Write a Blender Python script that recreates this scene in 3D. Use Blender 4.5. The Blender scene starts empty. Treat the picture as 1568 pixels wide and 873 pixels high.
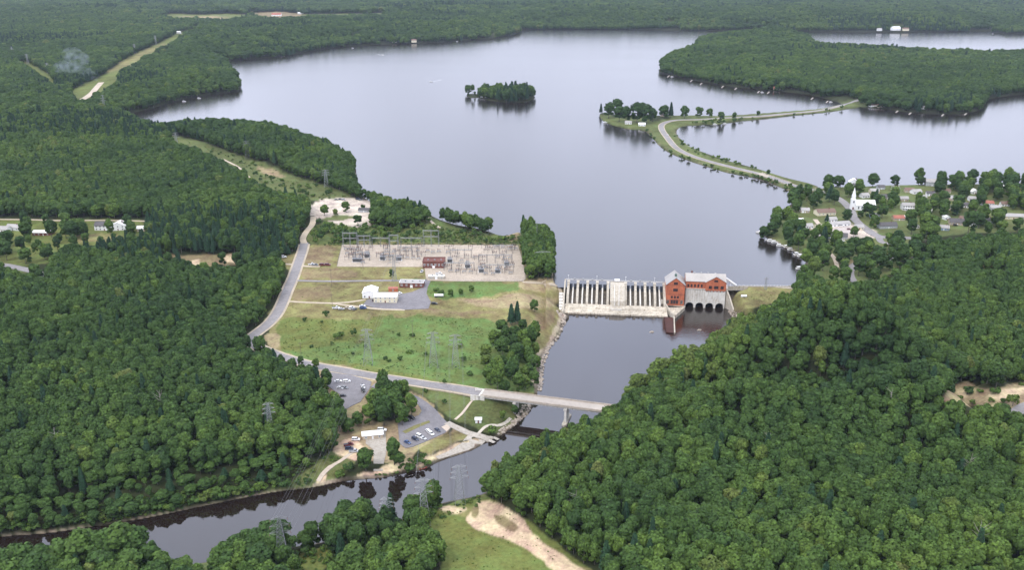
import bpy, bmesh, math, random
import numpy as np
from mathutils import Vector, Matrix

random.seed(11)
RNG = np.random.default_rng(11)
SC = bpy.context.scene
COL = SC.collection
R = math.radians

# ------------------------------------------------------------------ camera
F, CX, CY, YH, CAMZ = 1400.0, 784.0, 436.5, -60.0, 295.0
TH = math.atan((CY - YH) / F)
CT, ST = math.cos(TH), math.sin(TH)
cd = bpy.data.cameras.new('camera')
cd.sensor_width = 36.0
cd.lens = 36.0 * F / 1568.0
cd.clip_start = 1.0
cd.clip_end = 90000.0
cam = bpy.data.objects.new('camera', cd)
cam.location = (0, 0, CAMZ)
cam.rotation_euler = (R(90) - TH, 0, 0)
COL.objects.link(cam)
SC.camera = cam

# ------------------------------------------------------------------ overcast sky, veiled sun, exposure
SUN_EL, SUN_AZ = R(52), R(215)          # azimuth measured clockwise from +Y
world = bpy.data.worlds.new('World')
SC.world = world
world.use_nodes = True
wt = world.node_tree
for n in list(wt.nodes):
    wt.nodes.remove(n)
sky = wt.nodes.new('ShaderNodeTexSky')
sky.sky_type = 'NISHITA'
sky.sun_disc = False
sky.sun_elevation = SUN_EL
sky.sun_rotation = SUN_AZ
sky.air_density = 1.2
sky.dust_density = 4.0
tc = wt.nodes.new('ShaderNodeTexCoord')
sep = wt.nodes.new('ShaderNodeSeparateXYZ')
wt.links.new(tc.outputs['Generated'], sep.inputs[0])
rp = wt.nodes.new('ShaderNodeValToRGB')      # CIE overcast sky: dimmer at the horizon, brighter overhead
e = rp.color_ramp.elements
e[0].position = 0.0; e[0].color = (0.42, 0.43, 0.52, 1)
e[1].position = 1.0; e[1].color = (0.90, 0.92, 0.97, 1)
m1 = e.new(0.18); m1.color = (0.64, 0.675, 0.83, 1)
m2 = e.new(0.4); m2.color = (0.66, 0.72, 0.92, 1)
m3 = e.new(0.28); m3.color = (0.76, 0.82, 1.01, 1)
wt.links.new(sep.outputs['Z'], rp.inputs[0])
nz = wt.nodes.new('ShaderNodeTexNoise')      # soft cloud structure
nz.inputs['Scale'].default_value = 2.6
nz.inputs['Detail'].default_value = 4
wt.links.new(tc.outputs['Generated'], nz.inputs['Vector'])
mr = wt.nodes.new('ShaderNodeMapRange')
mr.inputs['To Min'].default_value = 19.0
mr.inputs['To Max'].default_value = 29.0
mr.inputs['From Min'].default_value = 0.3
mr.inputs['From Max'].default_value = 0.7
wt.links.new(nz.outputs['Fac'], mr.inputs['Value'])
vm = wt.nodes.new('ShaderNodeVectorMath'); vm.operation = 'SCALE'
wt.links.new(rp.outputs['Color'], vm.inputs[0])
wt.links.new(mr.outputs['Result'], vm.inputs['Scale'])
mx = wt.nodes.new('ShaderNodeMix'); mx.data_type = 'RGBA'
mx.inputs['Factor'].default_value = 0.86
wt.links.new(sky.outputs[0], mx.inputs['A'])
wt.links.new(vm.outputs[0], mx.inputs['B'])
bg = wt.nodes.new('ShaderNodeBackground')
bg.inputs['Strength'].default_value = 0.10
wt.links.new(mx.outputs['Result'], bg.inputs['Color'])
wo = wt.nodes.new('ShaderNodeOutputWorld')
wt.links.new(bg.outputs[0], wo.inputs['Surface'])

sl = bpy.data.lights.new('sun', 'SUN')
sl.energy = 1.5
sl.angle = R(12)
sl.color = (1.0, 0.93, 0.82)
so = bpy.data.objects.new('sun', sl)
sdir = Vector((math.sin(SUN_AZ) * math.cos(SUN_EL), math.cos(SUN_AZ) * math.cos(SUN_EL), math.sin(SUN_EL)))
so.rotation_euler = sdir.to_track_quat('Z', 'Y').to_euler()
so.location = (0, 0, 600)
COL.objects.link(so)
SC.view_settings.view_transform = 'Standard'
SC.view_settings.look = 'None'
SC.view_settings.exposure = 0.10
SC.view_settings.gamma = 1.0
SC.cycles.max_bounces = 6
SC.cycles.diffuse_bounces = 3
SC.cycles.glossy_bounces = 3
SC.cycles.transmission_bounces = 3
SC.cycles.transparent_max_bounces = 6
SC.cycles.volume_bounces = 0
HAZE_DENSITY = 2.5e-5

# ------------------------------------------------------------------ picture <-> place
LAKE, RIVER = 12.0, 0.0


def at_z(px, py, z):
    """World x, y of the point at height z that is seen at photo pixel px, py (arrays allowed)."""
    a = (np.asarray(px, float) - CX) / F
    b = (np.asarray(py, float) - CY) / F
    dy = CT - b * ST
    dz = -ST - b * CT
    t = (z - CAMZ) / dz
    return a * t, dy * t


def proj(x, y, z):
    zc = np.asarray(z, float) - CAMZ
    d = y * CT - zc * ST
    u = y * ST + zc * CT
    d = np.maximum(d, 1.0)
    return CX + F * np.asarray(x) / d, CY - F * u / d


def inside(px, py, poly):
    px = np.asarray(px, float); py = np.asarray(py, float)
    r = np.zeros(px.shape, bool)
    n = len(poly)
    xs = [p[0] for p in poly]; ys = [p[1] for p in poly]
    x0, x1, y0, y1 = min(xs), max(xs), min(ys), max(ys)
    sel = (px >= x0) & (px <= x1) & (py >= y0) & (py <= y1)
    if not sel.any():
        return r
    qx = px[sel]; qy = py[sel]
    rr = np.zeros(qx.shape, bool)
    for i in range(n):
        ax, ay = poly[i]; bx, by = poly[(i + 1) % n]
        if ay == by:
            continue
        c = ((ay > qy) != (by > qy)) & (qx < (bx - ax) * (qy - ay) / (by - ay) + ax)
        rr ^= c
    r[sel] = rr
    return r


def dist_to(x, y, poly, closed=True):
    """Distance from world points to a polyline (world metres)."""
    d = np.full(x.shape, 1e18)
    n = len(poly)
    for i in range(n if closed else n - 1):
        ax, ay = poly[i]; bx, by = poly[(i + 1) % n]
        ex, ey = bx - ax, by - ay
        L = ex * ex + ey * ey + 1e-9
        t = np.clip(((x - ax) * ex + (y - ay) * ey) / L, 0, 1)
        dx = x - ax - t * ex; dy = y - ay - t * ey
        np.minimum(d, dx * dx + dy * dy, out=d)
    return np.sqrt(d)


def smooth_poly(pts, closed=False, k=4):
    out = []
    n = len(pts)
    rng_ = range(n) if closed else range(n - 1)
    P = [np.array(p, float) for p in pts]
    for i in rng_:
        p0 = P[(i - 1) % n] if closed or i > 0 else P[0]
        p1 = P[i]; p2 = P[(i + 1) % n]
        p3 = P[(i + 2) % n] if closed or i + 2 < n else P[-1]
        for j in range(k):
            t = j / k
            q = 0.5 * ((2 * p1) + (-p0 + p2) * t + (2 * p0 - 5 * p1 + 4 * p2 - p3) * t * t + (-p0 + 3 * p1 - 3 * p2 + p3) * t ** 3)
            out.append((float(q[0]), float(q[1])))
    if not closed:
        out.append(tuple(map(float, pts[-1])))
    return out


# ------------------------------------------------------------------ shores, traced at the water's edge
LAKE_PX = [(868, 440), (850, 432), (846, 410), (849, 390), (842, 372), (828, 364), (806, 362), (793, 356), (770, 362), (740, 352),
           (700, 345), (672, 336), (656, 328), (640, 332), (600, 322), (566, 308), (549, 292), (544, 275), (546, 262), (538, 250), (512, 236), (490, 226),
           (440, 211), (400, 204), (350, 203), (300, 205), (268, 206), (245, 204), (227, 201), (214, 192), (196, 183), (190, 176),
           (232, 166), (258, 157), (283, 151), (309, 146), (330, 143), (364, 139), (368, 133), (362, 118), (350, 104), (346, 94), (380, 90),
           (431, 86), (470, 79), (508, 73), (560, 69), (604, 67), (669, 65), (701, 62), (765, 57), (796, 50), (803, 45), (880, 44.5),
           (960, 44.5), (1055, 46), (1143, 47), (1275, 48.5), (1442, 48), (1516, 47), (1570, 50), (1800, 52), (2300, 56),
           (2300, 262), (1900, 270), (1568, 281), (1480, 283), (1400, 284), (1330, 286), (1255, 289), (1232, 296), (1218, 302),
           (1208, 318), (1196, 333), (1170, 350), (1170, 362), (1189, 372), (1209, 383), (1231, 392), (1233, 405), (1230, 428), (1217, 440),
           (1165, 443), (1116, 443), (1110, 444), (1018, 444)]
PENIN_PX = [(1011, 111), (1040, 117), (1082, 126), (1143, 135), (1222, 142), (1262, 150), (1285, 157), (1300, 163), (1314, 163), (1367, 168),
            (1385, 171), (1442, 174), (1480, 173), (1500, 168), (1508, 160), (1513, 152), (1540, 147), (1568, 144), (1700, 138), (2000, 132), (2300, 128),
            (2300, 84), (1800, 84), (1568, 87), (1494, 86), (1406, 83), (1319, 78), (1262, 75), (1244, 70), (1238, 60), (1200, 56), (1152, 55),
            (1112, 59), (1072, 64), (1062, 76), (1030, 88), (1014, 100)]
ISLE_PX = [(716, 148), (733, 150), (752, 154), (784, 157), (808, 155), (818, 151), (817, 146), (790, 143), (760, 143), (742, 145), (728, 144), (716, 144)]
CAUSE_PX = [(1214, 296), (1198, 288), (1161, 274), (1112, 264), (1069, 251), (1033, 238), (1011, 225), (996, 208), (985, 200), (959, 197),
            (928, 188), (918, 178), (922, 173), (950, 176), (990, 177), (1030, 177), (1099, 178), (1143, 176), (1209, 170.5), (1257, 166.5),
            (1288, 160), (1312, 156), (1316, 164), (1297, 167), (1266, 172), (1209, 177.5), (1143, 184.5), (1100, 190), (1060, 192), (1041, 195),
            (1036, 205), (1050, 220), (1071, 231), (1117, 247), (1161, 259), (1205, 273), (1253, 286), (1245, 300)]
SPIT_PX = [(1518, 49), (1530, 50.5), (1560, 51.5), (1600, 51), (1600, 49), (1560, 48.5), (1530, 48)]
RIVER_PX = [(872, 463), (872, 488), (863, 496), (858, 514), (846, 527), (834, 540), (827, 560), (824, 590), (821, 612), (812, 630), (792, 648),
            (764, 669), (747, 676), (722, 690), (677, 705), (652, 718), (630, 723), (591, 731), (528, 737), (478, 747), (415, 755),
            (319, 774), (223, 794), (143, 807), (64, 818), (0, 823), (-200, 850), (-520, 900), (-520, 960), (-200, 905), (0, 878), (100, 864), (200, 853), (245, 862),
            (277, 871), (319, 861), (380, 850), (446, 839), (496, 831), (560, 812), (604, 800), (668, 774), (719, 763), (740, 757),
            (752, 748), (766, 733), (800, 712), (850, 692), (900, 668), (935, 650), (960, 632), (1000, 600), (1045, 574), (1080, 548), (1110, 522),
            (1128, 500), (1122, 484), (1114, 470), (1114, 462)]


def to_world(poly, z, sm=True, k=3):
    pts = smooth_poly(poly, True, k) if sm else poly
    x, y = at_z([p[0] for p in pts], [p[1] for p in pts], z)
    return list(zip(x.tolist(), y.tolist()))


LAKE_W = to_world(LAKE_PX, LAKE)
HOLES_W = [to_world(p, LAKE) for p in (PENIN_PX, ISLE_PX, CAUSE_PX, SPIT_PX)]
RIVER_W = to_world(RIVER_PX, RIVER)

# ground heights where the photograph lets one read them: (px, py, z)
CTRL = [(600, 550, 11.5), (500, 530, 12.5), (440, 480, 14), (560, 450, 14.5), (660, 400, 16), (760, 400, 16), (830, 450, 15.5), (845, 435, 16), (560, 385, 16),
        (860, 470, 14), (700, 520, 12.5), (780, 560, 9), (740, 602, 12), (570, 577, 12), (640, 588, 12), (440, 550, 12.5), (395, 510, 13.5), (465, 375, 16),
        (535, 600, 10.5), (640, 612, 8), (680, 650, 4.6), (640, 675, 4.2), (715, 665, 2.6), (700, 620, 6), (575, 670, 5), (520, 700, 4.5), (740, 640, 5), (760, 655, 3.5),
        (590, 700, 3.5), (790, 630, 6), (200, 600, 17), (100, 470, 20), (300, 450, 17), (300, 650, 15), (60, 700, 12), (400, 620, 14), (450, 690, 9), (250, 740, 9), (100, 790, 3.5),
        (560, 855, 7), (700, 830, 7), (800, 860, 9), (620, 810, 4), (720, 785, 5), (400, 860, 5), (150, 900, 6), (60, 900, 5), (650, 900, 9),
        (830, 760, 16), (900, 700, 18), (1050, 680, 22), (1200, 700, 24), (1500, 680, 23), (1400, 820, 26), (1100, 850, 24), (950, 640, 13), (1000, 900, 22),
        (1385, 470, 18), (1440, 520, 17), (1490, 570, 15), (1350, 445, 17), (1240, 500, 14), (1150, 540, 12), (1200, 598, 10), (1300, 604, 10), (1430, 612, 13), (1150, 645, 24), (1300, 655, 25), (1420, 665, 24),
        (1060, 600, 12),  (1330, 430, 16), (1540, 540, 20), (1500, 440, 18), (1520, 600, 16), (1560, 620, 15), (1480, 590, 15),
        (1300, 330, 15), (1400, 330, 16), (1500, 380, 18), (1250, 350, 14.2), (1280, 400, 15), (1200, 450, 15), (1160, 444, 15.5), (1540, 310, 15), (1350, 375, 15.5),
        (1220, 330, 14), (100, 300, 24), (200, 250, 26), (50, 200, 32), (350, 262, 20), (430, 235, 30), (480, 285, 20), (420, 270, 19), (520, 320, 17), (160, 370, 18), (300, 400, 17), (40, 370, 18),
        (380, 330, 22), (250, 320, 22), (620, 345, 16), (720, 355, 17), (250, 120, 28), (320, 118, 34), (120, 140, 26), (200, 90, 30), (100, 80, 35), (30, 95, 35),
        (500, 50, 50), (700, 38, 45), (300, 25, 45), (1000, 25, 55), (1400, 25, 50), (100, 10, 60), (430, 60, 52), (900, 20, 60), (640, 10, 60), (340, 60, 40),
        (1200, 95, 24), (1400, 120, 22), (1080, 95, 22), (1300, 100, 22), (1500, 110, 22), (1250, 82, 16), (1400, 92, 16), (1500, 94, 16), (1400, 155, 18), (960, 188, 14), (1010, 190, 14), (770, 150, 14),
        (1020, 205, 14), (1100, 255, 14), (1250, 167, 14), (1200, 20, 60), (-200, 400, 20), (-200, 700, 14), (1800, 500, 22), (1800, 800, 26), (1800, 320, 16)]
_cx = []; _cy = []; _cz = []
for a, b, z in CTRL:                      # bring them all to one common parameter plane
    X, Y = at_z(a, b, z)
    u, v = proj(X, Y, 8.0)
    _cx.append(float(u)); _cy.append(float(v)); _cz.append(z)


def vnoise(x, y, s, seed=0):
    """Smooth value noise on arrays."""
    x = x / s; y = y / s
    xi = np.floor(x).astype(np.int64); yi = np.floor(y).astype(np.int64)
    fx = x - xi; fy = y - yi
    fx = fx * fx * (3 - 2 * fx); fy = fy * fy * (3 - 2 * fy)

    def h(a, b):
        n = (a * 374761393 + b * 668265263 + seed * 1442695041) & 0x7fffffff
        n = ((n ^ (n >> 13)) * 1274126177) & 0x7fffffff
        return ((n ^ (n >> 16)) & 0xffff) / 65535.0
    return (h(xi, yi) * (1 - fx) + h(xi + 1, yi) * fx) * (1 - fy) + (h(xi, yi + 1) * (1 - fx) + h(xi + 1, yi + 1) * fx) * fy


def steps(spec):
    out = []
    for a, b, s in spec:
        out += list(np.arange(a, b, s))
    out.append(spec[-1][1])
    return np.array(out, float)


GU = steps([(-760, -20, 14), (-20, 380, 2.5), (380, 960, 1.25), (960, 1590, 2.5), (1590, 2330, 14)])
GV = steps([(-52, -20, 2), (-20, 360, 1.6), (360, 760, 1.3), (760, 900, 2.0), (900, 1500, 14)])
gu, gv = np.meshgrid(GU, GV)
GX, GY = at_z(gu, gv, 8.0)
shp = GX.shape
fx, fy = GX.ravel(), GY.ravel()
num = np.zeros(fx.shape); den = np.zeros(fx.shape)
fu, fv = gu.ravel(), gv.ravel()
for a, b, z in zip(_cx, _cy, _cz):
    wy = 2.2 if b > 250 else 3.4
    w = 1.0 / (((fu - a) ** 2 + ((fv - b) * wy) ** 2) + 120.0) ** 1.6
    num += w * z; den += w
target = num / den
open_amp = np.where(fv > 860, .6, 1.0)
target = target + (vnoise(fx, fy, 55, 3) - .5) * 2.2 * open_amp * (target > 16.5) + (vnoise(fx, fy, 420, 4) - .5) * np.clip(target - 18, 0, 14) * .9
RIDGE = [(1140, 512, 26), (1180, 478, 40), (1225, 460, 50), (1285, 466, 51), (1330, 486, 47), (1385, 538, 36), (1425, 585, 24)]
_rx, _ry, _rz = [], [], []
for a, b, z in RIDGE:
    X, Y = at_z(a, b, z); _rx.append(float(X)); _ry.append(float(Y)); _rz.append((z - 14.0) * 1.2)
_dd = dist_to(fx, fy, list(zip(_rx, _ry)), False)
_back = fy > np.interp(fx, _rx, _ry)
_dd = np.where(_back, _dd * 2.1, _dd)
_amp = np.interp(fx, _rx, _rz)
_bump = _amp * np.where(_dd < 122, .5 + .5 * np.cos(np.pi * np.clip(_dd / 122, 0, 1)), 0)
target = target + _bump
VALLEY = [at_z(a, b, 12.0) for a, b in ((1075, 590), (1130, 598), (1200, 606), (1270, 612), (1340, 618), (1400, 622), (1450, 622))]
VALLEY = [(float(a), float(b)) for a, b in VALLEY]
_vd = dist_to(fx, fy, VALLEY, False)
target = target * (1 - .75 * np.where(_vd < 42, .5 + .5 * np.cos(np.pi * np.clip(_vd / 42, 0, 1)), 0)) + 2.5
_near = (fy < np.interp(fx, [v[0] for v in VALLEY], [v[1] for v in VALLEY])) & (fx > VALLEY[0][0]) & (fx < VALLEY[-1][0])
target += np.where(_near, 7 * np.exp(-((_vd - 62) / 28) ** 2), 0)
target -= 2.5
wl = inside(fx, fy, LAKE_W)
for h_ in HOLES_W:
    wl &= ~inside(fx, fy, h_)
wr = inside(fx, fy, RIVER_W)
dl = dist_to(fx, fy, LAKE_W)
for h_ in HOLES_W:
    dl = np.minimum(dl, dist_to(fx, fy, h_))
dr = dist_to(fx, fy, RIVER_W)
_cr = ((fu > 1110) & (fu < 1232) & (fv > 436) & (fv < 486)) | ((fu > 835) & (fu < 871) & (fv > 428) & (fv < 500))
slope_l = np.where(fv < 140, 0.2, np.where(_cr, 1.6, 0.33))
hh = np.minimum(target, LAKE + 0.35 + slope_l * dl)
hh = np.minimum(hh, RIVER + 0.35 + np.where(_cr & (fu > 1000), 2.2, np.where(_cr, .85, np.where(_bump > 2, .62, .42))) * dr)
hh = np.where(wl, LAKE - 0.7 - np.minimum(0.15 * dl, 4), hh)
hh = np.where(wr, RIVER - 0.7 - np.minimum(0.15 * dr, 2.5), hh)
HG = hh.reshape(shp)
_GUi = np.arange(len(GU)); _GVi = np.arange(len(GV))


def hgt(x, y):
    """Ground height by looking the built sheet up."""
    x = np.asarray(x, float); y = np.asarray(y, float)
    u, v = proj(x, y, 8.0)
    iu = np.interp(u, GU, _GUi); iv = np.interp(v, GV, _GVi)
    a = np.minimum(iu.astype(int), len(GU) - 2); b = np.minimum(iv.astype(int), len(GV) - 2)
    fa = iu - a; fb = iv - b
    return (HG[b, a] * (1 - fa) + HG[b, a + 1] * fa) * (1 - fb) + (HG[b + 1, a] * (1 - fa) + HG[b + 1, a + 1] * fa) * fb


def grid_val(G, x, y):
    u, v = proj(x, y, 8.0)
    a = np.clip(np.rint(np.interp(u, GU, _GUi)).astype(int), 0, len(GU) - 1)
    b = np.clip(np.rint(np.interp(v, GV, _GVi)).astype(int), 0, len(GV) - 1)
    return G[b, a]


def ground(px, py):
    """Point of the ground seen at a photo pixel -> (x, y, z)."""
    z = 13.0
    for _ in range(14):
        x, y = at_z(px, py, z)
        z = z * .45 + float(hgt(x, y)) * .55
    return float(x), float(y), float(z)


def gpoly(poly, sm=False, k=3, closed=True):
    pts = smooth_poly(poly, closed, k) if sm else poly
    return [ground(a, b) for a, b in pts]

# ------------------------------------------------------------------ materials
def nodes_of(name):
    m = bpy.data.materials.new(name)
    m.use_nodes = True
    nt = m.node_tree
    return m, nt, nt.nodes['Principled BSDF']


def mat(name, c, rough=.85, var=.18, scale=1.5, metal=0.0, stain=None, spec=None):
    """Procedural surface: base colour broken up by two scales of noise on world position; optional stains of another colour."""
    m, nt, b = nodes_of(name)
    geo = nt.nodes.new('ShaderNodeNewGeometry')
    n1 = nt.nodes.new('ShaderNodeTexNoise'); n1.inputs['Scale'].default_value = scale; n1.inputs['Detail'].default_value = 6
    nt.links.new(geo.outputs['Position'], n1.inputs['Vector'])
    n2 = nt.nodes.new('ShaderNodeTexNoise'); n2.inputs['Scale'].default_value = scale * .13; n2.inputs['Detail'].default_value = 3
    nt.links.new(geo.outputs['Position'], n2.inputs['Vector'])
    ad = nt.nodes.new('ShaderNodeMath'); ad.operation = 'ADD'
    nt.links.new(n1.outputs['Fac'], ad.inputs[0]); nt.links.new(n2.outputs['Fac'], ad.inputs[1])
    mr = nt.nodes.new('ShaderNodeMapRange')
    mr.inputs['From Min'].default_value = .7; mr.inputs['From Max'].default_value = 1.3
    mr.inputs['To Min'].default_value = 1 - var; mr.inputs['To Max'].default_value = 1 + var
    nt.links.new(ad.outputs[0], mr.inputs['Value'])
    sc = nt.nodes.new('ShaderNodeVectorMath'); sc.operation = 'SCALE'
    sc.inputs[0].default_value = c
    nt.links.new(mr.outputs['Result'], sc.inputs['Scale'])
    out = sc.outputs[0]
    if stain:
        mp = nt.nodes.new('ShaderNodeMapping'); mp.inputs['Scale'].default_value = (1, 1, .22)
        nt.links.new(geo.outputs['Position'], mp.inputs['Vector'])
        n3 = nt.nodes.new('ShaderNodeTexNoise'); n3.inputs['Scale'].default_value = .8; n3.inputs['Detail'].default_value = 5
        nt.links.new(mp.outputs[0], n3.inputs['Vector'])
        r3 = nt.nodes.new('ShaderNodeMapRange'); r3.inputs['From Min'].default_value = .5; r3.inputs['From Max'].default_value = .72
        nt.links.new(n3.outputs['Fac'], r3.inputs['Value'])
        mm = nt.nodes.new('ShaderNodeMix'); mm.data_type = 'RGBA'
        nt.links.new(r3.outputs['Result'], mm.inputs['Factor'])
        nt.links.new(out, mm.inputs['A']); mm.inputs['B'].default_value = (*stain, 1)
        out = mm.outputs['Result']
    nt.links.new(out, b.inputs['Base Color'])
    b.inputs['Roughness'].default_value = rough
    b.inputs['Metallic'].default_value = metal
    if spec is not None:
        b.inputs['Specular IOR Level'].default_value = spec
    return m


M = {}
M['asphalt'] = mat('asphalt_worn', (.23, .215, .215), .9, .2, .3, stain=(.17, .165, .17))
M['asphalt_dark'] = mat('asphalt_lot', (.18, .17, .18), .9, .2, .25, stain=(.13, .125, .135))
M['concrete_deck'] = mat('bridge_concrete', (.40, .345, .285), .88, .16, .4, stain=(.30, .26, .22))
M['concrete'] = mat('concrete_old', (.60, .575, .53), .9, .16, .7, stain=(.40, .35, .28))
M['concrete_apron'] = mat('concrete_apron', (.50, .445, .36), .9, .34, .22, stain=(.17, .13, .08))
M['weir_wet'] = mat('weir_wet_face', (.055, .042, .028), .6, .5, .5, stain=(.17, .14, .095))
M['concrete_clean'] = mat('concrete_pale', (.44, .40, .335), .9, .2, .7, stain=(.27, .22, .15))
M['dirt_track'] = mat('dirt_track', (.40, .335, .25), .95, .2, .5)
M['sand'] = mat('sand_path', (.46, .385, .31), .95, .2, .5)
M['gravel'] = mat('gravel_yard', (.38, .32, .255), .95, .2, .25, stain=(.27, .225, .18))
M['brick'] = mat('brick_red', (.42, .125, .06), .9, .28, .8, stain=(.30, .085, .045))
M['brick_dark'] = mat('brick_maroon', (.14, .05, .038), .88, .25, .9)
M['roof_grey'] = mat('roof_grey', (.34, .325, .315), .8, .15, .8)
M['roof_pale'] = mat('roof_pale', (.37, .345, .32), .75, .12, .6)
M['roof_dark'] = mat('roof_shingle_dark', (.085, .08, .082), .85, .2, 1)
M['roof_brown'] = mat('roof_shingle_brown', (.17, .11, .085), .85, .2, 1)
M['roof_red'] = mat('roof_red', (.33, .12, .085), .85, .2, 1)
M['roof_white'] = mat('roof_white_metal', (.78, .78, .76), .5, .05, 1)
M['white'] = mat('white_paint', (.78, .78, .78), .6, .06, 1.2)
M['cream'] = mat('cream_siding', (.66, .60, .44), .7, .08, 1)
M['grey_siding'] = mat('grey_siding', (.36, .38, .4), .7, .1, 1)
M['blue_siding'] = mat('blue_siding', (.2, .28, .38), .7, .1, 1)
M['tan_siding'] = mat('tan_siding', (.42, .34, .25), .7, .1, 1)
M['window'] = mat('window_glass', (.02, .024, .03), .12, .1, 1)
M['louvre'] = mat('green_louvre', (.05, .12, .08), .5, .1, 2)
M['galv'] = mat('galvanised_steel', (.27, .28, .285), .5, .12, 1.2, metal=.3)
M['galv_dark'] = mat('weathered_steel', (.16, .165, .17), .6, .15, 1.2, metal=.3)
M['gate'] = mat('gate_steel', (.055, .062, .08), .6, .2, 1)
M['equip'] = mat('equipment_grey', (.27, .285, .3), .6, .12, 1.4)
M['insul'] = mat('porcelain_brown', (.14, .06, .04), .35, .1, 2)
M['ramp'] = mat('ramp_concrete', (.36, .325, .28), .92, .2, .4, stain=(.26, .225, .18))
M['rust'] = mat('rusty_steel', (.055, .017, .012), .9, .3, .8)
M['wood'] = mat('weathered_wood', (.14, .115, .09), .9, .2, 2)
M['wood_pale'] = mat('dock_boards', (.36, .33, .29), .9, .15, 2)
M['tyre'] = mat('tyre_rubber', (.02, .02, .02), .9, .1, 4)
M['rim'] = mat('wheel_rim', (.5, .5, .52), .35, .05, 4, metal=.7)
M['glass'] = mat('car_glass', (.015, .018, .022), .08, .05, 2)
M['lamp_red'] = mat('tail_lamp', (.35, .02, .015), .3, .05, 3)
M['lamp_clear'] = mat('head_lamp', (.75, .75, .7), .2, .05, 3)
M['rock'] = mat('rock_rubble', (.34, .29, .24), .92, .3, .9)
M['paint_white'] = mat('line_paint', (.62, .61, .58), .8, .15, 2)
M['yellow'] = mat('line_yellow', (.5, .38, .08), .8, .2, 2)
CARP = {k: mat('car_paint_' + k, v, .3, .04, 2) for k, v in dict(white=(.8, .8, .8), silver=(.45, .46, .48), black=(.015, .015, .017), red=(.35, .03, .02),
        blue=(.04, .08, .2), navy=(.02, .03, .07), grey=(.16, .17, .18), maroon=(.14, .02, .025), tan=(.4, .34, .25)).items()}


def bark():
    m, nt, b = nodes_of('bark')
    geo = nt.nodes.new('ShaderNodeTexCoord')
    mp = nt.nodes.new('ShaderNodeMapping'); mp.inputs['Scale'].default_value = (3, 3, .5)
    n1 = nt.nodes.new('ShaderNodeTexNoise'); n1.inputs['Scale'].default_value = 2
    nt.links.new(geo.outputs['Object'], mp.inputs[0]); nt.links.new(mp.outputs[0], n1.inputs[0])
    rr = nt.nodes.new('ShaderNodeValToRGB')
    rr.color_ramp.elements[0].color = (.05, .04, .032, 1); rr.color_ramp.elements[1].color = (.17, .15, .125, 1)
    nt.links.new(n1.outputs['Fac'], rr.inputs[0]); nt.links.new(rr.outputs[0], b.inputs['Base Color'])
    b.inputs['Roughness'].default_value = .95
    return m


def leaf_mat(name, cols, trans=.32):
    """Foliage: hue of the tree from its 'tint' value, each leaf clump a little different."""
    m, nt, b = nodes_of(name)
    at = nt.nodes.new('ShaderNodeAttribute'); at.attribute_type = 'INSTANCER'; at.attribute_name = 'tint'
    rp_ = nt.nodes.new('ShaderNodeValToRGB')
    el = rp_.color_ramp.elements
    el[0].position = 0; el[0].color = (*cols[0], 1)
    el[1].position = 1; el[1].color = (*cols[-1], 1)
    for i, c in enumerate(cols[1:-1]):
        q = el.new((i + 1) / (len(cols) - 1)); q.color = (*c, 1)
    nt.links.new(at.outputs['Fac'], rp_.inputs[0])
    geo = nt.nodes.new('ShaderNodeNewGeometry')
    mr_ = nt.nodes.new('ShaderNodeMapRange'); mr_.inputs['To Min'].default_value = .5; mr_.inputs['To Max'].default_value = 1.5
    nt.links.new(geo.outputs['Random Per Island'], mr_.inputs['Value'])
    sc_ = nt.nodes.new('ShaderNodeVectorMath'); sc_.operation = 'SCALE'
    nt.links.new(rp_.outputs[0], sc_.inputs[0]); nt.links.new(mr_.outputs[0], sc_.inputs['Scale'])
    nt.links.new(sc_.outputs[0], b.inputs['Base Color'])
    b.inputs['Roughness'].default_value = .65
    b.inputs['Specular IOR Level'].default_value = .18
    tr = nt.nodes.new('ShaderNodeBsdfTranslucent')
    nt.links.new(sc_.outputs[0], tr.inputs['Color'])
    ms = nt.nodes.new('ShaderNodeMixShader'); ms.inputs[0].default_value = trans
    nt.links.new(b.outputs[0], ms.inputs[1]); nt.links.new(tr.outputs[0], ms.inputs[2])
    nt.links.new(ms.outputs[0], nt.nodes['Material Output'].inputs['Surface'])
    return m


M['bark'] = bark()
M['leaf'] = leaf_mat('broad_leaves', [(.018, .044, .016), (.038, .080, .022), (.063, .118, .026), (.108, .176, .032), (.135, .165, .044)])
M['needle'] = leaf_mat('pine_needles', [(.009, .032, .016), (.018, .05, .022), (.034, .08, .026)], .1)


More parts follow.
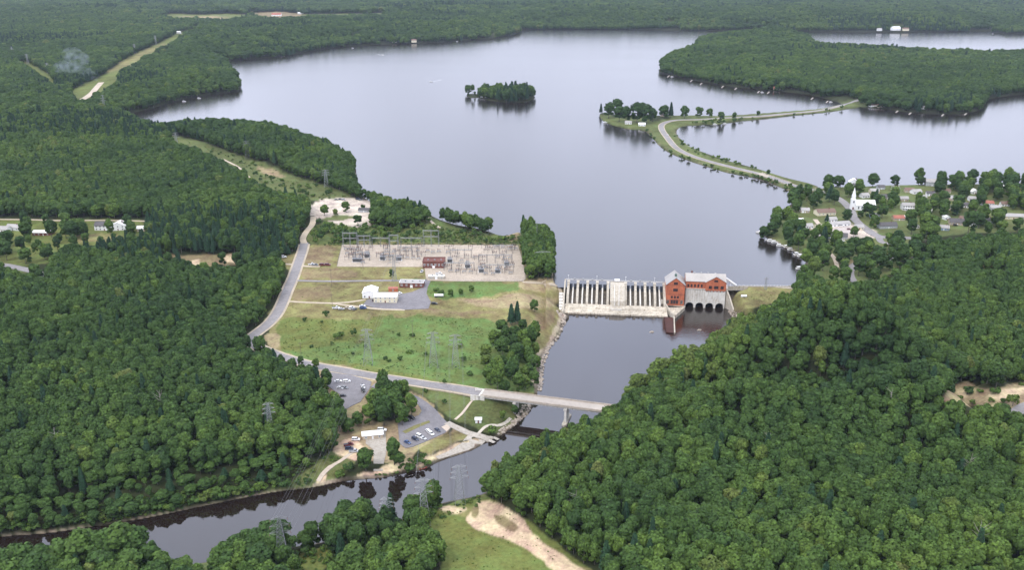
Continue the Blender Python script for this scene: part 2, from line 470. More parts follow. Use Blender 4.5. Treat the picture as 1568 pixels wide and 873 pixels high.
# ------------------------------------------------------------------ mesh builder and object helpers
class MB:
    def __init__(s):
        s.v = []; s.f = []; s.m = []; s.mats = []

    def _mi(s, mt):
        if mt not in s.mats:
            s.mats.append(mt)
        return s.mats.index(mt)

    def add(s, vs, fs, mt=None):
        o = len(s.v)
        s.v += [tuple(v) for v in vs]
        s.f += [tuple(o + i for i in f) for f in fs]
        s.m += [s._mi(mt)] * len(fs)

    def box(s, x0, x1, y0, y1, z0, z1, mt=None):
        s.add([(x0, y0, z0), (x1, y0, z0), (x1, y1, z0), (x0, y1, z0), (x0, y0, z1), (x1, y0, z1), (x1, y1, z1), (x0, y1, z1)],
              [(0, 3, 2, 1), (4, 5, 6, 7), (0, 1, 5, 4), (1, 2, 6, 5), (2, 3, 7, 6), (3, 0, 4, 7)], mt)

    def tube(s, a, b, r, r2=None, n=4, mt=None):
        a = Vector(a); b = Vector(b); r2 = r if r2 is None else r2
        d = (b - a)
        if d.length < 1e-6:
            return
        d.normalize()
        p = d.orthogonal().normalized(); q = d.cross(p)
        vs = []
        for c, rr in ((a, r), (b, r2)):
            for i in range(n):
                t = 2 * math.pi * i / n + .785
                vs.append(c + (p * math.cos(t) + q * math.sin(t)) * rr)
        fs = [(i, (i + 1) % n, n + (i + 1) % n, n + i) for i in range(n)] + [tuple(range(n - 1, -1, -1)), tuple(range(n, 2 * n))]
        s.add(vs, fs, mt)

    def prism(s, prof, x0, x1, mt=None):
        """Profile in (y, z) swept along x."""
        n = len(prof)
        vs = [(x0, y, z) for y, z in prof] + [(x1, y, z) for y, z in prof]
        fs = [(i, (i + 1) % n, n + (i + 1) % n, n + i) for i in range(n)] + [tuple(range(n - 1, -1, -1)), tuple(range(n, 2 * n))]
        s.add(vs, fs, mt)

    def build(s, name, mt=None, parent=None, loc=None, rz=None, smooth=False):
        me = bpy.data.meshes.new(name)
        me.from_pydata([tuple(map(float, v)) for v in s.v], [], s.f)
        ms = [m for m in s.mats]
        if ms == [None] or not ms:
            me.materials.append(mt)
        else:
            for m in ms:
                me.materials.append(m if m is not None else mt)
            me.polygons.foreach_set('material_index', s.m)
        bm = bmesh.new(); bm.from_mesh(me)
        bmesh.ops.recalc_face_normals(bm, faces=bm.faces[:])
        bm.to_mesh(me); bm.free()
        if smooth:
            me.polygons.foreach_set('use_smooth', [True] * len(me.polygons))
        me.update()
        o = bpy.data.objects.new(name, me)
        COL.objects.link(o)
        if parent is not None:
            o.parent = parent
        if loc is not None:
            o.location = loc
        if rz is not None:
            o.rotation_euler = (0, 0, rz)
        return o


def tag(o, label=None, cat=None, group=None, kind=None):
    if label: o['label'] = label
    if cat: o['category'] = cat
    if group: o['group'] = group
    if kind: o['kind'] = kind
    return o


def empty(name, loc, rz=0, label=None, cat=None, group=None):
    o = bpy.data.objects.new(name, None)
    o.empty_display_size = 1
    o.location = loc
    o.rotation_euler = (0, 0, rz)
    COL.objects.link(o)
    return tag(o, label, cat, group)


KIDS = {}


def copy_tree(o, parent=None):
    c = o.copy()
    COL.objects.link(c)
    c.parent = parent
    for ch in list(o.children):
        copy_tree(ch, c)
    return c


def recolour(o, old, new):
    """Give one copy its own paint without touching the shared mesh."""
    for ob in [o] + list(o.children_recursive):
        if ob.type == 'MESH':
            for s_ in ob.material_slots:
                if s_.material == old:
                    s_.link = 'OBJECT'
                    s_.material = new


# ------------------------------------------------------------------ ground sheet and its cover
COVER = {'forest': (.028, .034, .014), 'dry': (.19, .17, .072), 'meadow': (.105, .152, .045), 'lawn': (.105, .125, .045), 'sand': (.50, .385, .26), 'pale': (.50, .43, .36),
         'scrub': (.10, .125, .04), 'brown': (.20, .155, .085), 'olive': (.12, .14, .04), 'bank': (.33, .27, .20), 'tan': (.27, .215, .125)}
A_OPEN = [  # (cover, photo polygon, keeps trees off)
    ('scrub', [(470, 372), (476, 352), (500, 340), (560, 345), (600, 352), (630, 350), (660, 345), (690, 352), (740, 362), (800, 372), (800, 378), (520, 378)], 1),
    ('dry', [(468, 377), (524, 374), (800, 374), (806, 428), (868, 430), (866, 470), (860, 500), (846, 530), (832, 545), (824, 600), (800, 606), (740, 600), (640, 584),
             (570, 574), (500, 562), (450, 550), (424, 540), (405, 520), (415, 503), (430, 480), (445, 440), (455, 400)], 1),
    ('meadow', [(424, 505), (436, 486), (480, 490), (560, 488), (640, 484), (735, 490), (775, 505), (800, 530), (822, 570), (818, 602), (740, 596), (680, 588), (600, 576), (540, 562), (470, 550), (430, 538)], 1),
    ('olive', [(424, 505), (436, 486), (480, 490), (560, 488), (590, 487), (560, 520), (500, 530), (450, 540), (428, 534)], 0),
    ('meadow', [(630, 427), (700, 432), (800, 432), (810, 440), (760, 452), (700, 458), (662, 455)], 1),
    ('tan', [(800, 428), (868, 430), (866, 440), (850, 446), (800, 444)], 1),
    ('bank', [(862, 455), (868, 478), (862, 500), (846, 530), (832, 548), (826, 600), (818, 604), (820, 560), (830, 535), (848, 512), (857, 490), (856, 462)], 1),
    ('brown', [(470, 380), (510, 380), (505, 404), (462, 400)], 0), ('brown', [(460, 412), (540, 416), (540, 426), (470, 428)], 0), ('brown', [(450, 440), (500, 438), (510, 455), (450, 458)], 0),
    ('brown', [(650, 474), (720, 478), (760, 482), (640, 480)], 0), ('tan', [(700, 462), (760, 456), (800, 452), (850, 460), (840, 470), (760, 472)], 0), ('brown', [(820, 480), (850, 475), (846, 500), (826, 505)], 0),
    
 ('olive', [(480, 550), (560, 560), (640, 578), (740, 598), (640, 586), (540, 566)], 0),
    # power line clearings
    ('lawn', [(248, 204), (300, 214), (350, 233), (400, 248), (450, 268), (500, 286), (540, 300), (490, 308), (430, 297), (400, 288), (378, 268), (330, 243), (285, 224), (255, 214)], 1),
    ('tan', [(395, 254), (425, 262), (440, 272), (425, 270), (400, 262)], 0),
    ('olive', [(107, 139), (152, 118), (178, 98), (206, 82), (240, 67), (268, 52), (304, 41), (311, 42), (283, 53), (258, 71), (227, 89), (182, 112), (178, 130), (146, 146), (137, 157), (113, 153)], 1),
    ('dry', [(160, 110), (206, 84), (240, 70), (258, 68), (210, 92), (180, 108)], 0),
    ('olive', [(14, 88), (26, 89), (52, 100), (75, 113), (90, 130), (77, 128), (57, 113), (33, 97)], 1),
    ('olive', [(245, 24), (262, 20), (309, 22), (350, 20), (375, 22), (392, 12), (384, 22), (370, 28), (340, 32), (300, 29), (271, 29)], 1),
    ('tan', [(270, 26), (309, 24), (345, 26), (334, 31), (300, 28)], 0),
    ('brown', [(390, 19), (430, 17), (470, 22), (470, 27), (430, 29), (385, 25)], 1),
    ('lawn', [(470, 21), (560, 20), (595, 19), (590, 23), (520, 25), (470, 25)], 1),
    # pale parking by the lake, track to the shore
    ('pale', [(478, 312), (500, 304), (535, 302), (560, 306), (575, 314), (570, 325), (560, 345), (530, 347), (506, 342), (490, 335), (478, 332)], 1),
    ('lawn', [(492, 332), (540, 330), (536, 336), (498, 339)], 0),
    ('scrub', [(575, 312), (620, 330), (655, 330), (662, 336), (650, 350), (600, 352), (565, 345)], 0),
    ('scrub', [(660, 332), (700, 347), (745, 358), (790, 352), (800, 372), (740, 366), (690, 356), (660, 350)], 1),
    ('tan', [(770, 352), (797, 350), (796, 366), (780, 366)], 0),
    # houses at the left edge
    ('olive', [(-40, 338), (50, 338), (120, 336), (222, 338), (228, 352), (222, 362), (180, 366), (150, 376), (100, 382), (70, 404), (30, 408), (-40, 400)], 1),
    ('dry', [(110, 360), (180, 358), (180, 366), (140, 372), (112, 372)], 0),
    ('lawn', [(-40, 400), (30, 408), (66, 420), (70, 425), (30, 418), (-40, 408)], 1),
    ('brown', [(240, 392), (300, 388), (372, 392), (370, 404), (310, 410), (262, 404), (242, 400)], 1),
    ('sand', [(236, 397), (262, 394), (258, 402), (242, 401)], 0), ('sand', [(290, 402), (310, 399), (306, 408), (292, 408)], 0), ('sand', [(340, 393), (362, 392), (362, 402), (348, 402)], 0),
    ('lawn', [(362, 392), (420, 390), (440, 400), (372, 402)], 0),
    ('dry', [(430, 395), (455, 385), (462, 395), (450, 430), (435, 465), (400, 508), (388, 508), (408, 485), (432, 450), (440, 420)], 1),
    ('tan', [(400, 512), (424, 512), (422, 536), (408, 530)], 1),
    # river side car parks and lawns
    ('lawn', [(628, 590), (700, 598), (748, 604), (782, 612), (790, 632), (780, 652), (764, 664), (700, 643), (668, 622), (640, 604)], 1),
    ('tan', [(655, 692), (690, 660), (700, 655), (718, 664), (700, 680), (660, 700)], 1), ('dry', [(640, 690), (688, 664), (712, 664), (700, 678), (660, 698)], 0),
    ('sand', [(733, 668), (750, 675), (720, 690), (676, 704), (630, 722), (560, 736), (545, 730), (600, 712), (640, 702), (668, 700), (700, 682)], 1),
    ('tan', [(490, 560), (570, 575), (572, 600), (560, 640), (612, 640), (625, 600), (690, 650), (640, 690), (610, 712), (560, 700), (530, 690), (520, 700), (520, 640), (520, 605), (486, 600)], 0),
    ('lawn', [(400, 752), (450, 735), (500, 700), (530, 688), (548, 700), (520, 735), (470, 748)], 1),
    ('sand', [(466, 746), (480, 742), (498, 730), (505, 732), (490, 746)], 0),
    ('sand', [(512, 690), (540, 672), (560, 690), (550, 705), (530, 702)], 0),
    # clearing at the bottom
    ('olive', [(600, 815), (640, 800), (690, 770), (738, 756), (770, 775), (796, 792), (850, 830), (905, 874), (980, 930), (620, 930), (660, 900), (676, 870), (672, 830), (650, 806)], 1),
    ('dry', [(700, 782), (750, 776), (800, 815), (870, 860), (905, 874), (860, 874), (780, 830), (730, 800)], 0),
    ('sand', [(718, 792), (734, 766), (758, 768), (784, 784), (802, 802), (812, 822), (796, 832), (766, 824), (740, 814), (720, 804)], 0),
    ('brown', [(758, 790), (775, 792), (790, 806), (786, 814), (770, 808), (760, 800)], 0), ('brown', [(725, 775), (735, 772), (733, 790), (724, 790)], 0), ('brown', [(800, 826), (822, 836), (850, 860), (838, 858), (812, 842)], 0),
    ('sand', [(678, 778), (700, 774), (716, 778), (706, 787), (690, 786)], 0),
    ('sand', [(788, 812), (812, 820), (856, 846), (892, 872), (915, 890), (872, 886), (832, 860), (800, 840), (780, 830)], 0),
    ('olive', [(440, 880), (452, 856), (496, 834), (560, 815), (604, 802), (625, 806), (560, 835), (520, 850), (500, 868), (480, 880), (400, 900)], 1),
    ('lawn', [(276, 872), (322, 862), (330, 872), (300, 880)], 1),
    # right bank of the dam, town, causeway
    ('dry', [(1112, 440), (1217, 440), (1210, 448), (1180, 464), (1150, 474), (1128, 480), (1112, 462)], 1),
    ('lawn', [(920, 176), (985, 182), (1015, 188), (1030, 178), (1310, 152), (1316, 164), (1060, 192), (1041, 195), (1036, 205), (1071, 231), (1117, 247), (1161, 259), (1253, 286),
              (1240, 300), (1198, 290), (1112, 264), (1033, 238), (996, 208), (960, 197), (928, 188)], 1),
    ('lawn', [(1255, 285), (1330, 283), (1400, 281), (1480, 280), (1700, 275), (1700, 345), (1480, 360), (1400, 372), (1395, 402), (1340, 430), (1300, 440), (1240, 420), (1230, 395), (1170, 365), (1170, 345), (1215, 310), (1235, 295)], 1),
    ('pale', [(1245, 350), (1262, 345), (1300, 340), (1330, 352), (1345, 362), (1300, 364), (1270, 366), (1245, 360)], 1),
    ('brown', [(1285, 395), (1310, 400), (1300, 412), (1284, 410)], 0),
    ('brown', [(1502, 404), (1520, 403), (1522, 418), (1506, 420)], 1), ('brown', [(1530, 408), (1543, 406), (1542, 422), (1532, 426)], 1),
    ('tan', [(1438, 612), (1460, 592), (1488, 585), (1500, 594), (1530, 595), (1568, 582), (1620, 584), (1620, 622), (1540, 628), (1500, 622), (1465, 620)], 1),
    ('sand', [(1466, 600), (1482, 596), (1486, 608), (1472, 612)], 0), ('sand', [(1512, 604), (1568, 592), (1568, 606), (1530, 614)], 0),
    ('olive', [(1420, 540), (1432, 544), (1428, 556), (1416, 548)], 0),
]
for (a, b_, w_, h_) in [(755, 50, 9, 2), (1028, 33, 12, 2), (1056, 37, 8, 1.5), (1180, 40, 16, 1), (1375, 39, 12, 3), (545, 51, 8, 2)]:
    A_OPEN.append(('sand' if h_ > 3 else 'lawn', [(a - w_, b_ + h_), (a - w_ * .5, b_ - h_), (a + w_ * .7, b_ - h_ * .7), (a + w_, b_ + h_)], 1))
OPEN_POLYS = [p for c, p, k in A_OPEN if k]
terr_px, terr_py = proj(fx, fy, hh)
jx = terr_px + (vnoise(fx, fy, 6, 9) - .5) * 6 + (vnoise(fx, fy, 22, 19) - .5) * 11
jy = terr_py + ((vnoise(fx, fy, 6, 10) - .5) * 5 + (vnoise(fx, fy, 22, 20) - .5) * 6) * np.clip((terr_py + 60) / 500, .05, 1)
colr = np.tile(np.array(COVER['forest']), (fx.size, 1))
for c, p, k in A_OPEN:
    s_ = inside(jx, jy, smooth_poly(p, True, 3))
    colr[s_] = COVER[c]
near_w = ((dl < 2.0) & (fv > 200)) | (dr < np.where((fu < 480) & (fv > 700), .9, 2.2))
s_ = near_w & ~wl & ~wr
colr[s_] = np.array(COVER['bank']) * np.clip(.12 + 1.3 * (vnoise(fx[s_], fy[s_], 14, 5) - .25), .14, 1)[:, None]
wet = wl | wr
colr[wet] = (.03, .03, .018)
# soften the joints a little
cg = colr.reshape(shp + (3,))
cg2 = cg.copy()
cg2[1:-1, 1:-1] = (cg[1:-1, 1:-1] * 2 + cg[:-2, 1:-1] + cg[2:, 1:-1] + cg[1:-1, :-2] + cg[1:-1, 2:]) / 6
colr = cg2.reshape(-1, 3)


def terrain():
    nv, nu = shp
    idx = np.arange(nv * nu).reshape(shp)
    q = np.stack([idx[:-1, :-1], idx[:-1, 1:], idx[1:, 1:], idx[1:, :-1]], -1).reshape(-1, 4)
    me = bpy.data.meshes.new('ground')
    me.vertices.add(nv * nu)
    me.vertices.foreach_set('co', np.stack([fx, fy, hh], -1).astype(np.float32).ravel())
    me.loops.add(q.size)
    me.loops.foreach_set('vertex_index', q[:, ::-1].astype(np.int32).ravel())
    me.polygons.add(len(q))
    me.polygons.foreach_set('loop_start', np.arange(0, q.size, 4, dtype=np.int32))
    me.polygons.foreach_set('use_smooth', np.ones(len(q), bool))
    me.update(calc_edges=True)
    at = me.color_attributes.new('cover', 'FLOAT_COLOR', 'POINT')
    at.data.foreach_set('color', np.concatenate([colr, np.ones((len(colr), 1))], 1).astype(np.float32).ravel())
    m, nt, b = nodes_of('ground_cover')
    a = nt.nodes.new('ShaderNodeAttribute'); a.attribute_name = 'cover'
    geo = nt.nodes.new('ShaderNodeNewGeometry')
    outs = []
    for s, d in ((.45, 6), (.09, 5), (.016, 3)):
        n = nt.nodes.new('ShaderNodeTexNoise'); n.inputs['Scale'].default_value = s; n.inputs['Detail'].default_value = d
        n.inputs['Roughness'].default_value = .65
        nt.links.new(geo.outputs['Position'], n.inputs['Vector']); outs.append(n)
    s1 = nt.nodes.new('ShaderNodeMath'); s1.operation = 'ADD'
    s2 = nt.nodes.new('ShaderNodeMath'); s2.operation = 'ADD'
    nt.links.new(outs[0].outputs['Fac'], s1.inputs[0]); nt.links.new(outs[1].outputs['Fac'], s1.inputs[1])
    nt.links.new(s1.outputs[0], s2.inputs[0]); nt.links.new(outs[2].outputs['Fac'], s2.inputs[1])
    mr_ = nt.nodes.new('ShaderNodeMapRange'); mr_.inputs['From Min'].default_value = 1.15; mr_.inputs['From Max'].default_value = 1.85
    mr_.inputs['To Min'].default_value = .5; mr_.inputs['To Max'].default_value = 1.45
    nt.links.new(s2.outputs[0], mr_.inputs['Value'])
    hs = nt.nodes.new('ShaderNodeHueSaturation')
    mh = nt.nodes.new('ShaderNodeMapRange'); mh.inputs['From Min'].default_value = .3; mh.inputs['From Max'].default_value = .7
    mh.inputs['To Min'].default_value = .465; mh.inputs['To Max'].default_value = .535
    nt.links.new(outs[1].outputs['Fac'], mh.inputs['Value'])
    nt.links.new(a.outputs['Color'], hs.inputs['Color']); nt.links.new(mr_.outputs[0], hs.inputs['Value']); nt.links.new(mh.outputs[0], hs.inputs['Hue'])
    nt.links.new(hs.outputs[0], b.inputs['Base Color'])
    b.inputs['Roughness'].default_value = .95
    b.inputs['Specular IOR Level'].default_value = .1
    me.materials.append(m)
    o = bpy.data.objects.new('ground', me)
    COL.objects.link(o)
    tag(o, kind='structure')


terrain()


def water(name, poly_px, z, skip, grow, ripple, rough):
    """Water sheet: the traced shore, grown a little so that its edge lies under the banks."""
    pts = smooth_poly(poly_px, True, 3)
    n = len(pts)
    area = sum(pts[i][0] * pts[(i + 1) % n][1] - pts[(i + 1) % n][0] * pts[i][1] for i in range(n))
    sg = 1 if area > 0 else -1
    W = []
    for i, (a, b) in enumerate(pts):
        p0 = pts[i - 1]; p1 = pts[(i + 1) % n]
        tx, ty = p1[0] - p0[0], p1[1] - p0[1]
        L = math.hypot(tx, ty) + 1e-6
        g = 0 if skip(a, b) else grow * min(1, max(.28, (b + 40) / 300))
        q = (a + sg * ty / L * g, b - sg * tx / L * g * .6)
        W.append(at_z(q[0], q[1], z))
    bm = bmesh.new()
    vs = [bm.verts.new((float(x), float(y), z)) for x, y in W]
    es = [bm.edges.new((vs[i], vs[(i + 1) % n])) for i in range(n)]
    bmesh.ops.triangle_fill(bm, edges=es, use_beauty=True)
    for f in bm.faces:
        if f.normal.z < 0:
            f.normal_flip()
    me = bpy.data.meshes.new(name)
    bm.to_mesh(me); bm.free()
    m, nt, b = nodes_of(name)
    b.inputs['Base Color'].default_value = (.013, .008, .0065, 1)
    b.inputs['Roughness'].default_value = rough
    b.inputs['IOR'].default_value = 1.85
    geo = nt.nodes.new('ShaderNodeNewGeometry')
    mp = nt.nodes.new('ShaderNodeMapping'); mp.inputs['Scale'].default_value = (.35, .55, .5); mp.inputs['Rotation'].default_value = (0, 0, .4)
    nt.links.new(geo.outputs['Position'], mp.inputs[0])
    n1 = nt.nodes.new('ShaderNodeTexNoise'); n1.inputs['Scale'].default_value = 1.0; n1.inputs['Detail'].default_value = 3
    nt.links.new(mp.outputs[0], n1.inputs['Vector'])
    # wind lanes: broad patches with stronger or weaker ripples
    mp2 = nt.nodes.new('ShaderNodeMapping'); mp2.inputs['Scale'].default_value = (.0016, .006, .01); mp2.inputs['Rotation'].default_value = (0, 0, .15)
    nt.links.new(geo.outputs['Position'], mp2.inputs[0])
    n2 = nt.nodes.new('ShaderNodeTexNoise'); n2.inputs['Scale'].default_value = 1.0; n2.inputs['Detail'].default_value = 5
    nt.links.new(mp2.outputs[0], n2.inputs['Vector'])
    mr_ = nt.nodes.new('ShaderNodeMapRange'); mr_.inputs['From Min'].default_value = .35; mr_.inputs['From Max'].default_value = .65
    mr_.inputs['To Min'].default_value = ripple * .2; mr_.inputs['To Max'].default_value = ripple * 2.0
    nt.links.new(n2.outputs['Fac'], mr_.inputs['Value'])
    bp = nt.nodes.new('ShaderNodeBump'); bp.inputs['Distance'].default_value = .06
    rip = mr_.outputs[0]
    if name == 'river_water':        # churned water below the draft tubes
        cxy = at_z(1085, 496, 0)
        vd = nt.nodes.new('ShaderNodeVectorMath'); vd.operation = 'DISTANCE'
        vd.inputs[1].default_value = (float(cxy[0]), float(cxy[1]), 0)
        nt.links.new(geo.outputs['Position'], vd.inputs[0])
        m2_ = nt.nodes.new('ShaderNodeMapRange'); m2_.inputs['From Min'].default_value = 24; m2_.inputs['From Max'].default_value = 62
        m2_.inputs['To Min'].default_value = 3.0; m2_.inputs['To Max'].default_value = 0
        nt.links.new(vd.outputs['Value'], m2_.inputs['Value'])
        ad_ = nt.nodes.new('ShaderNodeMath'); ad_.operation = 'ADD'
        nt.links.new(rip, ad_.inputs[0]); nt.links.new(m2_.outputs[0], ad_.inputs[1]); rip = ad_.outputs[0]
    nt.links.new(rip, bp.inputs['Strength']); nt.links.new(n1.outputs['Fac'], bp.inputs['Height'])
    nt.links.new(bp.outputs[0], b.inputs['Normal'])
    me.materials.append(m)
    o = bpy.data.objects.new(name, me)
    COL.objects.link(o)
    tag(o, kind='structure')
    return o


water('lake_water', LAKE_PX, LAKE, lambda a, b: 864 < a < 1120 and b > 436, 3.5, .65, .15)
water('river_water', RIVER_PX, RIVER, lambda a, b: 866 < a < 1118 and b < 466, 3.5, .18, .035)


# ------------------------------------------------------------------ roads, car parks, tracks draped on the ground
ROAD_PX = []        # (polyline in photo px, half width px) that trees keep off


def ribbon(name, px, w, mt, lift=.3, sm=True, k=6, kind='structure', curb=False, offs=0.0, keep=True):
    pts = [Vector(p) for p in gpoly(px, sm, k, False)]
    mb = MB()
    rows = []
    for i, p in enumerate(pts):
        a = pts[max(0, i - 1)]; b = pts[min(len(pts) - 1, i + 1)]
        d = (b - a); d.z = 0; d.normalize()
        nrm = Vector((-d.y, d.x, 0))
        row = []
        zc = float(hgt(p.x, p.y))
        for s in (-1, -.34, .34, 1):
            q = p + nrm * (offs + s * w / 2)
            z = float(hgt(q.x, q.y))
            row.append((q.x, q.y, max(z, zc * .6 + z * .4) + lift))
        rows.append(row)
    vs = [v for r_ in rows for v in r_]
    fs = []
    for i in range(len(rows) - 1):
        for j in range(3):
            a = i * 4 + j
            fs.append((a, a + 1, a + 5, a + 4))
    # skirts so that the edge of the pavement meets the soil
    n0 = len(vs)
    for r_ in rows:
        vs += [(r_[0][0], r_[0][1], r_[0][2] - .8), (r_[3][0], r_[3][1], r_[3][2] - .8)]
    for i in range(len(rows) - 1):
        fs.append((i * 4, i * 4 + 4, n0 + (i + 1) * 2, n0 + i * 2))
        fs.append((i * 4 + 3, n0 + i * 2 + 1, n0 + (i + 1) * 2 + 1, i * 4 + 7))
    mb.add(vs, fs)
    o = mb.build(name, mt)
    if kind:
        tag(o, kind=kind)
    if keep:
        ROAD_PX.append(([tuple(map(float, proj(*p))) for p in pts], w))
    return o, pts


def lot(name, px, mt, lift=.3, sm=False, kind='structure', cell=7.0):
    pts = gpoly(px, sm, 3)
    bm = bmesh.new()
    vs = [bm.verts.new((p[0], p[1], 0)) for p in pts]
    es = [bm.edges.new((vs[i], vs[(i + 1) % len(vs)])) for i in range(len(vs))]
    bmesh.ops.triangle_fill(bm, edges=es, use_beauty=True)
    xs = [p[0] for p in pts]; ys = [p[1] for p in pts]
    for ax, lo, hi in ((0, min(xs), max(xs)), (1, min(ys), max(ys))):
        q = lo + cell
        while q < hi:
            co = (q, 0, 0) if ax == 0 else (0, q, 0)
            no = (1, 0, 0) if ax == 0 else (0, 1, 0)
            bmesh.ops.bisect_plane(bm, geom=bm.verts[:] + bm.edges[:] + bm.faces[:], plane_co=co, plane_no=no)
            q += cell
    co = np.array([v.co[:] for v in bm.verts])
    z = hgt(co[:, 0], co[:, 1])
    for v, h_ in zip(bm.verts, z):
        v.co.z = float(h_) + lift
    for f in bm.faces:
        f.normal_update()
        if f.normal.z < 0:
            f.normal_flip()
    r_ = bmesh.ops.extrude_edge_only(bm, edges=[e_ for e_ in bm.edges if e_.is_boundary])
    for g in r_['geom']:
        if isinstance(g, bmesh.types.BMVert):
            g.co.z -= .8
    me = bpy.data.meshes.new(name)
    bm.to_mesh(me); bm.free()
    me.materials.append(mt)
    o = bpy.data.objects.new(name, me)
    COL.objects.link(o)
    if kind:
        tag(o, kind=kind)
    OPEN_POLYS.append(px)
    return o

road_main, MAIN_PTS = ribbon('road', [(466, 372), (463, 385), (456, 405), (449, 425), (440, 445), (432, 465), (423, 482), (410, 497), (392, 511), (384, 519),
                                      (390, 529), (412, 539), (440, 549), (480, 560), (530, 569), (570, 576), (610, 582), (660, 590), (700, 596), (722, 599.5), (738, 602)], 8.4, M['asphalt'])
ribbon('road_shoulder', [(466, 374), (463, 385), (456, 405), (449, 425), (440, 445), (432, 465), (423, 482), (410, 497), (392, 511), (384, 519), (390, 529), (412, 539), (440, 549), (480, 560), (530, 569), (570, 576), (610, 582), (660, 590), (700, 596), (722, 599.5), (738, 602)], 12.0, M['dirt_track'], .17, keep=False)
ribbon('road', [(466, 373), (464, 365), (470, 354), (478, 344), (480, 332)], 6.5, M['dirt_track'], .32)
ribbon('road', [(455, 430), (500, 431), (550, 430.5), (600, 430), (640, 431)], 3.6, M['asphalt'], .26)
ribbon('track', [(444, 462), (470, 463.5), (505, 464.5), (535, 463), (560, 459)], 3.0, M['dirt_track'], .22)
ribbon('track', [(505, 464.5), (540, 469), (580, 473.5), (620, 475)], 3.0, M['dirt_track'], .22)
ribbon('track', [(434, 404.5), (444, 405), (454, 406), (470, 408), (490, 408.5)], 4.0, M['dirt_track'], .22)
ribbon('path', [(728, 608), (718, 620), (708, 633), (697, 643)], 1.8, M['sand'], .16)
ribbon('path', [(733, 664), (742, 655), (752, 651.5), (764, 652), (774, 648), (782, 641)], 2.2, M['concrete_clean'], .2)
ribbon('path', [(487, 738), (495, 726), (507, 715), (522, 706), (534, 697), (545, 690)], 2.6, M['sand'], .2)
ribbon('track', [(648, 327), (657, 336), (668, 346), (680, 351)], 3.2, M['sand'], .25)
ribbon('track', [(340, 243), (365, 256), (380, 270), (396, 282)], 3.2, M['sand'], .25)
ribbon('road', [(114, 156), (128, 151), (140, 143), (147, 135), (155, 126)], 13, M['sand'], .3)
ribbon('track', [(-30, 402), (5, 406), (30, 411), (58, 418), (70, 423)], 9, M['asphalt'], .3)
ribbon('track', [(-30, 336), (40, 336.5), (100, 338), (160, 337.5), (228, 339)], 3.4, M['dirt_track'], .3)
ribbon('track', [(800, 432), (830, 434), (850, 437), (858, 445), (858, 460)], 3.4, M['dirt_track'], .2)
ribbon('road_shoulder', [(1214, 284), (1190, 275), (1161, 266), (1120, 256), (1085, 247), (1055, 237), (1035, 226), (1022, 211), (1013, 197), (1016, 189), (1035, 184), (1070, 183), (1110, 180.5), (1160, 178), (1210, 173.5), (1255, 169), (1290, 161)], 11.5, M['dirt_track'], .3, keep=False)
ribbon('road', [(1214, 284), (1190, 275), (1161, 266), (1120, 256), (1085, 247), (1055, 237), (1035, 226), (1022, 211), (1013, 197), (1016, 189), (1035, 184),
                (1070, 183), (1110, 180.5), (1160, 178), (1210, 173.5), (1255, 169), (1290, 161), (1315, 153)], 8.5, M['asphalt'], .5)
ribbon('road', [(1214, 284), (1250, 293), (1280, 302), (1300, 318), (1309, 336), (1325, 350), (1345, 362), (1370, 364), (1400, 365)], 10, M['asphalt'], .4)
ribbon('road', [(1345, 362), (1352, 372), (1380, 374), (1392, 382), (1390, 392)], 7, M['asphalt'], .34)
ribbon('road', [(1328, 441), (1316, 436), (1305, 428), (1302, 416), (1308, 406), (1322, 401), (1345, 399), (1372, 396)], 7, M['asphalt'], .35)
ribbon('track', [(1281, 418), (1281, 405), (1275, 392), (1262, 382)], 4, M['sand'], .3)
ribbon('track', [(1248, 336), (1256, 345), (1268, 350), (1290, 346)], 5, M['sand'], .3)
ribbon('track', [(1395, 392), (1420, 402), (1432, 412), (1445, 416)], 5.5, M['asphalt'], .3)
ribbon('road', [(1540, 640), (1555, 632), (1575, 622), (1620, 610)], 8, M['asphalt'], .3)

lot('parking_lot', [(606, 452), (631, 447.5), (646, 441), (649, 432), (650, 428), (661, 427), (655, 440), (653, 450), (660, 463), (656, 473), (612, 475), (575, 472), (556, 467), (562, 459)], M['asphalt_dark'], .22)
lot('parking_lot', [(508, 571), (537, 575), (569, 585), (567, 594), (552, 616), (526, 629), (521, 605), (502, 592), (489, 590), (496, 577)], M['asphalt_dark'], .34)
lot('parking_lot', [(620, 600), (641, 608.5), (667, 628), (685, 648), (689, 655), (681, 664), (654, 676), (632, 685), (621, 687), (612, 680), (609, 650), (619, 644.5), (641, 637), (646, 630), (640, 620), (622, 607)], M['asphalt_dark'], .34)
ribbon('road', [(572, 590), (585, 594), (604, 600), (622, 604)], 7, M['asphalt_dark'], .3)
ribbon('road', [(684, 648), (698, 655), (715, 663), (735, 669), (752, 675), (764, 680)], 5.0, M['ramp'], .4)
lot('forecourt', [(560, 664), (590, 660), (592, 690), (586, 722), (572, 722), (572, 690), (560, 680)], M['ramp'], .26)
lot('verge', [(621, 665), (640, 656), (659, 648), (657, 645), (634, 653), (616, 662)], mat('verge_grass', (.17, .16, .06), .95, .3, .5), .46)
lot('verge', [(676, 655), (684, 651), (690, 656), (684, 662)], M['sand'], .46)
lot('ramp', [(734, 668), (748, 672), (738, 682), (718, 690), (700, 695), (672, 704), (667, 700), (690, 690), (706, 680), (716, 668)], M['ramp'], .28)
lot('yard', [(1252, 347), (1275, 343), (1300, 346), (1316, 354), (1302, 358), (1280, 360), (1262, 364), (1249, 360), (1246, 353)], M['pale_y'] if 'pale_y' in M else mat('village_gravel', (.42, .37, .34), .95, .12, .5), .24)

YARD_PX = [(524, 375), (640, 375), (793, 376), (801, 403), (805, 427), (801, 431), (700, 431), (655, 430), (652, 426), (650, 409), (516, 408.5)]
lot('gravel_yard', YARD_PX, M['gravel'], .25)

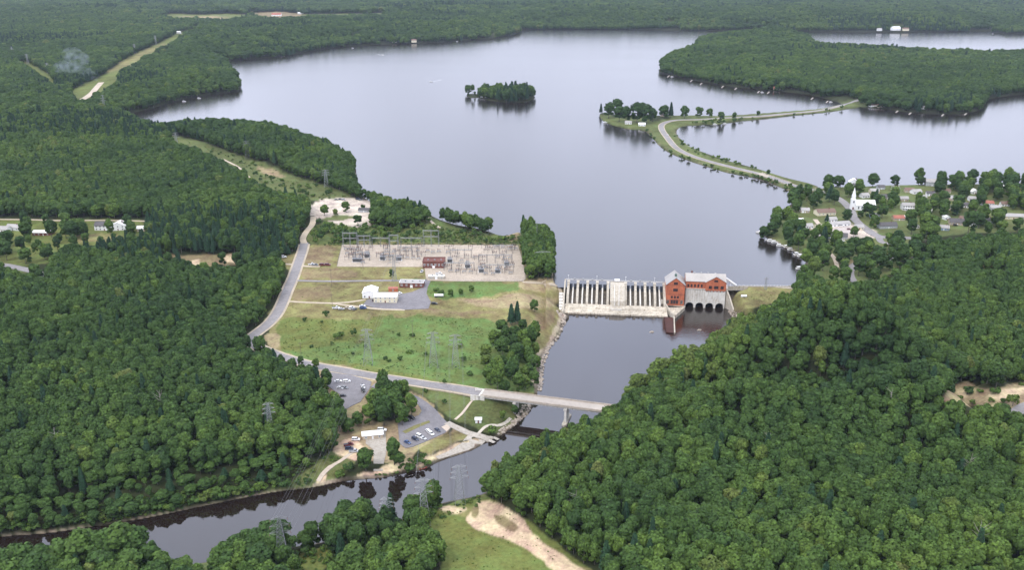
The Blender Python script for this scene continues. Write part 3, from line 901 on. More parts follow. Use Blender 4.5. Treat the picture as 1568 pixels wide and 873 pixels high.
OPEN_POLYS.append([(620, 590), (835, 606), (815, 640), (760, 690), (640, 722), (636, 692), (690, 655)])
OPEN_POLYS.append([(1100, 424), (1222, 424), (1222, 446), (1100, 446)])
OPEN_POLYS.append([(526, 652), (560, 644), (612, 652), (622, 690), (622, 722), (540, 734), (516, 700)])

# ------------------------------------------------------------------ trees
def mesh_with_normals(name, vs, fs, ns, mt):
    me = bpy.data.meshes.new(name)
    me.from_pydata(vs, [], fs)
    me.materials.append(mt)
    me.polygons.foreach_set('use_smooth', [True] * len(fs))
    me.normals_split_custom_set([ns[v] for f in fs for v in f])
    me.update()
    return me


def crown_mesh(name, seed, height=17.5, rx=4.6, rz=5.2, base=6.0, lobes=13, cards=120, size=(.5, .95), spread=.78, droop=0.0, mt=None, skirt=0):
    """Broad-leaved crown: leaf-sprays (small bent quads) over a heap of uneven lobes, with gaps between the lobes."""
    rn = random.Random(seed)
    vs, fs, ns = [], [], []
    cz = height - rz
    L = []
    for i in range(lobes):
        for _ in range(30):
            th = rn.uniform(0, 2 * math.pi); ph = math.acos(rn.uniform(-.55, 1))
            rr = rn.uniform(.55, .85) * spread if i else 0
            p = Vector((rx * rr * math.sin(ph) * math.cos(th), rx * rr * math.sin(ph) * math.sin(th), cz + rz * rr * math.cos(ph)))
            rad = rn.uniform(.30, .46) * (rx + rz) / 2
            if all((p - q).length > .55 * (rad + r_) for q, r_ in L):
                break
        L.append((p, rad))
    for i in range(skirt):
        a_ = 6.283 * i / skirt + rn.uniform(-.4, .4); zz_ = rn.uniform(base, base + (height - base) * .35)
        L.append((Vector((math.cos(a_) * rx * .58, math.sin(a_) * rx * .58, zz_ + 1.2)), rn.uniform(.3, .4) * rx))
    ctr = Vector((0, 0, cz - rz * .3))
    for p, rad in L:
        out = (p - ctr)
        out = out.normalized() if out.length > .1 else Vector((0, 0, 1))
        k = int(cards * (rad / (.38 * (rx + rz) / 2)) ** 2)
        for _ in range(k):
            d = Vector((rn.gauss(0, 1), rn.gauss(0, 1), rn.gauss(0, 1))).normalized()
            if d.dot(out) < -.35 and rn.random() < .8:
                continue
            q = p + Vector((d.x, d.y, d.z * .85)) * rad * rn.uniform(.72, 1.08)
            nrm = (d * .55 + out * .25 + Vector((rn.uniform(-1, 1), rn.uniform(-1, 1), rn.uniform(-.4, 1))) * .55).normalized()
            s = rn.uniform(*size)
            t = nrm.orthogonal().normalized()
            t = (Matrix.Rotation(rn.uniform(0, 6.28), 3, nrm) @ t)
            b = nrm.cross(t)
            o = len(vs)
            for a_, c_ in ((-1, -.6), (.1, -1), (1, .2), (.3, 1), (-.8, .7)):
                w = q + t * (a_ * s * rn.uniform(.7, 1.1)) + b * (c_ * s * rn.uniform(.7, 1.1)) - nrm * (abs(a_ * c_) * s * .25)
                vs.append(w[:])
                n2 = (nrm * .55 + d * .5 + out * .25 + (w - q) * .25).normalized()
                ns.append(n2[:])
            fs.append((o, o + 1, o + 2, o + 3, o + 4))
    return mesh_with_normals(name, vs, fs, ns, mt or M['leaf'])


def pine_mesh(name, seed, height=19, r0=3.4, base=4.5, mt=None):
    rn = random.Random(seed)
    vs, fs, ns = [], [], []
    z = base
    while z < height - .3:
        t = (z - base) / (height - base)
        rad = r0 * (1 - t) ** .8 * rn.uniform(.8, 1.15) + .35
        nb = max(5, int(9 * (1 - t) + 5))
        off = rn.uniform(0, 6)
        for i in range(nb):
            a = off + i * 2 * math.pi / nb + rn.uniform(-.25, .25)
            rl = rad * rn.uniform(.7, 1.1)
            for s_ in (.35, .62, .86, 1.0):
                q = Vector((math.cos(a) * rl * s_, math.sin(a) * rl * s_, z - rl * s_ * .22 + rn.uniform(-.3, .3)))
                w = .42 + .35 * (1 - abs(s_ - .6))
                d = Vector((math.cos(a), math.sin(a), .55)).normalized()
                nrm = (d + Vector((rn.uniform(-.5, .5), rn.uniform(-.5, .5), rn.uniform(0, .8)))).normalized()
                tt = nrm.orthogonal().normalized(); bb = nrm.cross(tt)
                o = len(vs)
                for a_, c_ in ((-1, -.7), (.9, -.9), (1, .8), (-.7, 1)):
                    v = q + tt * a_ * w * rn.uniform(.8, 1.2) + bb * c_ * w * rn.uniform(.8, 1.2)
                    vs.append(v[:]); ns.append((nrm * .5 + d * .6).normalized()[:])
                fs.append((o, o + 1, o + 2, o + 3))
        z += rn.uniform(.55, .85)
    return mesh_with_normals(name, vs, fs, ns, mt or M['needle'])


def trunk_mesh(name, seed, height, r0, limbs=5, start=.32):
    rn = random.Random(seed)
    mb = MB()
    p = Vector((0, 0, -1.0)); r_ = r0 * 1.25
    top = height * .86
    pts = [(p.copy(), r_)]
    n = 5
    for i in range(1, n + 1):
        t = i / n
        p = Vector((rn.uniform(-.25, .25) * t * 2, rn.uniform(-.25, .25) * t * 2, top * t))
        pts.append((p, r0 * (1 - t * .82)))
    for (a, ra), (b, rb) in zip(pts, pts[1:]):
        mb.tube(a, b, ra, rb, 6)
    for k in range(limbs):
        t = start + (.85 - start) * k / max(1, limbs - 1)
        z = top * t
        a = rn.uniform(0, 6.28)
        L = height * rn.uniform(.13, .22)
        q = Vector((math.cos(a) * L, math.sin(a) * L, z + L * rn.uniform(.5, .9)))
        m_ = Vector((math.cos(a) * L * .45, math.sin(a) * L * .45, z + L * .25))
        mb.tube((0, 0, z - .2), m_, r0 * .38, r0 * .26, 5)
        mb.tube(m_, q, r0 * .26, r0 * .1, 5)
    return mb


BROAD, PINE, POPLAR, SHRUB = [], [], [], []     # (crown mesh, trunk mesh)


def proto(lst, crown, trunk_mb):
    o = trunk_mb.build('trunk', M['bark'], smooth=True)
    me = o.data
    bpy.data.objects.remove(o)
    lst.append((crown, me))


for i in range(8):
    h_ = [17.5, 19, 16.5, 18.5, 15.5, 20, 17, 18][i]
    proto(BROAD, crown_mesh('broadleaf_crown', 100 + i, h_, [4.7, 5.2, 4.3, 4.9, 4.2, 5.0, 5.4, 4.5][i], [5.6, 6.4, 5.9, 6.6, 5.2, 7.0, 5.6, 6.8][i], 2.6,
                            [14, 17, 12, 15, 11, 16, 18, 13][i], 105, skirt=7), trunk_mesh('trunk', 200 + i, h_, .3))
for i in range(3):
    h_ = [19, 21, 17][i]
    proto(PINE, pine_mesh('pine_crown', 300 + i, h_, [3.4, 3.0, 3.8][i]), trunk_mesh('trunk', 310 + i, h_, .24, 0))
for i in range(2):
    h_ = [16, 18][i]
    proto(POPLAR, crown_mesh('poplar_crown', 400 + i, h_, 2.9, 6.6, 3, 11, 95, (.4, .75), .9), trunk_mesh('trunk', 410 + i, h_, .22, 4, .2))
for i in range(3):
    h_ = [3.2, 4.2, 2.6][i]
    proto(SHRUB, crown_mesh('shrub_crown', 500 + i, h_, [2.0, 2.3, 2.4][i], [1.7, 2.1, 1.5][i], 0, 6, 60, (.22, .42), .85), trunk_mesh('trunk', 510 + i, h_, .09, 3, .1))
ALLP = {'broad': BROAD, 'pine': PINE, 'poplar': POPLAR, 'shrub': SHRUB}
KINDNAME = {'broad': 'broadleaf_tree', 'pine': 'pine_tree', 'poplar': 'poplar_tree', 'shrub': 'shrub'}
FIRST = {}          # (kind, variant) -> (crown object, trunk object) of a tree that stands in the scene


def tree_at(kind, x, y, z, s=1.0, var=None, tint=.4, label='', cat=None, group=None, name=None, sz=None, rz=None):
    lst = ALLP[kind]
    var = random.randrange(len(lst)) if var is None else var % len(lst)
    cm, tm = lst[var]
    root = empty(name or KINDNAME[kind], (x, y, z - .15), random.uniform(0, 6.28) if rz is None else rz, label, cat or ('shrub' if kind == 'shrub' else 'tree'), group)
    root.scale = (s, s, s if sz is None else sz)
    c = bpy.data.objects.new('crown', cm); COL.objects.link(c); c.parent = root
    c['tint'] = float(min(1, tint + .08))
    t = bpy.data.objects.new('trunk' if kind != 'shrub' else 'stem', tm); COL.objects.link(t); t.parent = root
    FIRST.setdefault((kind, var), (c, t))
    return root


# where the trees of the woods stand -------------------------------------------------
ROAD_LINES = ROAD_PX


def near_road(px, py, pad):
    r_ = np.zeros(px.shape, bool)
    for pts, w in ROAD_LINES:
        a = np.array(pts)
        half = w * 0.5 * np.maximum((py - YH), 20) / 300.0
        for i in range(len(a) - 1):
            ax, ay = a[i]; bx, by = a[i + 1]
            lo = min(ax, bx) - 30; hi = max(ax, bx) + 30
            m_ = (px > lo) & (px < hi) & (py > min(ay, by) - 25) & (py < max(ay, by) + 25)
            if not m_.any():
                continue
            X = px[m_]; Y = py[m_]
            ex, ey = bx - ax, (by - ay) * 1.8
            t = np.clip(((X - ax) * ex + (Y - ay) * 1.8 * ey) / (ex * ex + ey * ey + 1e-9), 0, 1)
            d = np.hypot(X - ax - t * ex, (Y - ay) * 1.8 - t * ey)
            r_[m_] |= d < half[m_] + pad * np.maximum((Y - YH), 20) / 300.0
    return r_


TOWN = [(1165, 345), (1205, 312), (1240, 292), (1262, 283), (1480, 278), (1720, 272), (1720, 352), (1500, 362), (1405, 372), (1395, 402), (1340, 436), (1296, 440), (1235, 425), (1232, 396), (1170, 368)]
CAUSEP = [(915, 150), (1040, 150), (1150, 165), (1300, 145), (1318, 166), (1060, 200), (1041, 205), (1120, 245), (1255, 284), (1240, 304), (1190, 298), (1000, 232), (915, 200)]
PINEWOOD = [(225, 338), (300, 330), (400, 325), (474, 345), (470, 378), (452, 398), (340, 392), (235, 388)]
pts_all = []
rg = np.random.default_rng(5)
for d0, d1, sp in ((330, 900, 6.7), (900, 1500, 7.6), (1500, 2500, 10.5), (2500, 4500, 15), (4500, 9500, 25)):
    wmax = 1.05 * d1 * .78 + 60
    xs = np.arange(-wmax, wmax, sp); ys = np.arange(d0, d1, sp * .92)
    X, Y = np.meshgrid(xs, ys)
    X = X + (np.arange(len(ys)) % 2)[:, None] * sp * .5
    X = X.ravel() + rg.uniform(-.36, .36, X.size) * sp; Y = Y.ravel() + rg.uniform(-.36, .36, Y.size) * sp
    k = np.abs(X) < Y * .80 + 60
    X, Y = X[k], Y[k]
    Z = hgt(X, Y)
    land = ~(grid_val((wl | wr).reshape(shp), X, Y))
    dw = np.minimum(grid_val(dl.reshape(shp), X, Y), grid_val(dr.reshape(shp), X, Y))
    land &= dw > 1.5
    X, Y, Z = X[land], Y[land], Z[land]
    bx, by = proj(X, Y, Z)
    tx, ty = proj(X, Y, Z + 11.5)
    ux, uy = proj(X, Y, Z + 18.0)
    ok = np.ones(X.shape, bool)
    for p in OPEN_POLYS + [TOWN, CAUSEP]:
        ok &= ~inside(bx, by, p)
        ok &= ~inside(tx, ty, p)
    ok &= ~inside(ux, uy, [(1100, 436), (1222, 436), (1205, 449), (1180, 463), (1140, 478), (1110, 480)])
    for q_ in ([(488, 565), (575, 575), (570, 600), (552, 618), (526, 631), (519, 605), (500, 594), (486, 592)], [(608, 645), (646, 630), (640, 610), (690, 655), (654, 676), (612, 686)]):
        ok &= ~inside(ux, uy, q_)
    ok &= ~inside(ux, uy, [(735, 596), (940, 620), (925, 630), (735, 612)])
    ok &= dist_to(X, Y, VALLEY, False) > 7
    ok &= ~near_road(bx, by, 3.0)
    ok &= ~near_road(tx, ty, 0.0)
    ok &= ~inside(bx, by, [(860, 425), (1125, 425), (1125, 482), (860, 490)])
    pts_all.append(np.stack([X[ok], Y[ok], Z[ok], np.full(ok.sum(), sp)], 1))
P = np.concatenate(pts_all)
bx, by = proj(P[:, 0], P[:, 1], P[:, 2])
N = len(P)
scale = P[:, 3] / 7.45
ndist = np.clip((P[:, 3] - 8.2) / 18, 0, 1)
sxy = scale * rg.uniform(.8, 1.18, N)
szz = (1 + .28 * (scale - 1)) * rg.uniform(.84, 1.08, N) * (.86 + .3 * vnoise(P[:, 0], P[:, 1], 38, 77))
small = rg.random(N) < .12
sxy[small] *= .72; szz[small] *= .72
# lower growth close to the water and by the edges of the meadows
dwat = np.minimum(grid_val(dl.reshape(shp), P[:, 0], P[:, 1]), grid_val(dr.reshape(shp), P[:, 0], P[:, 1]))
lowz = (dwat < 24) & (by > 700) & (bx < 480)
sxy[lowz] *= .8; szz[lowz] *= .55
island_m = inside(bx, by, [(700, 130), (830, 130), (830, 165), (700, 165)])
szz[island_m] *= 1.2
tint = .10 + .24 * vnoise(P[:, 0], P[:, 1], 260, 23) + .30 * vnoise(P[:, 0], P[:, 1], 70, 21) + .20 * vnoise(P[:, 0], P[:, 1], 17, 22) + rg.normal(0, .085, N)
tint += np.where(rg.random(N) < .03, .35, 0)
tint -= .05 * ndist
hill = inside(bx, by, [(1060, 600), (1060, 540), (1130, 440), (1260, 430), (1360, 470), (1470, 600), (1450, 640)])
tint[hill] -= .07
flank = inside(bx, by, [(1040, 600), (1090, 500), (1130, 470), (1160, 500), (1120, 600)])
tint[flank] += .22
fgw = (bx > 735) & (by > 625)
tint[fgw] += .05
szz[hill] *= 1.06
tint = np.clip(tint, 0.0, 1.0)
is_pine = (rg.random(N) < .035)
is_pine |= inside(bx, by, PINEWOOD) & (rg.random(N) < .22)
is_pine |= (vnoise(P[:, 0], P[:, 1], 300, 31) > .74) & (rg.random(N) < .45) & (by < 420)
is_pop = (~is_pine) & (rg.random(N) < np.where(lowz, .35, np.where(inside(bx, by, PINEWOOD), .6, .07)))
island_only = inside(bx, by, [(712, 140), (737, 140), (737, 152), (712, 152)])
keep = ~(island_only & (rg.random(N) < .6))
kindi = np.where(is_pine, 1, np.where(is_pop, 2, 0))
order = np.argsort(P[:, 1])


def region_of(px, py):
    if px > 735 and py >= 640:
        a = 'sandy clearing' if px < 960 else ('bottom edge' if px < 1180 else ('right bottom edge' if px < 1380 else 'bottom right corner'))
        b = 'front row' if py > 895 else ('second row' if py > 865 else 'inner wood')
        return (f'{b} by {a}', f'trees in the {b} of the big wood by {a}')
    if py > 800 and px <= 735:
        a = 'left of the dark pylon' if px < 434 else ('between the pylons' if px < 640 else 'below the pale pylon')
        return (f'on near bank {a}', f'trees on the near bank {a}')
    if px > 735 or (px > 690 and py > 890):
        if py < 640: return ('on the wooded hill below the dam', 'trees on the wooded hill')
        if px < 1000 and py > 700: return ('in the thick wood right of the sandy clearing', 'trees of the wood beside the sandy clearing')
        return ('in the thick wood filling the bottom right', 'trees of the big bottom right wood')
    if py > 800: return ('on the near river bank at the bottom left', 'trees on the near river bank')
    return ('in the wood above the dark river at the left', 'trees of the wood on the far river bank')


def tintword(t, kind):
    if kind == 'pine': return 'dark' if t < .4 else 'green'
    return 'dark green' if t < .36 else ('green' if t < .62 else 'bright green')


KN = ['broad', 'pine', 'poplar']
cand = []
for i in order:
    if not keep[i]:
        continue
    if -6 < bx[i] < 1574 and by[i] < 925:
        tx_, ty_ = proj(P[i, 0], P[i, 1], P[i, 2] + 15)
        if ty_ < 866:
            cand.append(i)
cand = cand[:285]
single = np.zeros(N, bool)
for i in cand:
    single[i] = True
    k = KN[kindi[i]]
    ph, gr = region_of(bx[i], by[i])
    sw = 'tall' if szz[i] > 1.04 else ('small' if szz[i] < .75 else 'full')
    tw = tintword(tint[i], k)
    nm = {'broad': 'leafy tree', 'pine': 'pine', 'poplar': 'slender tree'}[k]
    tree_at(k, *P[i, :3], s=float(sxy[i]), sz=float(szz[i]), tint=float(tint[i]), label=f'{sw} {tw} {nm} {ph}', group=f'{sw} {tw} {nm}s, {gr}')

# the small, separately standing trees -------------------------------------------------
def put(kind, px, py, s=1.0, tint=.4, label='', group=None, name=None, sz=None, var=None):
    """(px, py) is the foot of the tree in the photo."""
    x, y, z = ground(px, py)
    return tree_at(kind, x, y, z, s, var, tint, label, None, group, name, sz)


SINGLE = [  # kind, foot x, foot y, scale, tint, label, height scale
    # by the two car parks
    ('broad', 588, 652, 1.0, .15, 'darkest big tree of the clump between the two car parks', 1.15), ('broad', 604, 640, 1.05, .3, 'big tree at the upper right of the clump between the car parks', 1.05),
    ('broad', 580, 634, .85, .28, 'tree at the upper left of the clump between the car parks', 1.1), ('broad', 616, 652, .8, .33, 'tree at the clump corner where the drive bends into the lower car park', .9),
    ('broad', 590, 622, .95, .2, 'tree at the back of the clump just below the bridge road', 1.1), ('broad', 566, 650, .75, .55, 'yellowish tree at the left foot of the car park clump', .8),
    ('broad', 606, 622, .9, .25, 'rearmost right tree of the clump below the bridge road', 1.15), ('broad', 548, 652, .7, .35, 'low tree left of the car park clump above the brick terrace', .6), ('broad', 534, 662, .7, .3, 'low tree beside the parked red truck', .6),
    ('broad', 560, 722, .95, .3, 'round tree left of the pale forecourt by the river', .95), ('broad', 604, 712, .85, .33, 'tall tree right of the pale forecourt by the river', 1.15), ('broad', 612, 718, .6, .3, 'lower tree at the riverside edge right of the forecourt', .6),
    ('shrub', 536, 722, 1.6, .2, 'rounded dark bush on the bank at the end of the sandy path', 1.4), ('shrub', 520, 728, 1.5, .5, 'pale bush beside the sandy river path', 1.2), ('shrub', 640, 712, 1.6, .35, 'bush on the bank below the lower car park', 1.3),
    ('shrub', 648, 700, 1.0, .3, 'small bush on the dry bank strip above the pale path', 1), ('shrub', 655, 711, 1.3, .45, 'bush at the water edge beside the pale shore path', 1), ('shrub', 628, 720, 1.7, .3, 'wide bush at the water edge right of the forecourt', 1.3),
    ('broad', 484, 566, .45, .5, 'small tree at the roadside left of the upper car park', .5), ('broad', 461, 560, .4, .2, 'small dark roundish tree between road and left wood', .42), ('pine', 419, 550, .6, .2, 'small dark conifer where the wood meets the road bend', .5),
    ('broad', 481, 588, .6, .5, 'tree beside the white car at the upper car park', .6), ('broad', 497, 600, .6, .6, 'bright tree at the left edge of the upper car park', .65),
    ('shrub', 753, 663, 1.6, .5, 'leafy bush inside the curl of the riverside footpath', 1.2), ('broad', 770, 646, .42, .62, 'bright small tree left of the first bridge pier', .5), ('broad', 788, 636, .5, .25, 'dark small tree beneath the bridge deck', .5),
    ('shrub', 680, 618, 1.1, .3, 'bush alone on the grass below the bridge road', 1), ('shrub', 681, 587, .9, .3, 'bush just above the bridge road', 1), ('shrub', 651, 600, .9, .35, 'little bush between road and car park drive', .9),
    # meadow shrubs
    ('shrub', 499, 486, 1.4, .25, 'dark round bush at the upper left of the meadow', 1.5), ('shrub', 467, 493, 1.1, .2, 'dark bush close to the left road', 1.3), ('shrub', 517, 519, 1.5, .45, 'bright bush in the left of the meadow', 1.2), ('shrub', 523, 515, 1.2, .5, 'twin bush behind the bright meadow bush', 1.3),
    ('shrub', 543, 515, 1.2, .2, 'dark pointed bush left of the first meadow pylon', 1.6), ('shrub', 477, 532, .8, .15, 'tiny dark bush near the road in the left meadow', .8), ('shrub', 611, 515, 1.0, .3, 'bush in the middle of the bright meadow', 1), ('shrub', 631, 515, 1.1, .35, 'bush at the foot of the meadow pole', 1.1),
    ('shrub', 613, 552, 1.3, .3, 'bush low in the meadow near the bridge road', 1.1), ('shrub', 590, 550, .9, .2, 'dark bush right of the first meadow pylon', .9), ('shrub', 596, 554, .8, .2, 'small dark bush beside another low in the meadow', .8), ('shrub', 627, 540, 1.4, .5, 'wide pale bush in the lower meadow', .8),
    ('shrub', 493, 494, .8, .25, 'faint low bush under the dark round meadow bush', .6), ('shrub', 652, 545, .9, .35, 'bush between the meadow pylons', .8), ('shrub', 706, 532, 1.0, .5, 'pale bush beside the right meadow pylon', .9), ('shrub', 720, 575, 1.4, .35, 'bush at the edge of the thicket above the bridge', 1),
    ('shrub', 710, 553, 1.2, .4, 'bush between the right pylon and the thicket', 1), ('shrub', 560, 533, .7, .3, 'small bush at the foot of the first meadow pylon', .8), ('shrub', 508, 528, .7, .4, 'small bush midway along the lower left meadow', .7), ('shrub', 540, 543, .8, .3, 'low bush near the lower edge of the meadow', .7),
    ('broad', 600, 425, .42, .2, 'small dark tree beside the maroon brick shed', .45), ('broad', 690, 455, .45, .4, 'leafy small tree at the right edge of the paved yard', .4), ('shrub', 676, 452, 1.5, .35, 'hedge-like bush right of the paved yard', 1.2), ('shrub', 668, 446, 1.4, .4, 'bush near the white tank trailer', 1.2),
    ('broad', 706, 452, .45, .35, 'dense small tree in the green strip below the gravel yard', .38), ('broad', 722, 448, .4, .45, 'rounded small tree furthest along the green strip below the yard', .36),
    # clump of trees beside the river, right of the meadow
    ('pine', 783, 498, .85, .3, 'dark conifer topping the clump beside the spillway bank', .95), ('pine', 792, 496, .85, .3, 'second dark conifer beside the spillway bank', .9), ('broad', 800, 510, .75, .15, 'dark broad tree below the conifers near the spillway', .8), ('broad', 786, 522, .8, .25, 'dark tree midway down the riverside thicket', .85),
    ('broad', 818, 478, .62, .38, 'lone round tree on the slope left of the spillway', .62), ('broad', 808, 527, .75, .35, 'tree at the water side of the thicket', .8), ('broad', 770, 545, .85, .3, 'broad tree at the meadow side of the thicket', .8), ('broad', 790, 552, .9, .2, 'dense dark tree in the middle of the thicket', .85),
    ('broad', 808, 556, .8, .4, 'tree on the bank in the middle of the thicket', .75), ('broad', 762, 572, .7, .62, 'pale leafy tree at the left of the thicket', .7), ('broad', 782, 582, .95, .12, 'very dark wide tree above the bridge deck', .85), ('broad', 804, 598, .72, .62, 'bright green tree just above the bridge deck', .75),
    ('broad', 752, 590, .6, .5, 'smallish pale tree at the lower left of the thicket', .6), ('broad', 770, 600, .6, .3, 'small tree touching the road above the bridge', .6), ('broad', 816, 580, .5, .45, 'small tree on the bank above the bridge', .5), ('broad', 765, 525, .6, .4, 'small tree at the upper meadow edge of the thicket', .55),
]
for k, px, py, s, t, lb, sz in SINGLE:
    big = 1.18 if k != 'shrub' else 1.15
    put(k, px, py, s * big, min(1, t + .1), lb, sz=sz * (1.06 if k != 'shrub' else 1.1))


def scatter(polys, n, kind, smin, smax, tmin, tmax, sep, name=None, labels=None, group=None, avoid=True, flat=1.0, seed=1, pines=0.0):
    """n trees inside a photo polygon, kept sep metres apart; labels is called with the foot's px, py and tint."""
    rn = random.Random(seed)
    xs = [p[0] for p in polys]; ys = [p[1] for p in polys]
    got = []
    tries = 0
    while len(got) < n and tries < n * 60:
        tries += 1
        px = rn.uniform(min(xs), max(xs)); py = rn.uniform(min(ys), max(ys))
        if not inside(np.array([px]), np.array([py]), polys)[0]:
            continue
        if avoid:
            x, y, z = ground(px, py)
            if bool(near_road(np.array([px]), np.array([py]), 2.2)[0]) or any(inside(np.array([px]), np.array([py]), q)[0] for q in KEEP_OFF):
                continue
            if grid_val((wl | wr).reshape(shp), np.array([x]), np.array([y]))[0]:
                continue
        else:
            x, y, z = ground(px, py)
        if any((x - a) ** 2 + (y - b) ** 2 < sep * sep for a, b in got):
            continue
        got.append((x, y))
        k = 'pine' if rn.random() < pines else kind
        t = rn.uniform(tmin, tmax); s = rn.uniform(smin, smax)
        lb = labels(px, py, t, s, k)
        tree_at(k, x, y, z, s, None, t, lb[0], None, lb[1], name if k == kind else None, s * flat * rn.uniform(.85, 1.15))


KEEP_OFF = []
for (px, py, w, h_) in [(1310, 318, 46, 17), (1265, 352, 44, 16), (1285, 360, 34, 10), (1345, 392, 20, 10), (1363, 350, 34, 12), (1404, 346, 14, 8), (1454, 332, 12, 8), (1466, 338, 26, 10), (1552, 333, 40, 10),
                         (1306, 284, 20, 8), (1425, 283, 26, 10), (1495, 294, 20, 8), (1515, 310, 20, 8), (1392, 318, 18, 10), (1360, 282, 12, 6), (1280, 330, 30, 10), (1250, 290, 8, 6), (1556, 282, 26, 8), (1394, 292, 14, 8), (1402, 340, 22, 8),
                         (1293, 375, 18, 8), (1325, 300, 14, 8), (1445, 350, 14, 8), (1340, 330, 14, 8)]:
    KEEP_OFF.append([(px - w / 2, py - h_ / 2), (px + w / 2, py - h_ / 2), (px + w / 2, py + h_ * .62), (px - w / 2, py + h_ * .62)])

for px, py, w in [(1307, 285, 12), (1427, 285, 15), (1393, 295, 11), (1391, 322, 14), (1377, 338, 12), (1388, 336, 5), (1361, 350, 20), (1402, 350, 9), (1451, 337, 6), (1466, 345, 16), (1478, 339, 11), (1552, 336, 27), (1513, 315, 14), (1494, 297, 10), (1450, 296, 10), (1266, 330, 22), (1275, 340, 11), (1289, 347, 22), (1283, 366, 19), (1295, 381, 12), (1347, 392, 12), (1233, 326, 10), (1245, 300, 9), (1340, 296, 11), (1357, 305, 10), (1405, 297, 12), (1462, 307, 12), (1478, 318, 13), (1500, 330, 12), (1420, 326, 10), (1525, 322, 12), (1432, 340, 10), (1316, 352, 10), (1225, 342, 9), (1240, 350, 8), (1490, 346, 10), (1425, 300, 10), (1452, 322, 11), (1490, 308, 10), (1540, 316, 10), (1385, 308, 10), (1350, 290, 9), (1515, 342, 12), (1475, 286, 10), (1326, 303, 10), (1445, 353, 11), (1534, 289, 11), (1340, 334, 10), (1372, 292, 9), (1413, 306, 10), (1560, 300, 11), (1436, 314, 9), (19, 353, 15), (3, 356, 12), (63, 361, 19), (157, 353, 17), (181, 353, 15), (219, 354, 13), (340, 322, 14), (273, 51, 14), (274, 127, 14), (287, 126, 12), (304, 128, 18), (423, 24, 46), (460, 21, 26), (1374, 40, 34), (1388, 41, 24), (1328, 17, 26), (1303, 36, 18), (1348, 41, 18), (431, 82, 16), (604, 64, 18), (634, 62, 18), (962, 190, 12), (983, 193, 12), (1016, 178, 11), (1338, 163, 16), (1350, 164, 13), (1412, 167, 14), (1474, 168, 14), (1190, 136, 15), (557, 325, 13), (740, 149, 12), (785, 152, 9)]:
    sc_ = (py + 60) / 306.0; hw = w * .56 * sc_ + 1.5
    KEEP_OFF.append([(px - hw, py - 11 * sc_), (px + hw, py - 11 * sc_), (px + hw * .8, py + 11 * sc_), (px - hw * .8, py + 11 * sc_)])

LM = [(1310, 318, 'beside the white church'), (1195, 375, 'above the village boat docks'), (1185, 350, 'on the lakeside lawn left of the village'), (1270, 350, 'by the pale gravel yard of the village'), (1230, 300, 'where the causeway reaches the village'),
      (1345, 392, 'around the small white house by the curving road'), (1363, 350, 'near the village crossroads'), (1425, 283, 'on the far lakeshore of the village'), (1300, 283, 'along the shore behind the church'), (1466, 338, 'round the dark roofed house'),
      (1552, 333, 'by the pale long house at the right edge'), (1410, 310, 'in the middle of the village'), (1515, 295, 'on the right lakeshore of the village')]


def town_label(px, py, t, s, k):
    d = min(LM, key=lambda q: (q[0] - px) ** 2 + ((q[1] - py) * 2) ** 2)
    sw = 'big' if s > .8 else 'small'
    tw = tintword(t, k)
    nm = 'pine' if k == 'pine' else 'round leafy tree'
    return f'{sw} {tw} {nm} {d[2]}', f'{sw} {tw} {nm}s {d[2]}'


for i, (px, py, s, t, lb) in enumerate([
    (1170, 366, .8, .2, 'dark spreading tree at the tip of the village lawn by the first dock'), (1182, 362, .85, .22, 'dark spreading tree second from the village lawn tip'), (1222, 356, .8, .25, 'tree on the lawn over the middle docks'), (1232, 364, .7, .3, 'smaller tree on the lawn over the middle docks'),
    (1268, 288, 1.0, .3, 'big tree at the left end of the far village shore'), (1281, 287, .85, .3, 'second tree from the left on the far village shore'), (1369, 286, .8, .12, 'lone dark tree standing tall on the far village shore'), (1444, 284, .8, .15, 'dark pointed tree right of the shore house'),
    (1305, 388, .9, .2, 'left of the two big trees behind the curving road'), (1325, 388, .95, .22, 'right of the two big trees behind the curving road'), (1370, 392, .95, .3, 'big round tree right of the small white house'), (1296, 340, .75, .18, 'dark tree in front of the white church'), (1266, 340, .5, .1, 'slim dark spruce before the grey village roof'),
    (1317, 334, .55, .3, 'small tree under the church wall'), (1400, 392, 1.0, .15, 'tall dark tree right of the village crossroads'), (1428, 352, 1.05, .5, 'large bright tree right of the crossroads'), (1417, 330, .95, .55, 'large bright tree in the centre of the village'), (1345, 318, 1.1, .25, 'wide dark tree right of the church'),
    (1366, 316, 1.0, .25, 'wide tree second right of the church'), (1548, 282, 1.0, .3, 'big tree on the shore at the right edge'), (1250, 380, .6, .35, 'tree beside the sandy village track'), (1275, 374, .5, .3, 'small tree beside the village garage'), (1460, 290, 1.1, .4, 'tall bright tree on the far shore right of the house'), (1336, 286, 1.0, .3, 'tallest of the trees behind the church'),
    (1248, 402, .7, .3, 'tree above the last dock'), (1240, 425, .6, .5, 'pale tree at the waterside above the dam crest'), (1330, 428, .5, .1, 'dark small tree inside the road curve'), (1176, 268, .42, .2, 'lone small tree at the causeway bridge')]):
    put('pine' if 'spruce' in lb else 'broad', px, py, s * 1.45, t, lb, sz=s * random.uniform(1.0, 1.15))
scatter(TOWN, 215, 'broad', .75, 1.45, .15, .75, 9.5, 'shade_tree', town_label, seed=3, pines=.03, flat=.92)
scatter([(1400, 283), (1570, 280), (1570, 345), (1480, 352), (1410, 345)], 78, 'broad', .8, 1.4, .15, .7, 9.5, 'shade_tree', town_label, seed=8, flat=.9)


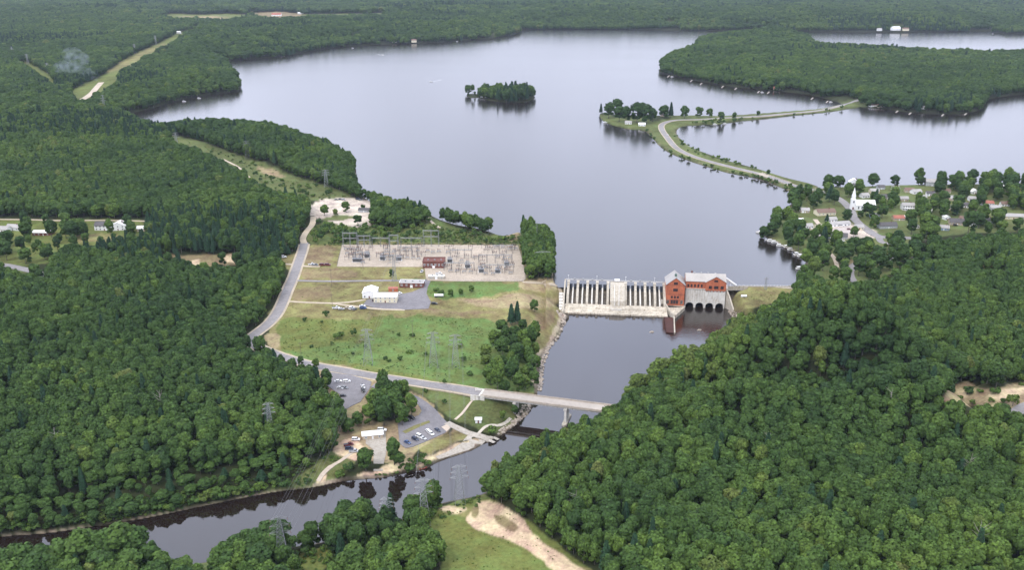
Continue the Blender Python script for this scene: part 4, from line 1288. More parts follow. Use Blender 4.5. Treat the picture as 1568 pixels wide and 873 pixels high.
def cause_label(px, py, t, s, k):
    if px < 1060 and py < 200:
        if px < 960: w = 'at the left tip of the causeway point'
        elif px < 1003: w = 'in the middle of the causeway point'
        else: w = 'on the causeway point near the road bend'
    elif py < 200:
        w = 'along the far arm of the causeway'
    else:
        w = 'along the near arm of the causeway'
    sw = 'big' if s > .8 else 'small'
    nm = {'pine': 'pine', 'shrub': 'bush'}.get(k, 'tree')
    return f'{sw} {tintword(t, k)} {nm} {w}', f'{sw} {tintword(t, k)} {nm} group {w}'


for i, (px, py, s, t, k) in enumerate([(920, 174, .55, .1, 'pine'), (932, 181, 1.05, .25, 'broad'), (948, 186, 1.15, .22, 'broad'), (958, 187, .9, .2, 'broad'), (945, 176, 1.0, .25, 'broad'), (975, 188, 1.15, .2, 'broad'), (990, 190, 1.1, .2, 'broad'), (982, 178, 1.05, .25, 'broad'), (999, 186, .9, .25, 'broad'),
                                      (1016, 181, .9, .25, 'broad'), (1027, 180, .8, .12, 'pine'), (1048, 181, .8, .3, 'broad'), (1070, 180, .75, .4, 'broad'), (1086, 179, .6, .45, 'broad'), (1104, 186, .6, .45, 'broad'), (1124, 182, .45, .4, 'broad'), (1161, 177, .35, .2, 'broad')]):
    a, b = cause_label(px, py, t, s, k)
    put(k, px, py, s * 2.1, t, a, b, sz=s * 1.75)
for (pl, n, sd) in ((smooth_poly([(985, 193), (1000, 212), (1013, 226), (1035, 238), (1070, 251), (1112, 262), (1160, 273), (1190, 281), (1190, 285), (1160, 278), (1112, 268), (1033, 243), (1000, 222), (980, 200)], True, 2), 70, 4),
                    ([(1040, 199), (1050, 218), (1075, 229), (1120, 245), (1160, 256), (1160, 262), (1110, 250), (1055, 233), (1030, 210)], 26, 5), ([(1060, 184), (1120, 183), (1240, 171), (1290, 163), (1290, 168), (1240, 175), (1120, 188), (1060, 192)], 26, 6),
                    ([(1196, 280), (1250, 290), (1240, 306), (1212, 302)], 22, 7)):
    scatter(pl, n, 'shrub', .9, 2.0, .25, .7, 4.5, 'bush', cause_label, seed=sd)


def scrub_label(px, py, t, s, k):
    w = 'in the scrub above the fenced yard'
    if px > 660: w = 'in the scrub behind the yard, lake side'
    if px < 480 and py < 320: w = 'in the power line clearing by the lake'
    if px < 320 and py < 180: w = 'in the far power line clearing'
    if py > 780: w = 'on the near bank beside the grassy clearing'
    sw = 'big' if s > 1.6 else 'small'
    return f'{sw} {tintword(t, k)} bush {w}', f'{sw} {tintword(t, k)} bushes {w}'


for pl, n, a, b, sd in (([(476, 342), (560, 348), (650, 350), (640, 366), (480, 374)], 60, 1.4, 2.6, 11), ([(575, 312), (655, 332), (650, 350), (600, 350), (565, 345)], 38, 1.3, 2.4, 12), ([(665, 345), (790, 362), (796, 374), (700, 372), (660, 362)], 26, 1.2, 2.2, 13),
                        ([(380, 262), (500, 290), (520, 302), (440, 300), (400, 285)], 26, 1.0, 2.2, 14), ([(300, 220), (400, 252), (380, 262), (330, 242)], 12, .8, 1.6, 15), ([(500, 845), (560, 822), (625, 805), (640, 800), (660, 795), (640, 815), (560, 845), (500, 868)], 34, 1.0, 2.0, 16),
                        ([(640, 800), (672, 776), (664, 790), (650, 806)], 8, 1, 1.8, 17), ([(440, 856), (500, 838), (495, 850), (450, 868)], 14, 1, 1.8, 18)):
    scatter(pl, n, 'shrub', a, b, .2, .75, 4.2, 'bush', scrub_label, seed=sd)
for i, (px, py, s, t, lb) in enumerate([(497, 330, .85, .62, 'bright tree inside the lakeside parking, leftmost'), (530, 325, .75, .5, 'tree in the middle of the lakeside parking'), (548, 345, .85, .2, 'dark tree in front of the lakeside parking'), (556, 322, .5, .3, 'small tree beside the dark roofed parking shelter'), (574, 336, .9, .3, 'wide tree right of the lakeside parking'), (514, 330, .5, .8, 'yellowish small tree inside the lakeside parking'),
                                       (118, 362, 1.25, .55, 'big bright tree left of the white farmhouses'), (112, 366, 1.1, .2, 'dark tree beside the big bright farm tree'), (200, 360, .7, .15, 'dark round tree right of the white farmhouses'), (40, 364, .6, .2, 'tree left of the small shed'), (74, 398, .9, .25, 'tree on the lawn below the small shed'),
                                       (40, 404, .9, .5, 'tree on the lawn above the left road'), (12, 388, .8, .2, 'dark tree at the left edge below the houses'), (176, 335, 1.1, .62, 'bright tree behind the white farmhouses'), (148, 334, .95, .6, 'bright tree behind the farmhouses, left one'), (316, 322, 1.0, .62, 'bright tree beside the hidden grey roof')]):
    put('broad', px, py, s * 1.3, t, lb, sz=s * 1.0)
scatter([(748, 522), (775, 512), (822, 520), (824, 560), (820, 598), (790, 604), (750, 596), (742, 560)], 34, 'broad', .55, 1.05, .25, .85, 5.5, 'thicket_tree',
        lambda px, py, t, s, k: (('big' if s > .9 else 'small') + ' ' + tintword(t, k) + ' tree in the riverside thicket ' + ('above the bridge' if py > 560 else 'below the spillway'), ('big' if s > .9 else 'small') + ' ' + tintword(t, k) + ' thicket trees ' + ('above the bridge' if py > 560 else 'below the spillway')), seed=21)
scatter([(10, 812), (143, 796), (319, 764), (470, 738), (470, 745), (415, 751), (319, 769), (143, 802), (10, 818)], 150, 'shrub', 1.0, 2.2, .25, .8, 3.2, 'bush', lambda px, py, t, s, k: (tintword(t, k) + ' bush at the water below the left wood', tintword(t, k) + ' bushes at the water edge below the left wood'), seed=22, avoid=True)
for i, (px, py, s, t) in enumerate([(10, 893, 1.1, .3), (38, 886, 1.2, .4), (70, 882, 1.25, .3), (100, 878, 1.2, .45), (130, 872, 1.3, .5), (160, 868, 1.3, .4), (188, 862, 1.35, .5), (212, 862, 1.2, .35), (232, 872, 1.15, .3), (250, 880, 1.0, .5), (60, 905, 1.2, .3), (110, 900, 1.3, .5), (160, 892, 1.35, .3), (205, 890, 1.3, .45), (20, 912, 1.2, .5), (240, 900, 1.1, .3)]):
    w_ = 'left end' if px < 80 else ('middle' if px < 170 else 'right end')
    put('broad', px, py, s * 1.12, t, f'{tintword(t, "broad")} tree at the {w_} of the bottom left clump', f'{tintword(t, "broad")} trees at the {w_} of the bottom left clump', sz=s * .92)
for i, (px, py, s, t) in enumerate([(332, 880, .85, .45), (345, 866, .95, .4), (360, 856, 1.0, .3), (378, 850, 1.1, .35), (396, 846, 1.15, .2), (414, 843, 1.2, .3), (428, 842, 1.1, .25), (372, 868, 1.0, .5), (395, 866, 1.1, .3), (418, 862, 1.1, .4), (350, 882, 1.0, .3), (400, 884, 1.1, .2)]):
    put('broad', px, py, s * 1.1, t, f'{tintword(t, "broad")} tree of the clump left of the dark bottom pylon', f'{tintword(t, "broad")} trees left of the dark bottom pylon', sz=s * .9)
scatter([(0, 345), (225, 340), (225, 360), (150, 378), (100, 384), (60, 402), (0, 400)], 42, 'broad', .6, 1.3, .1, .6, 15, 'farm_tree', lambda px, py, t, s, k: (('big' if s > .95 else 'small') + ' ' + tintword(t, k) + ' tree on the farm lawns at the left edge', ('big' if s > .95 else 'small') + ' ' + tintword(t, k) + ' trees on the farm lawns'), seed=31)
scatter([(1440, 600), (1600, 580), (1600, 625), (1470, 622)], 16, 'shrub', 1.0, 2.4, .3, .8, 6, 'bush', lambda px, py, t, s, k: (tintword(t, k) + ' bush on the bare sandy cut at the right', tintword(t, k) + ' bushes on the sandy cut at the right'), seed=32)
# tall clumps on the near bank at the bottom
for i, (px, py, s, t, lb) in enumerate([(508, 832, 1.0, .3, 'left tree of the clump on the near bank between pylons'), (522, 838, 1.1, .35, 'front left tree of the near bank clump'), (540, 822, 1.1, .35, 'middle tree of the near bank clump'), (556, 812, 1.05, .3, 'right tree of the near bank clump'), (530, 812, 1.0, .25, 'rear tree of the near bank clump'),
                                       (548, 838, .9, .2, 'front right tree of the near bank clump'), (568, 808, .8, .45, 'outermost right tree of the near bank clump'), (512, 848, .8, .2, 'lowest tree of the near bank clump')]):
    put('poplar' if i in (2, 6) else 'broad', px, py, s * 1.1, t, lb, sz=s * 1.0)
for i, (px, py) in enumerate([(964, 626), (974, 617), (984, 610), (1001, 600), (1010, 594), (1020, 588), (1036, 580), (1046, 575), (1060, 566), (1088, 550)]):
    put('poplar', px, py, 1.6, .72 + .05 * (i % 3), 'light green poplar at the river below the dam', 'light green poplars at the river edge below the dam', sz=[1.15, 1.35, 1.3, 1.5, 1.6, 1.4, 1.55, 1.6, 1.2, 1.1][i])
# island spit trees
for px, py, s in [(717, 147, .55), (727, 146, .5), (733, 147, .6)]:
    put('broad', px, py, s, .2, 'small tree on the low spit of the round island', 'trees on the island spit', sz=.5)

# the rest of the woods: past counting, one object of instances -------------------------
rest = keep & ~single


def wood(name, sel):
    idx = np.nonzero(sel)[0]
    me = bpy.data.meshes.new(name)
    me.vertices.add(len(idx))
    co = P[idx, :3].copy(); co[:, 2] -= .2
    me.vertices.foreach_set('co', co.astype(np.float32).ravel())
    var = rg.integers(0, 1000, len(idx))
    # order of instances: broad 0-7, pine 8-10, poplar 11-12
    k = kindi[idx]
    pi_ = np.where(k == 0, var % 8, np.where(k == 1, 8 + var % 3, 11 + var % 2))
    def addat(nm, tp, arr, key='value'):
        a = me.attributes.new(nm, tp, 'POINT'); a.data.foreach_set(key, arr)
    addat('pick', 'INT', pi_.astype(np.int32))
    addat('tint', 'FLOAT', tint[idx].astype(np.float32))
    rot = np.zeros((len(idx), 3), np.float32); rot[:, 2] = rg.uniform(0, 6.28, len(idx)); rot[:, 0] = rg.normal(0, .03, len(idx)); rot[:, 1] = rg.normal(0, .03, len(idx))
    addat('rot', 'FLOAT_VECTOR', rot.ravel(), 'vector')
    sc_ = np.stack([sxy[idx], sxy[idx], szz[idx]], 1).astype(np.float32)
    addat('scl', 'FLOAT_VECTOR', sc_.ravel(), 'vector')
    o = bpy.data.objects.new(name, me); COL.objects.link(o)
    return instancer(o, ('broad', 'pine', 'poplar'))


def instancer(o, kinds):
    name = o.name
    ng = bpy.data.node_groups.new(name, 'GeometryNodeTree')
    ng.interface.new_socket('Geometry', in_out='INPUT', socket_type='NodeSocketGeometry')
    ng.interface.new_socket('Geometry', in_out='OUTPUT', socket_type='NodeSocketGeometry')
    gi = ng.nodes.new('NodeGroupInput'); go = ng.nodes.new('NodeGroupOutput')
    jall = ng.nodes.new('GeometryNodeJoinGeometry')
    protos = []
    for kk in kinds:
        for v in range(len(ALLP[kk])):
            if (kk, v) not in FIRST:
                raise RuntimeError('missing ' + kk + str(v))
            protos.append(FIRST[(kk, v)])
    for c, t in reversed(protos):     # join geometry lists its links last-first
        jn = ng.nodes.new('GeometryNodeJoinGeometry')
        for ob in (c, t):
            oi = ng.nodes.new('GeometryNodeObjectInfo'); oi.transform_space = 'ORIGINAL'
            oi.inputs['Object'].default_value = ob
            ng.links.new(oi.outputs['Geometry'], jn.inputs[0])
        g2 = ng.nodes.new('GeometryNodeGeometryToInstance')
        ng.links.new(jn.outputs[0], g2.inputs[0]); ng.links.new(g2.outputs[0], jall.inputs[0])
    iop = ng.nodes.new('GeometryNodeInstanceOnPoints')
    iop.inputs['Pick Instance'].default_value = True
    m2p = ng.nodes.new('GeometryNodeMeshToPoints')
    ng.links.new(gi.outputs[0], m2p.inputs['Mesh']); ng.links.new(m2p.outputs[0], iop.inputs['Points'])
    ng.links.new(jall.outputs[0], iop.inputs['Instance'])
    def na(nm, tp, sock):
        n = ng.nodes.new('GeometryNodeInputNamedAttribute'); n.data_type = tp; n.inputs['Name'].default_value = nm
        out = [q for q in n.outputs if q.enabled and q.name == 'Attribute'][0]
        ng.links.new(out, iop.inputs[sock])
    na('pick', 'INT', 'Instance Index'); na('rot', 'FLOAT_VECTOR', 'Rotation'); na('scl', 'FLOAT_VECTOR', 'Scale')
    ng.links.new(iop.outputs[0], go.inputs[0])
    md = o.modifiers.new('trees', 'NODES'); md.node_group = ng
    return o


def tufts(name, polys, n, smin, smax, tmin, tmax, label, seed):
    r_ = np.random.default_rng(seed)
    out = []
    for pl, share in polys:
        xs = [q[0] for q in pl]; ys = [q[1] for q in pl]
        k = int(n * share * 2.2)
        px = r_.uniform(min(xs), max(xs), k); py = r_.uniform(min(ys), max(ys), k)
        s_ = inside(px, py, pl)
        for q in LOTS: s_ &= ~inside(px, py, q)
        s_ &= ~near_road(px, py, .4)
        px, py = px[s_], py[s_]
        z = np.full(px.shape, 12.0)
        for _ in range(9):
            x, y = at_z(px, py, z); z = z * .45 + hgt(x, y) * .55
        s_ = ~grid_val((wl | wr).reshape(shp), x, y)
        # thin them where a slow noise is low, so that they gather in patches
        s_ &= vnoise(x, y, 18, seed) + r_.uniform(-.25, .25, len(x)) > .45
        out.append(np.stack([x[s_], y[s_], z[s_]], 1))
    Q = np.concatenate(out)
    me = bpy.data.meshes.new(name); me.vertices.add(len(Q)); me.vertices.foreach_set('co', Q.astype(np.float32).ravel())
    a = me.attributes.new('pick', 'INT', 'POINT'); a.data.foreach_set('value', r_.integers(0, 3, len(Q)).astype(np.int32))
    a = me.attributes.new('tint', 'FLOAT', 'POINT'); a.data.foreach_set('value', r_.uniform(tmin, tmax, len(Q)).astype(np.float32))
    rot = np.zeros((len(Q), 3), np.float32); rot[:, 2] = r_.uniform(0, 6.28, len(Q))
    a = me.attributes.new('rot', 'FLOAT_VECTOR', 'POINT'); a.data.foreach_set('vector', rot.ravel())
    s0 = r_.uniform(smin, smax, len(Q)); sc_ = np.stack([s0, s0, s0 * r_.uniform(.4, .8, len(Q))], 1).astype(np.float32)
    a = me.attributes.new('scl', 'FLOAT_VECTOR', 'POINT'); a.data.foreach_set('vector', sc_.ravel())
    o = bpy.data.objects.new(name, me); COL.objects.link(o)
    tag(instancer(o, ('shrub',)), label, 'undergrowth', kind='stuff')


LOTS = [p for p in OPEN_POLYS if p not in [q[1] for q in A_OPEN]]
tufts('meadow_weeds', [([(424, 505), (436, 486), (480, 490), (560, 488), (640, 484), (735, 490), (775, 505), (800, 530), (822, 570), (818, 602), (740, 596), (680, 588), (600, 576), (540, 562), (470, 550), (430, 538)], .8), ([(628, 590), (700, 598), (748, 604), (782, 612), (790, 632), (764, 660), (700, 640), (668, 622)], .2)], 1300, .10, .34, .35, .75, 'low weeds and grass tussocks in the green meadow', 41)
tufts('undergrowth', [([(-60, 800), (143, 775), (319, 745), (500, 705), (520, 735), (415, 755), (319, 772), (143, 805), (-60, 830)], .45), ([(450, 850), (560, 815), (640, 798), (735, 757), (735, 775), (640, 812), (520, 860), (450, 890)], .15), ([(470, 345), (650, 345), (800, 362), (800, 376), (480, 376)], .15), ([(250, 204), (400, 248), (540, 300), (490, 308), (285, 224)], .15),
                      ([(490, 700), (640, 700), (720, 680), (640, 722), (500, 740)], .1)], 6000, .25, .8, .3, .95, 'low bushy undergrowth along the river banks and clearings', 42)
tufts('verge_grass', [([(468, 377), (524, 376), (800, 430), (868, 430), (846, 530), (770, 500), (560, 486), (430, 484), (445, 440)], .6), ([(640, 800), (690, 770), (738, 757), (905, 874), (980, 930), (620, 930)], .25), ([(1112, 440), (1217, 440), (1180, 464), (1128, 480)], .15)], 1500, .08, .28, .7, 1.0, 'dry grass tussocks on the mown slopes and the near clearing', 43)
for v in range(3):
    if ('pine', v) not in FIRST: put('pine', 300 + v * 9, 350, .9, .2, 'pine in the conifer wood above the brown field', 'pines above the brown field', var=v)
for v in range(2):
    if ('poplar', v) not in FIRST: put('poplar', 1010, 590 + v, 1, .6, 'light green poplar at the river below the dam', 'light green poplars at the river edge below the dam', var=v)
for v in range(8):
    if ('broad', v) not in FIRST: put('broad', 150 + v * 9, 330, 1, .3, 'tree at the wood edge behind the farmhouses', 'trees behind the farmhouses', var=v)
far_w = P[:, 1] > 1500
tag(wood('forest', rest & ~far_w), 'dense green leafy forest covering the nearer hills and river banks', 'forest', kind='stuff')
tag(wood('far_forest', rest & far_w), 'bluish green forest covering the far shores and the big peninsula', 'forest', kind='stuff')
print('TREES', N, single.sum(), rest.sum(), 'objects', len(SC.objects))

# ------------------------------------------------------------------ the dam
Ax, Ay = at_z(868, 433, 16.0)
Bx, By = at_z(1019, 438, 16.0)
DAM_O = Vector((float(Ax), float(Ay), 0))
DU = Vector((float(Bx - Ax), float(By - Ay), 0)); DL = DU.length; DU.normalize()
DV = Vector((DU.y, -DU.x, 0))         # downstream, towards the viewer
DAM_RZ = math.atan2(DU.y, DU.x)


def damloc(px, py, z):
    x, y = at_z(px, py, z)
    d = Vector((float(x), float(y), 0)) - DAM_O
    return d.dot(DU), d.dot(DV)


def damu(px, v, z):
    """u of the point on the dam that shows at photo column px, at depth v and height z."""
    lo, hi = -40.0, 260.0
    for _ in range(40):
        m_ = (lo + hi) / 2
        w = DAM_O + DU * m_ + DV * v
        if float(proj(w.x, w.y, z)[0]) < px: lo = m_
        else: hi = m_
    return lo


def zat(py, u, v):
    w = DAM_O + DU * u + DV * v
    lo, hi = -30.0, 90.0
    for _ in range(40):
        m_ = (lo + hi) / 2
        if float(proj(w.x, w.y, m_)[1]) > py: lo = m_
        else: hi = m_
    return lo


def dbox(mb, u0, u1, v0, v1, z0, z1, mt=None):
    mb.box(u0, u1, -v1, -v0, z0, z1, mt)          # local y points upstream


def dprism(mb, prof, u0, u1, mt=None):
    mb.prism([(-v, z) for v, z in prof], u0, u1, mt)


TOEV = damloc(940, 484, 0)[1]
pier_px = [870.5, 885, 899.8, 914.5, 931, 958, 973, 987.7, 1002.5, 1017]
PV = TOEV - 17          # downstream end of the piers
print('DAM', DL, TOEV, PV)
dam = empty('spillway_dam', DAM_O, DAM_RZ, 'old concrete spillway with rows of pale piers and a wide central block', 'dam')
mb = MB()
dprism(mb, [(-7, -2), (-7, 8.5), (-2, 10), (1, 10.2), (5, 8.6), (PV * .55, 6.2), (PV - 1, 4.2), (PV, 3.6), (PV, -2)], 0, DL + .6)
mb.build('ogee_weir', M['weir_wet'], dam)
mb = MB()
rn = random.Random(4)
prof_u = np.linspace(-1.5, DL + .5, 40)
vs = []
ext = [TOEV - 1.2 + rn.uniform(-.9, .5) for _ in prof_u]
for u_, e_ in zip(prof_u, ext):
    vs += [(u_, -PV + .02, 3.9), (u_, -(PV + 7), 3.1), (u_, -(PV + 7.4), 2.3 + rn.uniform(-.1, .1)), (u_, -e_, 1.25), (u_, -e_ - .15, -2), (u_, -PV + .02, -2)]
fs = []
for i in range(len(prof_u) - 1):
    for j in range(6):
        a = i * 6 + j; b = i * 6 + (j + 1) % 6
        fs.append((a, b, b + 6, a + 6))
fs += [tuple(range(5, -1, -1)), tuple(range(len(vs) - 6, len(vs)))]
mb.add(vs, fs)
mb.build('apron', M['concrete_apron'], dam)
for i, px in enumerate(pier_px):
    u_ = damu(px, 2, 16)
    mb = MB()
    w_ = 1.05
    dprism(mb, [(-6.5, -1), (-6.5, 17), (1.6, 17), (3.4, 15), (PV * .72, 11), (PV - .8, 6.2), (PV + .6, 3.4), (PV + .6, -1)], u_ - w_, u_ + w_)
    dbox(mb, u_ - w_ - .25, u_ + w_ + .25, -6.8, 1.8, 17.0, 17.6)
    mb.build('pier', M['concrete_clean'], dam)
bays = [(pier_px[i], pier_px[i + 1]) for i in range(9) if i != 4]
for a, b in bays:
    u0, u1 = damu(a, 2, 16) + 1.1, damu(b, 2, 16) - 1.1
    um = (u0 + u1) / 2
    mb = MB()
    dprism(mb, [(-1, 0), (-1, 12.2), (1.5, 12.2), (PV * .5, 9.8), (PV - 1.4, 5.4), (PV + .3, 3.5), (PV + .3, 0)], um - .62, um + .62)
    mb.build('buttress', M['concrete'], dam)
    for p0, p1 in ((u0, um - .63), (um + .63, u1)):
        mb = MB()
        n = 7
        for k in range(n):                       # curved steel gate with ribs
            t0 = k / n; t1 = (k + 1) / n
            z0, z1 = 9.6 + 5.6 * t0, 9.6 + 5.6 * t1
            v0 = 1.0 - 1.5 * math.sin(t0 * 1.5); v1 = 1.0 - 1.5 * math.sin(t1 * 1.5)
            mb.add([(p0, -v0, z0), (p1, -v0, z0), (p1, -v1, z1), (p0, -v1, z1)], [(0, 1, 2, 3)])
        for k in range(4):
            uu = p0 + (p1 - p0) * (k + .5) / 4
            mb.box(uu - .06, uu + .06, -1.25, -.35, 9.7, 15.1)
        mb.box(p0, p1, -.2, .25, 15.1, 15.35)
        mb.build('gate', M['gate'], dam)
u0, u1 = damu(934, PV, 8), damu(956.5, PV, 8)
mb = MB()
dprism(mb, [(-6.5, -1), (-6.5, 17.2), (5.5, 17.2), (PV + 1.2, 8.2), (PV + 2.4, 4.0), (PV + 8.5, 3.2), (PV + 8.5, -1)], u0, u1)
mb.build('central_block', M['concrete_clean'], dam)
mb = MB()
um = (u0 + u1) / 2 - .6
for uu in (um - 2.0, um + 2.0):
    dprism(mb, [(6, 17.1), (6.6, 17.6), (PV + 2, 8.6), (PV + 4, 4.4), (PV + 3, 4.0)], uu - .35, uu + .35)
dbox(mb, um - 4.6, um + 4.6, PV + 8.45, PV + 9.0, .3, 3.4)
mb.build('log_chute', M['concrete'], dam)
# walkway with rails along the crest
mb = MB()
dbox(mb, -1, DL + 1, -6.0, -3.4, 17.62, 17.9)
mb.build('walkway', M['roof_grey'], dam)
mb = MB()
for v_ in (-5.9, -3.5):
    mb.tube((-1, -v_, 19.0), (DL + 1, -v_, 19.0), .04)
    mb.tube((-1, -v_, 18.45), (DL + 1, -v_, 18.45), .03)
    k = -1
    while k < DL + 1:
        mb.tube((k, -v_, 17.9), (k, -v_, 19.0), .05); k += 2.4
mb.build('handrail', M['galv'], dam)
for px in (880, 893, 907, 922, 966, 980, 995):
    uu = damu(px, -4, 18)
    h = MB(); h.box(uu - .6, uu + .6, 4.0, 5.4, 17.9, 18.9); h.tube((uu - .9, 4.7, 18.5), (uu + .9, 4.7, 18.5), .3, n=8)
    h.build('gate_hoist', M['galv'], dam)
for px in (870.5, 914, 958, 1002):
    uu = damu(px, -4, 18)
    h = MB(); h.tube((uu, 3.2, 17.9), (uu, 3.2, 22.3), .09); h.box(uu - .5, uu + .5, 3.0, 3.4, 22.2, 22.45)
    h.build('lamp_post', M['white'], dam)
uu = damu(945, -3, 18)
h = MB(); h.box(uu - 2.4, uu + 2.4, 3.2, 5.4, 17.9, 19.4); h.build('control_cabinet', M['white'], dam)

# retaining wall and riprap left of the spillway
lw = empty('retaining_wall', DAM_O, DAM_RZ, 'stepped pale concrete retaining wall at the left end of the spillway', 'wall')
mb = MB()
dprism(mb, [(-7, -1), (-7, 17.3), (2, 17.3), (PV, 8.5), (TOEV + 2, 3.2), (TOEV + 2, -1)], -2.2, -.95)
mb.build('wall_face', M['concrete_clean'], lw)
mb = MB()
for k in range(7):
    mb.box(-6.2 + k * .2, -2.2, -(PV - 6 + k * 4.2), -(PV - 10 + k * 4.2) - .02, -1, 10.5 - k * 1.35)
mb.build('stepped_footing', M['concrete'], lw)


def rocks(px_poly, n, smin, smax, label, seed):
    rn_ = random.Random(seed)
    xs = [p[0] for p in px_poly]; ys = [p[1] for p in px_poly]
    mb_ = MB(); k = 0
    while k < n:
        px, py = rn_.uniform(min(xs), max(xs)), rn_.uniform(min(ys), max(ys))
        if not inside(np.array([px]), np.array([py]), px_poly)[0]: continue
        k += 1
        x, y, z = ground(px, py)
        s = rn_.uniform(smin, smax)
        vs_ = []
        for zz, rr in ((-.6, .7), (.15, 1.0), (.65, .5)):
            for j in range(6):
                a = j * 1.047 + rn_.uniform(-.3, .3)
                r2 = rr * rn_.uniform(.7, 1.2) * s
                vs_.append((x + math.cos(a) * r2, y + math.sin(a) * r2, max(z, .1 if py > 445 else 12) + zz * s))
        fs_ = [(j, (j + 1) % 6, 6 + (j + 1) % 6, 6 + j) for j in range(6)] + [(6 + j, 6 + (j + 1) % 6, 12 + (j + 1) % 6, 12 + j) for j in range(6)] + [(12, 13, 14, 15, 16, 17)]
        mb_.add(vs_, fs_)
    return tag(mb_.build('rock_rubble', M['rock']), label, 'rubble', kind='stuff')


rocks([(850, 475), (866, 482), (866, 498), (848, 522), (834, 536), (826, 560), (823, 600), (829, 600), (833, 560), (842, 536), (858, 512), (860, 490)], 260, .5, 1.4, 'pale rock rubble along the bank below the spillway', 1)
rocks([(812, 618), (812, 632), (794, 648), (766, 668), (758, 664), (788, 642), (800, 622)], 120, .5, 1.2, 'pale boulders under the bridge end on the left bank', 2)
rocks([(1117, 470), (1128, 480), (1132, 486), (1122, 490), (1114, 478)], 40, .5, 1.2, 'rock rubble at the right bank beside the powerhouse', 3)


def pane_grid(mb_, u0, u1, v, z0, z1, nu=2, nz=2):
    """Glass set 6 cm behind a frame of bars (facing -y local when v is local y)."""
    mb_.box(u0, u1, v + .02, v + .08, z0, z1, M['window'])


def window(parent, u0, u1, y, z0, z1, frame=None, glass=None, facing=-1, nx=2, nzz=2):
    """Window on a wall whose outside faces local y = facing: frame part with its pane as sub-part."""
    fr = MB()
    f_ = .14; d0, d1 = sorted((y + facing * .12, y + .02 * -facing))
    fr.box(u0 - f_, u1 + f_, d0, d1, z1, z1 + f_); fr.box(u0 - f_ * 1.6, u1 + f_ * 1.6, d0 + facing * .04, d1, z0 - f_, z0)
    fr.box(u0 - f_, u0, d0, d1, z0, z1); fr.box(u1, u1 + f_, d0, d1, z0, z1)
    for k in range(1, nx):
        uu = u0 + (u1 - u0) * k / nx; fr.box(uu - .04, uu + .04, d0 + .03, d1 - .03, z0, z1)
    for k in range(1, nzz):
        zz = z0 + (z1 - z0) * k / nzz; fr.box(u0, u1, d0 + .03, d1 - .03, zz - .04, zz + .04)
    fo = fr.build('window', frame or M['white'], parent)
    g = MB(); q0, q1 = sorted((y + facing * .05, y + facing * .02)); g.box(u0, u1, q0, q1, z0, z1)
    g.build('pane', glass or M['window'], fo)
    return fo


def gable_roof(mb_, x0, x1, y0, y1, ze, zr, axis='x', ov=.6, th=.3, mt=None):
    """Gable roof slab pair; ridge along the axis."""
    if axis == 'x':
        ym = (y0 + y1) / 2; sl_ = (zr - ze) / (ym - y0)
        prof = [(y0 - ov, ze - ov * sl_), (ym, zr), (y1 + ov, ze - ov * sl_), (y1 + ov, ze - ov * sl_ + th), (ym, zr + th * 1.1), (y0 - ov, ze - ov * sl_ + th)]
        mb_.prism(prof, x0 - ov, x1 + ov, mt)
    else:
        xm = (x0 + x1) / 2; sl_ = (zr - ze) / (xm - x0)
        prof = [(x0 - ov, ze - ov * sl_), (xm, zr), (x1 + ov, ze - ov * sl_), (x1 + ov, ze - ov * sl_ + th), (xm, zr + th * 1.1), (x0 - ov, ze - ov * sl_ + th)]
        n = 6
        vs_ = [(x, y0 - ov, z) for x, z in prof] + [(x, y1 + ov, z) for x, z in prof]
        fs_ = [(i, (i + 1) % n, n + (i + 1) % n, n + i) for i in range(n)] + [tuple(range(n - 1, -1, -1)), tuple(range(n, 2 * n))]
        mb_.add(vs_, fs_, mt)


def gable_walls(mb_, x0, x1, y0, y1, z0, ze, zr, axis='x', mt=None):
    mb_.box(x0, x1, y0, y1, z0, ze, mt)
    if axis == 'x':
        ym = (y0 + y1) / 2
        mb_.prism([(y0, ze), (y1, ze), (ym, zr)], x0, x1, mt)
    else:
        xm = (x0 + x1) / 2
        mb_.add([(x0, y0, ze), (x1, y0, ze), (xm, y0, zr), (x0, y1, ze), (x1, y1, ze), (xm, y1, zr)], [(0, 1, 2), (3, 5, 4), (0, 3, 4, 1), (1, 4, 5, 2), (2, 5, 3, 0)], mt)


# tall gatehouse
g0 = DL + .65; vF = damloc(1033, 468, 3.2)[1]
gu0 = damu(1019.5, vF, 12); gu1 = damu(1048, vF, 12)
zE = zat(436.5, (gu0 + gu1) / 2, vF); zR = zat(428, (gu0 + gu1) / 2, vF)
zR = zE + (gu1 - gu0) * .40
print('GATEHOUSE', gu0, gu1, vF, zE, zR)
gh = empty('gatehouse', DAM_O, DAM_RZ, 'tall narrow orange-red brick gatehouse with steep grey gable roof beside the spillway', 'building')
gd = vF - 21
mb = MB(); gable_walls(mb, gu0, gu1, -vF, -gd, 3.0, zE, zR, 'y'); mb.build('wall', M['brick'], gh)
mb = MB(); gable_roof(mb, gu0, gu1, -vF, -gd, zE, zR, 'y', .55, .3); rf = mb.build('roof', M['roof_grey'], gh)
gm = (gu0 + gu1) / 2
mb = MB(); mb.tube((gm, -vF + 1.2, zR), (gm, -vF + 1.2, zR + 2.6), .22, .05, 6); mb.build('finial', M['galv'], rf)
mb = MB(); mb.box(gm - .9, gm + .9, -vF + 4, -vF + 6.5, zR - 1.2, zR + 1.2); gable_roof(mb, gm - .9, gm + .9, -vF + 4, -vF + 6.5, zR + 1.2, zR + 2.2, 'y', .2, .15); mb.build('ridge_vent', M['louvre'], rf)
mb = MB(); mb.box(gu0 - .3, gu1 + .3, -vF - .3, -gd + .3, -1, 3.0); mb.build('foundation', M['concrete_clean'], gh)
mb = MB()
